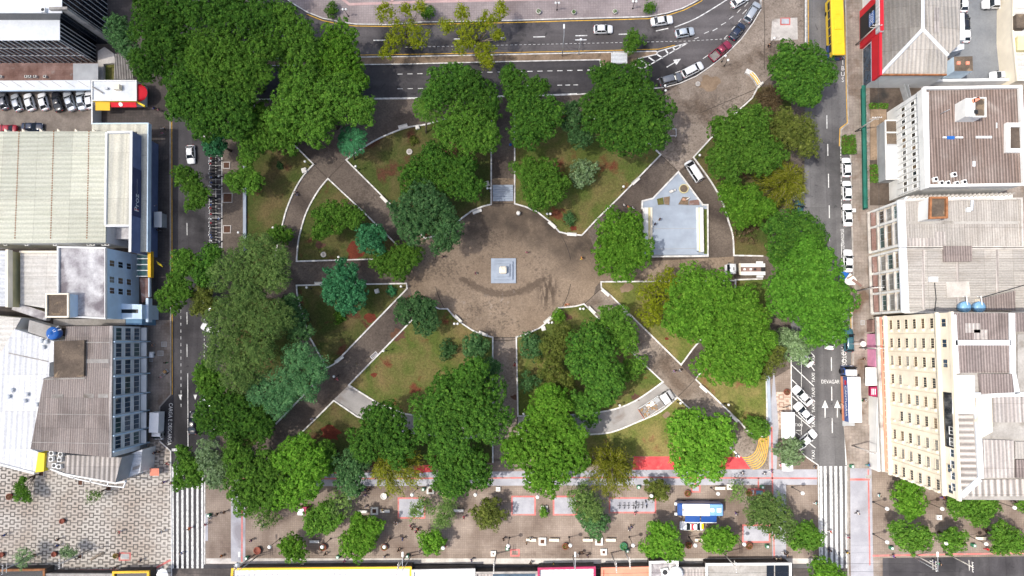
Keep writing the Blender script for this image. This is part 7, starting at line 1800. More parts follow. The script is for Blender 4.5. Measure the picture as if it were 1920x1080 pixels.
def tub(u, v, r, mt, plant, label):
    x, y = G(u, v, .6); t = empty('round_planter', (x, y, .15), 0, label, 'planter', 'round planters'); R = r/F*H
    MB().lathe([(R*.72, 0), (R*.95, .55), (R, .62), (R, .7), (R*.8, .7), (R*.78, .5), (.01, .48)], n=20).build('tub', mt, t, True)
    if plant:
        n = 90; q = sphere_pts(n); q[:, 2] = abs(q[:, 2]); P = q*np.array([R*.85, R*.85, .5])+np.array([0, 0, .55]); U, V = leaf_axes(q, .10); quads_mesh('plant', P, U, V, plant, t)
for u, v, r, mt, pl, w in ((18, 931, 6, 'terracotta', 'leaf_brown', 'empty red round tub left of the thin leaning tree'), (117, 977, 5, 'terracotta', None, 'red round tub in the middle of the patterned plaza'), (102, 1039, 5, 'terracotta', None, 'red round tub between the two pale feathery trees'), (3, 1040, 5, 'terracotta', None, 'red round tub at the left photo edge'), (217, 1042, 5, 'wood', 'leaf_olive', 'wooden round tub beside the red framed square'), (483, 1032, 7, 'terracotta', None, 'empty red ring tub beside the leftmost street light'), (606, 1026, 6.5, 'terracotta', 'leaf_olive', 'red tub under the globe lamp right of the bushy tree'), (721, 1026, 6, 'terracotta', 'leaf_mid', 'red tub under the globe lamp right of the two-lobed tree'),
                           (720, 930, 6, 'concrete_white', None, 'white ring tub below the yellow-green bamboo'), (835, 929, 6.5, 'wall_yellow', 'leaf_mid', 'yellow rimmed tub with a green plant'), (1060, 1024, 6, 'terracotta', 'leaf_olive', 'red tub with a green plant left of a street light'), (1289, 925, 6, 'terracotta', 'leaf_olive', 'red tub above the front of the service bus'), (1404, 924, 6, 'terracotta', 'leaf_olive', 'red tub right of the thin dry tree'), (1291, 1022, 6, 'terracotta', 'leaf_olive', 'red tub right of the two-pronged tree'), (1404, 1023, 6.5, 'terracotta', 'leaf_olive', 'red tub below the grey walkway square'), (1169, 1024, 7, 'green_paint', 'leaf_mid', 'round clipped plant in a green tub by a pole'), (1475, 735, 6, 'terracotta', 'leaf_brown', 'brown planter at the taxi rank'),
                           (1010, 22, 5, 'concrete_white', 'leaf_mid', 'white tub with a bush on the north plaza, left of three'), (1076, 23, 4.5, 'concrete_white', 'leaf_mid', 'white tub with a bush on the north plaza, middle of three'), (1153, 22, 4.5, 'concrete_white', 'leaf_mid', 'white tub with a bush on the north plaza, right of three')): tub(u, v, r, mt, pl, w)
def bin_(u, v, label):
    x, y = G(u, v, .6); t = empty('litter_bin', (x, y, .15), 0, label, 'bin', 'green litter bins'); MB().bbox(-.3, .3, -.3, .3, 0, .95, .04).build('body', 'green_paint', t); MB().bbox(-.18, .18, -.18, .18, .951, .99, .02).build('opening', 'letter_white', t)
for u, v, w in ((463, 1046, 'by the left transformer pole'), (634, 1044, 'below the two-lobed tree'), (764, 1042, 'by the yellow-rimmed shop corner'), (392, 966, 'by the western crossing edge'), (794, 917, 'beside the white planter by the shaded tree'), (951, 1028, 'under the middle globe lamp'), (1176, 1032, 'below the green tub'), (1438, 1024, 'below the grey square beside the broad tree'), (1197, 913, 'beside the olive bamboo'), (1429, 913, 'by the red-bordered service hatch'), (1825, 1022, 'right of the smallest tower tree'), (1597, 874, 'at the east crossing head'), (1671, 1027, 'below the full tower tree')): bin_(u, v, 'green litter bin '+w)
# ---------------------------------------------------------------- monument, steps, stage
x, y = G(944, 507.5, .5); t = empty('monument', (x, y, .15), 0, 'pale blue stepped square monument with a cream block and a thin rod', 'monument')
for i, (s, z) in enumerate(((2.5, .35), (1.86, .75), (1.28, 1.15))): MB().bbox(-s, s, -s, s, [0, .351, .751][i], z, .04).build('step', 'pale_blue', t)
MB().bbox(-.72, .72, -.72, .72, 1.151, 2.3, .22).build('pedestal', 'wall_cream', t); MB().tube([(0, 0, 2.3), (-.15, .25, 3.6), (-.3, .5, 4.6)], .035, 6).build('rod', 'steel', t)
x, y = G(943, 366, .5); t = empty('stairs', (x, y, .15), 0, 'grey-blue steps between white side walls at the head of the round plaza', 'stairs'); hw = (G(964, 366)[0]-G(922, 366)[0])/2-.2
for i in range(7): MB().bbox(-hw, hw, 1.55-i*.45, 1.55-i*.45+.44, 0, .95-i*.125, .02).build('step', 'pale_blue', t)
t2 = MB()
P = [(1272, 322), (1318, 384), (1327, 384), (1327.5, 480), (1208, 481), (1207, 392), (1204, 390), (1204.5, 377), (1224, 372)]
st = Bld('stage', 'blue painted open-air stage with a pointed end, white rim and bleachers on both sides', G(1268, 430), 'stage')
st.part('platform', MB().prism(GP(P, .7), .1, .7), 'pale_blue'); st.part('rim', MB().ribbon(GP(P, .9), .3, .1, .95, closed=True), 'kerb_white')
st.part('deck', MB().prism(GP(rect(1208.5, 386, 1316, 477), 1.0), .7, .98), 'pale_blue')
for q in ([(1225, 428.5), (1305, 428.5)], [(1222, 467), (1306, 466)]): st.part('joint', MB().ribbon(GP(q, 1), .12, .98, .995), 'wall_grey')
st.part('back_step', MB().prism(GP(rect(1222, 470, 1310, 477.5), 1.3), .98, 1.3), 'pale_blue')
x, y = G(1282, 354, .9)
st.part('basin', MB().lathe([(.92, .7), (.92, 1.15), (.78, 1.15), (.78, .9), (.01, .88)], (x, y), 24), 'wall_yellow'); st.part('basin_water', MB().lathe([(.77, .9), (.77, .93), (.01, .93)], (x, y), 24), 'roof_moss')
for q, mt in (([(1232, 373), (1243, 370), (1245, 383), (1234, 384)], 'lawn_mid'), ([(1244.5, 370), (1256, 368), (1255, 384), (1246, 383)], 'dry_earth'), ([(1272, 383), (1280, 369), (1291, 370), (1291, 384)], 'dry_earth'), ([(1293, 376), (1310, 374), (1312, 384), (1292, 384)], 'terrace_tile')): st.part('plant_box', MB().prism(GP(q, .9), .7, .88), mt)
for i, (u0, u1, z, mt) in enumerate(((1208.5, 1215, 1.9, 'wall_white'), (1215.3, 1219, 1.6, 'wall_yellow'), (1219.3, 1223, 1.3, 'wall_cream'), (1306, 1310, 1.3, 'wall_blue'), (1310.2, 1312.5, 1.6, 'wall_yellow'), (1312.7, 1318, 1.9, 'wall_white'))):
    st.part('bleacher', MB().prism(GP([(u0, 389), (u1, 389), (u1+(1 if u0 > 1300 else 0), 472 if u0 > 1300 else 466), (u0+(1 if u0 > 1300 else 0), 472 if u0 > 1300 else 466)], z), .98, z), mt)
m = MB()
for u, z in ((1208, 1.95), (1215, 1.65), (1219, 1.35), (1223, 1.1), (1305.5, 1.1), (1309, 1.35), (1312, 1.65), (1318, 1.95)): m.ribbon(GP([(u, 389), (u+(1.5 if u > 1300 else 0), 472 if u > 1300 else 466)], z), .12, z-.06, z+.02)
st.part('nosing', m, 'kerb_white')
st.part('verge', MB().prism(GP(rect(1320, 392, 1326, 476), .8), .7, .78), 'lawn_mid')
t = empty('statue', (*G(1260, 359, .9), .72), .4, 'small white statue lying on the blue stage', 'statue'); MB().tube([(-.5, 0, .2), (0, .05, .35), (.45, 0, .25)], [.22, .3, .2], 8).build('body', 'concrete_white', t, True); MB().lathe([(.02, .1), (.2, .2), (.22, .38), (.02, .5)], (.65, 0), 10).build('head', 'concrete_white', t, True)
t = empty('statue', (*G(1283, 375, .9), .9), -.3, 'pale statue with a raised arm at the stage planter', 'statue'); MB().tube([(-.4, 0, .15), (-.1, .0, .3), (.35, .1, .35)], [.3, .32, .2], 8).build('body', 'skin_light', t, True); MB().tube([(.3, .1, .4), (.8, .6, .6)], [.13, .08], 6).build('arm', 'concrete_white', t)
# blue low walls
for u0, v0, u1, v1, w in ((459, 287, 459, 470, 'beside the motorcycles on the west lawn edge'), (1440, 704, 1443, 792, 'beside the pink patterned paving on the east lawn edge')):
    t = empty('low_wall', (*G((u0+u1)/2, (v0+v1)/2), .15), 0, 'pale blue low wall '+w, 'wall'); c = t.location; P = [(p[0]-c.x, p[1]-c.y) for p in GP([(u0, v0), (u1, v1)], .5)]
    MB().ribbon(P, .55, 0, .45).build('body', 'pale_blue_wall', t); MB().ribbon(P, .62, .451, .52).build('coping', 'pale_blue', t)
# forecourt sloping wall with yellow stripes
t = Bld('striped_wall', 'curved white wall with yellow stripes at the stone forecourt', G(1414, 142), 'wall'); q = smooth([(1399, 132), (1410, 138), (1418, 148), (1424, 158)], 4)
t.part('body', MB().ribbon(GP(q, .8), .9, .1, .8), 'kerb_white'); q2 = smooth([(1408, 137), (1417, 147), (1423, 157)], 4)
for o in (-2.2, 2.2): t.part('stripe', MB().ribbon(GP([(a+o*.7, b_-o*.6) for a, b_ in q2], .82), .22, .8, .83), 'amber_paint')
t.part('post', MB().tube([(*G(1424, 161, 1), .1), (*G(1431, 154, 1), 1.0)], .25, 8), 'concrete_white')
# ---------------------------------------------------------------- kiosks, tents, signs
t = Bld('bus_shelter', 'grey-roofed bus shelter on the median tip', G(1161, 108), 'bus shelter'); P = GP(rect(1146, 99, 1176, 118), 2.7); t.part('roof', MB().prism(P, 2.55, 2.7), 'roof_lightgrey'); t.part('roof_skirt', MB().prism(GP(rect(1146, 112, 1176, 119.5), 2.5), 2.35, 2.54), 'wall_grey')
for u in (1148, 1174): t.part('post', MB().tube([(*G(u, 102, 1), .14), (*G(u, 102, 1), 2.5)], .07, 6), 'steel')
t.part('bench', MB().prism(GP(rect(1150, 106, 1172, 109), .5), .45, .55), 'wood')
def tent(label, q, h):
    P = GP(q, h); t = Bld('canopy_tent', label, cen(P), 'tent'); c = cen(P); z = h
    t.part('cover', MB().add([(*p, z) for p in P]+[((P[0][0]+P[1][0])/2, (P[0][1]+P[1][1])/2, z+.35), ((P[2][0]+P[3][0])/2, (P[2][1]+P[3][1])/2, z+.35)]+[(*p, z-.3) for p in P], [(0, 4, 5, 3)[::-1], (1, 2, 5, 4)[::-1], (0, 1, 4), (2, 3, 5), (0, 6, 7, 1), (1, 7, 8, 2), (2, 8, 9, 3), (3, 9, 6, 0)]), 'canvas_white')
    for p in P: t.part('post', MB().tube([(p[0]*.94+c[0]*.06, p[1]*.94+c[1]*.06, .15), (p[0]*.94+c[0]*.06, p[1]*.94+c[1]*.06, z-.02)], .04, 6), 'steel')
tent('long white canopy at the taxi rank above the pale variegated tree', [(1465, 773), (1490, 773), (1491, 822), (1466, 822)], 2.6); tent('small white canopy below the pale variegated tree', [(1466, 868), (1487, 868), (1487, 883), (1467, 883)], 2.6)
t = Bld('stall', 'salmon-topped snack stall on the patterned plaza near the crossing', G(289, 884), 'stall'); t.part('top', MB().prism(GP(rect(281, 878, 298, 892), 2.2), 2.1, 2.2), 'salmon'); t.part('counter', MB().prism(GP(rect(283, 880, 296, 890), 1), .15, 1.0), 'wall_white')
for u, v in ((282, 879), (297, 879), (282, 891), (297, 891)): t.part('post', MB().tube([(*G(u, v, 1.5), .15), (*G(u, v, 1.5), 2.1)], .04, 6), 'steel')
t = Bld('red_kiosk', 'small kiosk with a grey lid and dark red side under the leafy trees', G(567, 956), 'kiosk'); t.part('body', MB().prism(GP([(560, 951), (575, 950), (574, 963), (559, 964)], 2), .15, 2.2), 'crimson'); t.part('lid', MB().prism(GP([(558, 955), (569, 954), (569, 966), (558, 966)], 2.4), 2.21, 2.4), 'galvanised'); t.part('opening', MB().prism(GP([(575, 952), (577, 952), (577, 962), (575, 962)], 1), .9, 1.8), 'black_frame')
t = Bld('wrecked_kiosk', 'broken pale wooden kiosk roof beside the giant tree on the east pavement', G(1592, 530), 'kiosk')
t.part('roof_panel', MB().prism(GP([(1583, 526), (1594, 512), (1603, 520), (1607, 526), (1603, 534), (1588, 534)], 2.8), 2.6, 2.8), 'concrete_white'); t.part('plank', MB().prism(GP([(1600, 522), (1617, 535), (1614, 538), (1597, 526)], 2.9), 2.81, 2.9), 'terrace_tile'); t.part('tarp', MB().prism(GP([(1578, 508), (1592, 512), (1583, 527), (1574, 520)], 2.3), 2.2, 2.3), 'tank_blue'); t.part('plank', MB().prism(GP([(1588, 521), (1599, 515), (1600, 517), (1590, 523)], 2.95), 2.81, 2.95), 'dry_earth')
for u, v in ((1586, 528), (1603, 528)): t.part('post', MB().tube([(*G(u, v, 1.5), .15), (*G(u, v, 1.5), 2.6)], .06, 6), 'wood')
t = empty('waste_drum', (*G(972, 400, .8), .15), 0, 'white-topped round drum on the plaza below the steps', 'drum'); MB().lathe([(.36, 0), (.38, .1), (.36, .95), (.42, 1.0), (.42, 1.15), (.1, 1.3), (.02, 1.3)], n=18).build('body', 'concrete_white', t, True); MB().lathe([(.40, .5), (.40, .62), (.39, .63)], n=18).build('band', 'kerb_grey', t)
def manhole(u, v, r, label, mt='concrete_light'):
    x, y = G(u, v, .2); t = empty('well_cover', (x, y, .19), 0, label, 'well cover'); MB().lathe([(r, 0), (r, .3), (r*.75, .32), (.01, .32)], n=20).build('ring', mt, t); MB().lathe([(r*.6, .321), (r*.58, .36), (.01, .37)], n=18).build('lid', 'kerb_grey', t)
manhole(768, 285, .6, 'round concrete well cover on the north-west lawn'); manhole(607, 477.5, .55, 'round concrete well cover on the triangular lawn'); manhole(1308, 158, .5, 'pale round slab on the stone forecourt')
for u, v, s, mt, w in ((707, 546, .42, 'concrete_white', 'white square box on the lawn by the turquoise tree'), (913, 345, .5, 'concrete_light', 'pale square slab left of the steps'), (1019, 616, .42, 'concrete_white', 'white square plinth on the plaza rim'), (783, 239, .4, 'concrete_white', 'white square plinth on the top kerb of the north-west lawn'), (571, 320, .5, 'concrete_white', 'white slab seat on the western curved kerb')):
    x, y = G(u, v, .3); t = empty('plinth', (x, y, .15), .3, w, 'plinth'); MB().bbox(-s, s, -s, s, 0, .6, .06).build('block', mt, t); MB().bbox(-s*.6, s*.6, -s*.6, s*.6, .601, .66, .03).build('cap', mt, t)
ov('pavement', [(1448, 36), (1495, 33), (1496, 74), (1445, 76)], 'concrete_light', .162)
t = Bld('service_hatch', 'grey hatch with a red painted border on the stone forecourt', G(1472, 40), 'hatch'); t.part('border', MB().prism(GP(rect(1463, 33, 1482, 47), .2), .163, .2), 'red_paint'); t.part('lid', MB().prism(GP(rect(1465.5, 35, 1479.5, 44.5), .25), .201, .25), 'galvanised')
t = Bld('service_hatch', 'dark hatch with a red border right of the thin dry tree', G(1424, 922), 'hatch'); t.part('border', MB().prism(GP(rect(1414, 916, 1434, 931), .2), .163, .2), 'red_paint'); t.part('lid', MB().prism(GP(rect(1418, 920, 1430, 927), .3), .201, .3), 'wall_blue_deep')
t = Bld('service_hatch', 'blue-grey hatch in the red framed square of the patterned plaza', G(234, 1043), 'hatch'); t.part('border', MB().prism(GP(rect(226, 1039, 242, 1049), .2), .166, .2), 'concrete_light'); t.part('lid', MB().prism(GP(rect(228, 1040.5, 240, 1047), .25), .201, .25), 'wall_grey')
t = empty('fallen_log', (*G(184, 1042, .3), .15), .5, 'pale fallen log on the patterned plaza', 'log'); MB().tube([(-1.6, 0, .2), (0, .08, .24), (1.4, -.05, .22)], [.2, .24, .16], 10).build('trunk', 'bark_pale', t, True); MB().tube([(-.6, 0, .3), (-1.0, .5, .4)], [.09, .04], 6).build('stub', 'bark_pale', t)
t = empty('fallen_branch', (*G(1103, 735, 1), 3.0), .35, 'pale bare branch in the gap of the south-east bed', 'branch'); m = MB(); m.tube([(-1.2, 0, 0), (0, .1, .3), (1.2, .5, .4)], [.12, .09, .04], 6); m.build('limb', 'bark_pale', t); MB().tube([(0, .1, .3), (.7, -.1, .5)], [.07, .03], 6).build('twig', 'bark_pale', t)
t = empty('banner', (*G(976, 163, 9), 9), -.6, 'white and orange torn banner caught in the ragged dark tree', 'banner'); m = MB().add([(-1.3, -.2, .2), (-.4, -.5, .5), (.5, -.3, .1), (1.2, .3, .3), (1.0, .6, .35), (.2, .2, .15), (-.6, .1, .5), (-1.2, .3, .25)], [(0, 1, 6, 7), (1, 2, 5, 6), (2, 3, 4, 5)]); m.build('cloth', 'canvas_white', t); MB().add([(-1.7, .2, .3), (-1.2, -.2, .22), (-1.18, .3, .27), (-1.5, .7, .4)], [(0, 1, 2, 3)]).build('cloth_end', 'salmon', t)
t = empty('globe_ornament', (*G(957, 271, .5), .15), 0, 'bright blue ball on the path above the steps', 'ball'); MB().lathe([(.02, 0), (.22, .1), (.3, .3), (.22, .5), (.02, .6)], n=16).build('ball', 'tank_blue', t, True); MB().lathe([(.15, 0), (.12, .08)], n=12).build('foot', 'concrete_white', t)
t = empty('road_gate', (*G(1262, 247, .5), .15), 0, 'white metal frame at the edge of the huge round tree', 'frame'); m = MB(); m.tube([(-.6, .4, .9), (.5, .4, .9), (.5, -1.0, .9), (-.8, -1.0, .9)], .06, 6); m.build('rail', 'letter_white', t)
for p in ((-.6, .4), (.5, .4), (.5, -1.0), (-.8, -1.0)): MB().tube([(p[0], p[1], 0), (p[0], p[1], .86)], .05, 6).build('post', 'letter_white', t)
t = empty('rubbish_heap', (*G(1064, 572, .2), .15), 0, 'small orange rubbish heap on the plaza rim', 'rubbish'); rr = random.Random(4)
for i in range(7): s = rr.uniform(.1, .22); MB().bbox(-s, s, -s*.7, s*.7, 0, s, s*.3).xf(Matrix.Translation((rr.uniform(-.5, .5), rr.uniform(-.3, .3), 0)) @ Matrix.Rotation(rr.random()*3, 4, 'Z')).build('bag', 'salmon' if i % 2 else 'rust', t)
for u, v, w in ((1210, 498-60, ''),): pass
t = empty('drain_grate', (*G(701, 666, .2), .16), .75, 'white framed drain grate on the south-west diagonal path', 'grate'); m = MB()
for i in range(6): m.box(-.7+i*.25, -.58+i*.25, -.25, .25, 0, .06)
m.build('grating', 'letter_grey', t); mm = MB(); mm.ribbon([(-.75, -.3), (.75, -.3), (.75, .3), (-.75, .3)], .07, 0, .08, closed=True); mm.build('rim', 'concrete_white', t)
t = empty('signal_head', (*G(1620, 645, 5), 4.6), 0, 'white round signal head on an arm beside the pink shop', 'sign'); MB().lathe([(.5, 0), (.55, .1), (.5, .2), (.01, .22)], n=18).build('disc', 'concrete_white', t); MB().tube([(-1.8, 0, .1), (-.5, 0, .1)], .06, 6).build('arm', 'galvanised', t); MB().tube([(-1.0, .0, .0), (-1.0, .0, -4.45)], .06, 6).build('post', 'galvanised', t)
t = empty('handcart', (*G(311, 697, .5), .15), .8, 'cluttered handcart with brown boxes on the west pavement', 'cart'); MB().bbox(-.6, .5, -.4, .4, .35, .5, .04).build('deck', 'wall_grey', t); MB().bbox(-.3, .3, -.3, .3, .501, .95, .05).build('box', 'wood', t); MB().tube([(-.6, -.3, .45), (-1.1, -.3, .9), (-1.1, .3, .9), (-.6, .3, .45)], .03, 6).build('handle', 'steel', t)
for s in (-.42, .42): MB().lathe([(.02, -.04), (.3, -.04), (.3, .04), (.02, .04)], n=14).xf(Matrix.Translation((.0, s, .3)) @ Matrix.Rotation(PI/2, 4, 'X')).build('wheel', 'tyre', t)
t = empty('parasol', (*G(304, 1078, 2.2), .15), 0, 'white parasol at the bottom edge below the patterned plaza', 'parasol'); MB().lathe([(1.2, 2.0), (.6, 2.35), (.02, 2.5)], n=8).build('canopy', 'canvas_white', t); MB().tube([(0, 0, 0), (0, 0, 2.4)], .03, 6).build('pole', 'steel', t)
t = empty('vendor_cart', (*G(284, 665, .8), .15), 0, 'white vendor cart with a round top on the west pavement', 'cart'); MB().bbox(-.4, .4, -.6, .6, .3, 1.0, .08).build('body', 'canvas_white', t)
for yy in (-.35, 0, .35): MB().lathe([(.2, 1.0), (.22, 1.15), (.02, 1.25)], (0, yy), 12).build('lid', 'letter_white', t)
for s in (-.45, .45): MB().lathe([(.02, -.04), (.22, -.04), (.22, .04), (.02, .04)], n=12).xf(Matrix.Translation((s, 0, .22)) @ Matrix.Rotation(PI/2, 4, 'Y')).build('wheel', 'tyre', t)
for u0, v0, u1, v1, w in ((303, 641, 312, 650, 'near the handcart'), (296, 658, 306, 667, 'left of the hatch pair'), (280, 673, 286, 678, 'below the vendor cart'), (1623, 891, 1634, 897, 'at the tower foot'), (1614, 601, 1621, 609, 'by the pink shop'), (1580, 786, 1602, 798, 'behind the delivery truck')):
    P = GP([(u0, v0), (u1, v0), (u1, v1), (u0, v1)], .17); t = Bld('pavement_hatch', 'dark pavement hatch '+w, cen(P), 'hatch', 'dark pavement hatches'); t.part('lid', MB().prism(P, .165, .18), 'wall_grey' if u0 == 1580 else 'kerb_grey'); m = MB(); m.ribbon(P, .08, .165, .19, closed=True); t.part('rim', m, 'steel')
# ---------------------------------------------------------------- people
CLOTH = dict(white=(.7, .7, .7), black=(.02, .02, .022), red=(.5, .02, .03), blue=(.04, .10, .35), navy=(.02, .03, .09), grey=(.22, .22, .23), yellow=(.7, .5, .05), pink=(.65, .2, .3), green=(.04, .2, .09), orange=(.65, .2, .04), teal=(.05, .3, .3), purple=(.15, .07, .3), brown=(.15, .09, .05), cream=(.6, .53, .42))
for k, c in CLOTH.items(): plain('cloth_'+k, c, .85, .15, var=.12, sc=6)
plain('hair_dark', (.018, .013, .011), .7, .3); plain('hair_grey', (.3, .29, .28), .7, .3); plain('eye_dark', (.01, .01, .01), .3, .5)
def skin_mesh(V, E, R, root=0, sub=1):
    me = bpy.data.meshes.new('figure'); me.from_pydata(V, E, [])
    o = bpy.data.objects.new('figure', me); COL.objects.link(o)
    md = o.modifiers.new('s', 'SKIN'); sv = me.skin_vertices[0].data
    for i, r in enumerate(R): sv[i].radius = (r, r) if not isinstance(r, tuple) else r; sv[i].use_root = i == root
    if sub: s = o.modifiers.new('u', 'SUBSURF'); s.levels = sub; s.render_levels = sub
    bpy.context.view_layer.update(); r = bpy.data.meshes.new_from_object(o.evaluated_get(bpy.context.evaluated_depsgraph_get()))
    r.polygons.foreach_set('use_smooth', [True]*len(r.polygons)); bpy.data.objects.remove(o); return r
def figure(pose):
    """joint positions; the person faces +x"""
    if pose == 'sit':
        hip = .50; kn = [(.42, s*.11, .50) for s in (1, -1)]; ft = [(.44, s*.11, .07) for s in (1, -1)]; el = [(.05, s*.24, hip+.28) for s in (1, -1)]; ha = [(.28, s*.14, hip+.16) for s in (1, -1)]
    elif pose == 'stand':
        hip = .92; kn = [(.02, s*.10, .50) for s in (1, -1)]; ft = [(.0, s*.11, .07) for s in (1, -1)]; el = [(-.02, s*.26, 1.12) for s in (1, -1)]; ha = [(.08, s*.25, .86) for s in (1, -1)]
    else:
        hip = .92; kn = [(.18, .10, .52), (-.04, -.10, .50)]; ft = [(.30, .10, .08), (-.34, -.10, .12)]; el = [(-.12, .27, 1.14), (.10, -.27, 1.14)]; ha = [(-.10, .26, .88), (.32, -.24, .96)]
    V = [(0, 0, hip)]; R = [.13]; E = []
    def add(p, r, par): V.append(p); R.append(r); E.append((par, len(V)-1)); return len(V)-1
    ch = add((.01, 0, hip+.28), (.15, .12), 0); nb = add((0, 0, hip+.50), (.10, .09), ch); nk = add((.02, 0, hip+.57), .055, nb)
    hd = add((.04, 0, hip+.68), (.085, .10), nk); add((.04, 0, hip+.78), (.075, .085), hd)
    for i, s in enumerate((1, -1)):
        k = add((kn[i][0]*.1, s*.10, hip-.06), .085, 0); k = add(kn[i], .06, k); k = add(ft[i], .042, k); add((ft[i][0]+.17, ft[i][1], .045), (.042, .035), k)
        a = add((0, s*.19, hip+.46), .062, nb); a = add(el[i], .042, a); a = add(ha[i], .030, a)
        d = (Vector(ha[i])-Vector(el[i])).normalized(); p = Vector(ha[i])+d*.08; a = add(tuple(p), (.035, .02), a)
        side = Vector((1, 0, 0)) if abs(d.x) < .7 else Vector((0, 0, 1))
        for j in range(4): add(tuple(p+d*(.075, .09, .085, .065)[j]+side*(.03-.02*j)), .009, a)
        add(tuple(p-d*.03+side*.05+d*.03), .010, a)
    body = skin_mesh(V, E, R)
    # clothes follow the body a little proud of it
    sl = [0.155, (.172, .145), (.12, .11)]
    V2 = [(0, 0, hip-.04), (.01, 0, hip+.28), (0, 0, hip+.48)]; E2 = [(0, 1), (1, 2)]; R2 = list(sl)
    for i, s in enumerate((1, -1)):
        n = len(V2); V2 += [(0, s*.19, hip+.465), tuple(Vector((0, s*.19, hip+.46)).lerp(Vector(el[i]), .85))]; E2 += [(2, n), (n, n+1)]; R2 += [.078, .060]
    shirt = skin_mesh(V2, E2, R2)
    V3 = [(0, 0, hip-.02)]; E3 = []; R3 = [.148]
    for i, s in enumerate((1, -1)):
        n = len(V3); V3 += [(kn[i][0]*.1, s*.10, hip-.07), kn[i], tuple(Vector(ft[i])+Vector((0, 0, .06)))]; E3 += [(0, n), (n, n+1), (n+1, n+2)]; R3 += [.102, .080, .064]
    trousers = skin_mesh(V3, E3, R3)
    hm = MB().lathe([(.098, hip+.70), (.108, hip+.78), (.095, hip+.86), (.05, hip+.905), (.005, hip+.91)], (.022, 0), 12); 
    f = MB()
    for s in (1, -1): f.bbox(.115, .135, s*.034-.012, s*.034+.012, hip+.722, hip+.737, .004)
    return dict(body=body, shirt=shirt, trousers=trousers, hair=hm, face=f, hip=hip)
FIG = {}
for ps in ('walk', 'stand', 'sit'): FIG[ps] = figure(ps)
HM = {}
def person(u, v, deg, shirt, trs, label, pose='walk', z=.15, skin='skin_light', hair='hair_dark', group=None):
    f = FIG[pose]; x, y = G(u, v, z+.9); t = empty('person', (x, y, z), math.radians(deg), label, 'person', group)
    def part(n, key, mt):
        k = (pose, key, mt)
        if k not in HM:
            if isinstance(f[key], MB): me = f[key].build('tmp', mt, None, True); d = me.data; bpy.data.objects.remove(me)
            else: d = f[key].copy(); d.materials.clear(); d.materials.append(MC[mt])
            d.name = n; HM[k] = d
        o = bpy.data.objects.new(n, HM[k]); COL.objects.link(o); o.parent = t; return o
    part('body', 'body', skin); part('shirt', 'shirt', 'cloth_'+shirt); part('trousers', 'trousers', 'cloth_'+trs); part('hair', 'hair', hair); part('eyes', 'face', 'eye_dark')
    return t
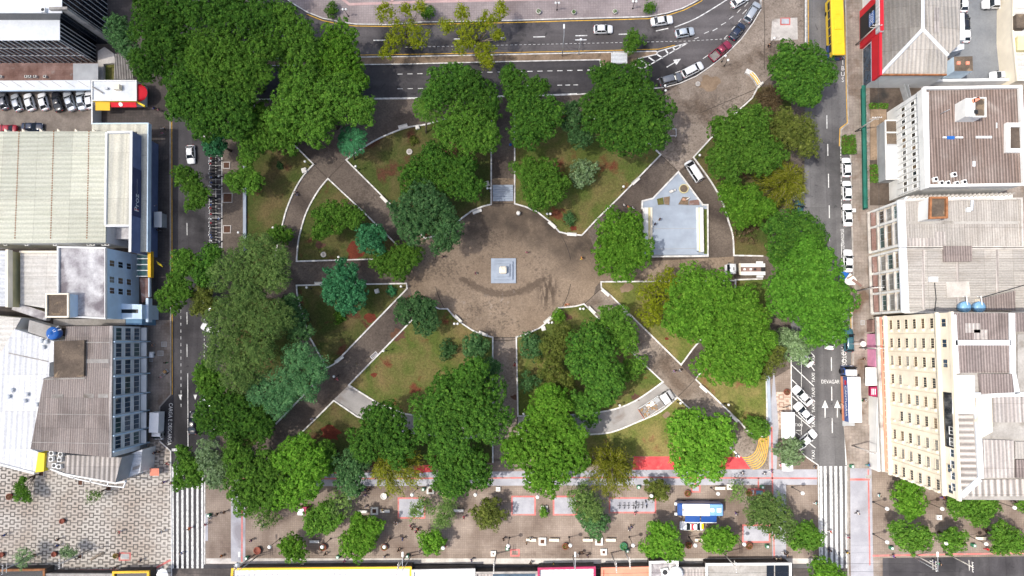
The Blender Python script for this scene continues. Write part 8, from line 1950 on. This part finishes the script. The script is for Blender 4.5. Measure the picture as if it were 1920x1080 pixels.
PL = [  # u, v, heading, shirt, trousers, where, pose
 (289, 203, 0, 'blue', 'black', 'on the dark pavement beside the red dome awning'), (297, 206, 40, 'pink', 'navy', 'right of the one by the red dome awning', 'stand'), (306, 241, 90, 'white', 'black', 'on the pavement right of the cream canopy corner'), (305, 250, 90, 'pink', 'grey', 'just below the one in white at the canopy corner', 'stand'), (282, 299, -90, 'grey', 'navy', 'walking along the navy canopy edge'), (290, 386, 60, 'white', 'blue', 'just above the white-roofed stall'), (298, 432, 90, 'black', 'grey', 'behind the white-roofed stall', 'stand'),
 (287, 593, 30, 'white', 'navy', 'on the dark pavement by the blue vertical sign'), (287, 647, 0, 'black', 'grey', 'above the vendor cart', 'stand'), (311, 680, 120, 'black', 'green', 'above the handcart', 'stand'), (302, 707, 90, 'pink', 'white', 'left of the handcart', 'stand'), (283, 776, 45, 'teal', 'black', 'left of the small white box truck', 'stand'), (281, 845, 0, 'black', 'grey', 'at the corner of the bay window building'), (290, 849, 0, 'navy', 'black', 'at the top of the patterned plaza near the bay', 'stand'), (299, 847, 180, 'black', 'brown', 'right-hand figure at the top of the patterned plaza'),
 (312, 870, 90, 'black', 'red', 'right of the salmon stall'), (307, 904, 0, 'navy', 'purple', 'below the salmon stall'), (322, 905, 0, 'black', 'black', 'stepping onto the western zebra crossing'), (9, 1003, 60, 'blue', 'grey', 'at the left edge of the patterned plaza'), (109, 1011, 0, 'black', 'black', 'left of the red tub on the patterned plaza'), (225, 997, 20, 'red', 'white', 'in the middle of the patterned plaza'), (108, 1023, 0, 'blue', 'navy', 'beside the pale small plaza tree', 'stand'), (216, 1064, 0, 'navy', 'brown', 'near the amber-rimmed roof'), (263, 1051, 0, 'grey', 'navy', 'below the red framed square', 'stand'), (303, 997, 45, 'white', 'cream', 'near the crossing on the patterned plaza'),
 (355, 991, 180, 'orange', 'red', 'in the middle of the western zebra crossing'), (340, 1038, 60, 'white', 'blue', 'low on the western zebra crossing'), (396, 970, 0, 'white', 'grey', 'beside the western green bin'), (386, 983, 45, 'pink', 'white', 'at the western crossing kerb'), (407, 964, 0, 'black', 'black', 'right of the western green bin', 'stand'), (421, 960, 0, 'brown', 'black', 'left of the grey west walkway'), (471, 1013, 30, 'purple', 'black', 'left of the leftmost lower globe lamp'), (494, 985, 90, 'teal', 'navy', 'below the thin olive tree', 'stand'), (414, 1043, 0, 'orange', 'brown', 'at the south edge near the crossing', 'sit'),
 (610, 1039, 90, 'black', 'black', 'below the red tub by the bushy tree'), (568, 1057, 90, 'white', 'purple', 'in front of the yellow-rimmed shop'), (646, 1052, 90, 'pink', 'navy', 'on the pale pavement strip below the two-lobed tree'), (721, 1044, 30, 'white', 'brown', 'bent figure left of the shop corner bin'), (747, 1032, 80, 'black', 'black', 'below the tub right of the two-lobed tree'), (755, 1010, 0, 'blue', 'black', 'right of the lamp by the two-lobed tree'), (740, 980, 0, 'white', 'black', 'left-hand of a pair under the grey square', 'stand'), (745, 981, 180, 'white', 'grey', 'right-hand of a pair under the grey square', 'stand'), (770, 986, 30, 'pink', 'black', 'first of four strolling under the grey thin-leaved tree'), (773, 991, 30, 'brown', 'black', 'second of four strolling under the grey tree'), (783, 992, 30, 'red', 'black', 'third of four strolling under the grey tree'), (780, 997, 30, 'pink', 'navy', 'last of four strolling under the grey tree'),
 (683, 919, -90, 'blue', 'navy', 'left of the group seated by the bamboo', 'sit'), (690, 921, 90, 'navy', 'black', 'right of the group seated by the bamboo', 'sit'), (685, 928, 90, 'purple', 'grey', 'below the seated group by the bamboo', 'stand'), (684, 950, 0, 'white', 'grey', 'above the bench left of the chess table', 'sit'), (716, 957, 0, 'yellow', 'black', 'on the bench right of the chess table', 'sit'), (870, 970, 0, 'red', 'pink', 'left of the ragged round tree'), (834, 1024, 90, 'red', 'brown', 'beside the compact bright tree'), (787, 1033, 0, 'white', 'navy', 'below the compact bright tree', 'stand'), (944, 1011, 20, 'brown', 'black', 'left of the middle globe lamp'), (987, 1018, 10, 'brown', 'black', 'walking beside the bench in the middle', 'stand'), (994, 1011, 0, 'teal', 'white', 'on the middle promenade bench', 'sit'), (995, 1056, 60, 'black', 'brown', 'on the pale strip between the shops'), (884, 1050, 30, 'blue', 'grey', 'above the pink shop'),
 (1084, 1040, 0, 'white', 'black', 'first of three behind the street light'), (1092, 1036, 0, 'black', 'brown', 'second of three behind the street light'), (1102, 1042, 0, 'navy', 'black', 'third of three behind the street light'), (1038, 1058, 0, 'yellow', 'black', 'in the shop shadow at the bottom', 'stand'), (1180, 993, 90, 'white', 'navy', 'left one of the couple below the racks'), (1184, 988, 90, 'blue', 'black', 'right one of the couple below the racks'), (1190, 963, 0, 'pink', 'brown', 'just under the bicycle racks', 'stand'), (1392, 887, 0, 'white', 'black', 'on the grey walkway by the red play area'), (1433, 888, 30, 'white', 'navy', 'on the grey walkway left of the red line'), (1446, 884, 0, 'purple', 'white', 'on the red line crossing'), (1381, 964, 90, 'white', 'purple', 'right of the service bus'), (1312, 1017, 90, 'brown', 'black', 'on the bench below the patrol car', 'sit'),
 (1530, 944, 0, 'teal', 'white', 'at the eastern crossing kerb'), (1470, 1037, 0, 'black', 'white', 'left of a pair at the south end of the east walkway'), (1475, 1040, 0, 'black', 'grey', 'right of a pair at the south end of the east walkway'), (1455, 1048, 0, 'cream', 'black', 'on the shadowed pavement below the walkway'), (1464, 1048, 0, 'brown', 'cream', 'right-hand one on the shadowed pavement'), (1608, 962, 20, 'white', 'black', 'on the grey band right of the eastern crossing'), (1557, 997, 180, 'red', 'white', 'on the eastern zebra crossing, in red'), (1590, 1007, 90, 'pink', 'white', 'at the right side of the eastern crossing'), (1589, 1036, 90, 'yellow', 'black', 'in the shadow at the right of the eastern crossing'), (1556, 1032, 90, 'navy', 'black', 'in the shadow on the eastern crossing'), (1629, 872, 0, 'blue', 'teal', 'beside the green shop front'), (1648, 929, 0, 'teal', 'white', 'in stripes left of the lime tower tree', 'stand'), (1769, 933, 0, 'orange', 'purple', 'at the tower foot between two trees'), (1675, 1043, 0, 'purple', 'grey', 'below the full tower tree'), (1747, 1008, 0, 'white', 'black', 'right of the full tower tree', 'stand'), (1852, 1030, 0, 'red', 'red', 'in bright red below the right-end tower tree'), (1750, 1053, 0, 'navy', 'white', 'on the street at the lower right'), (1762, 1057, 0, 'black', 'green', 'behind the one on the lower right street'),
 (552, 361, 70, 'white', 'grey', 'left of two sitting on the curved western kerb', 'sit'), (555, 365, 60, 'blue', 'grey', 'right of two sitting on the curved western kerb', 'sit'), (631, 711, 90, 'red', 'pink', 'under the feathery tree on the diagonal'), (585, 786, 60, 'blue', 'white', 'at the kerb in the dark diagonal path', 'stand'), (965, 679, 90, 'white', 'cream', 'upper of two on the south path kerb', 'sit'), (965, 686, 90, 'red', 'crimson', 'lower of two on the south path kerb', 'sit'), (1264, 696, 30, 'purple', 'grey', 'left of the couple on the south-east path'), (1275, 694, 30, 'white', 'navy', 'right of the couple on the south-east path'), (1091, 484, 20, 'orange', 'yellow', 'in orange on the round plaza'), (988, 473, 90, 'pink', 'brown', 'in pink near the monument', 'stand'), (891, 512, 0, 'pink', 'cream', 'bare-chested looking on the left of the monument', 'sit'), (830, 481, 0, 'navy', 'black', 'at the edge of the grey-green tree on the plaza'),
 (1237, 411, 160, 'black', 'black', 'upper dark figure on the blue stage', 'stand'), (1228, 420, -20, 'black', 'navy', 'lower dark figure on the blue stage', 'stand'), (1170, 385, 40, 'white', 'black', 'left of three beside the stage corner', 'stand'), (1178, 388, 40, 'orange', 'brown', 'middle of three beside the stage corner', 'stand'), (1187, 390, 40, 'white', 'black', 'right of three beside the stage corner', 'stand'), (1442, 85, 200, 'black', 'black', 'on the stone forecourt near the pale square', 'stand'), (1246, 268, 45, 'white', 'black', 'beside the huge round tree above the bench', 'stand'), (1380, 855, 0, 'white', 'navy', 'at the end of the lawn kerb by the yellow stripes', 'stand'), (1463, 872, 0, 'pink', 'white', 'left of the small white canopy', 'stand'), (1528, 876, 0, 'black', 'grey', 'at the corner of the taxi bay', 'stand'), (1621, 653, 0, 'black', 'white', 'in front of the pink shop', 'stand'), (1619, 673, 0, 'black', 'brown', 'beside the pink shop front'), (1618, 751, 0, 'black', 'green', 'left of the crimson shop sign'), (1622, 750, 0, 'white', 'navy', 'below the crimson shop sign', 'stand'), (1578, 757, 90, 'cream', 'brown', 'at the side of the delivery truck', 'stand'),
]
CLOTH.setdefault('crimson', (.3, .02, .06)); plain('cloth_crimson', (.3, .02, .06), .85, .15)
for i, p in enumerate(PL):
    u, v, d, s, tr, w = p[:6]; ps = p[6] if len(p) > 6 else 'walk'
    onroad = (322 < u < 383 and v > 860) or (1538 < u < 1590 and v > 870)
    z = .03 if onroad else (1.0 if 1207 < u < 1310 and 390 < v < 470 else .15)
    verb = {'walk': 'walking', 'stand': 'standing', 'sit': 'sitting'}[ps]
    lb = f'person in {s} top and {tr} trousers {w}'
    if ps != 'sit' and len(lb.split()) < 15 and 'walking' not in lb and 'strolling' not in lb and 'standing' not in lb: lb = f'person in {s} top and {tr} trousers {verb} {w}'
    if len(lb.split()) > 16: lb = f'person in {s} top {w}'
    person(u, v, d, s, tr, lb, ps, z, 'skin_dark' if i % 3 == 0 else 'skin_light', 'hair_grey' if i % 11 == 4 else 'hair_dark')
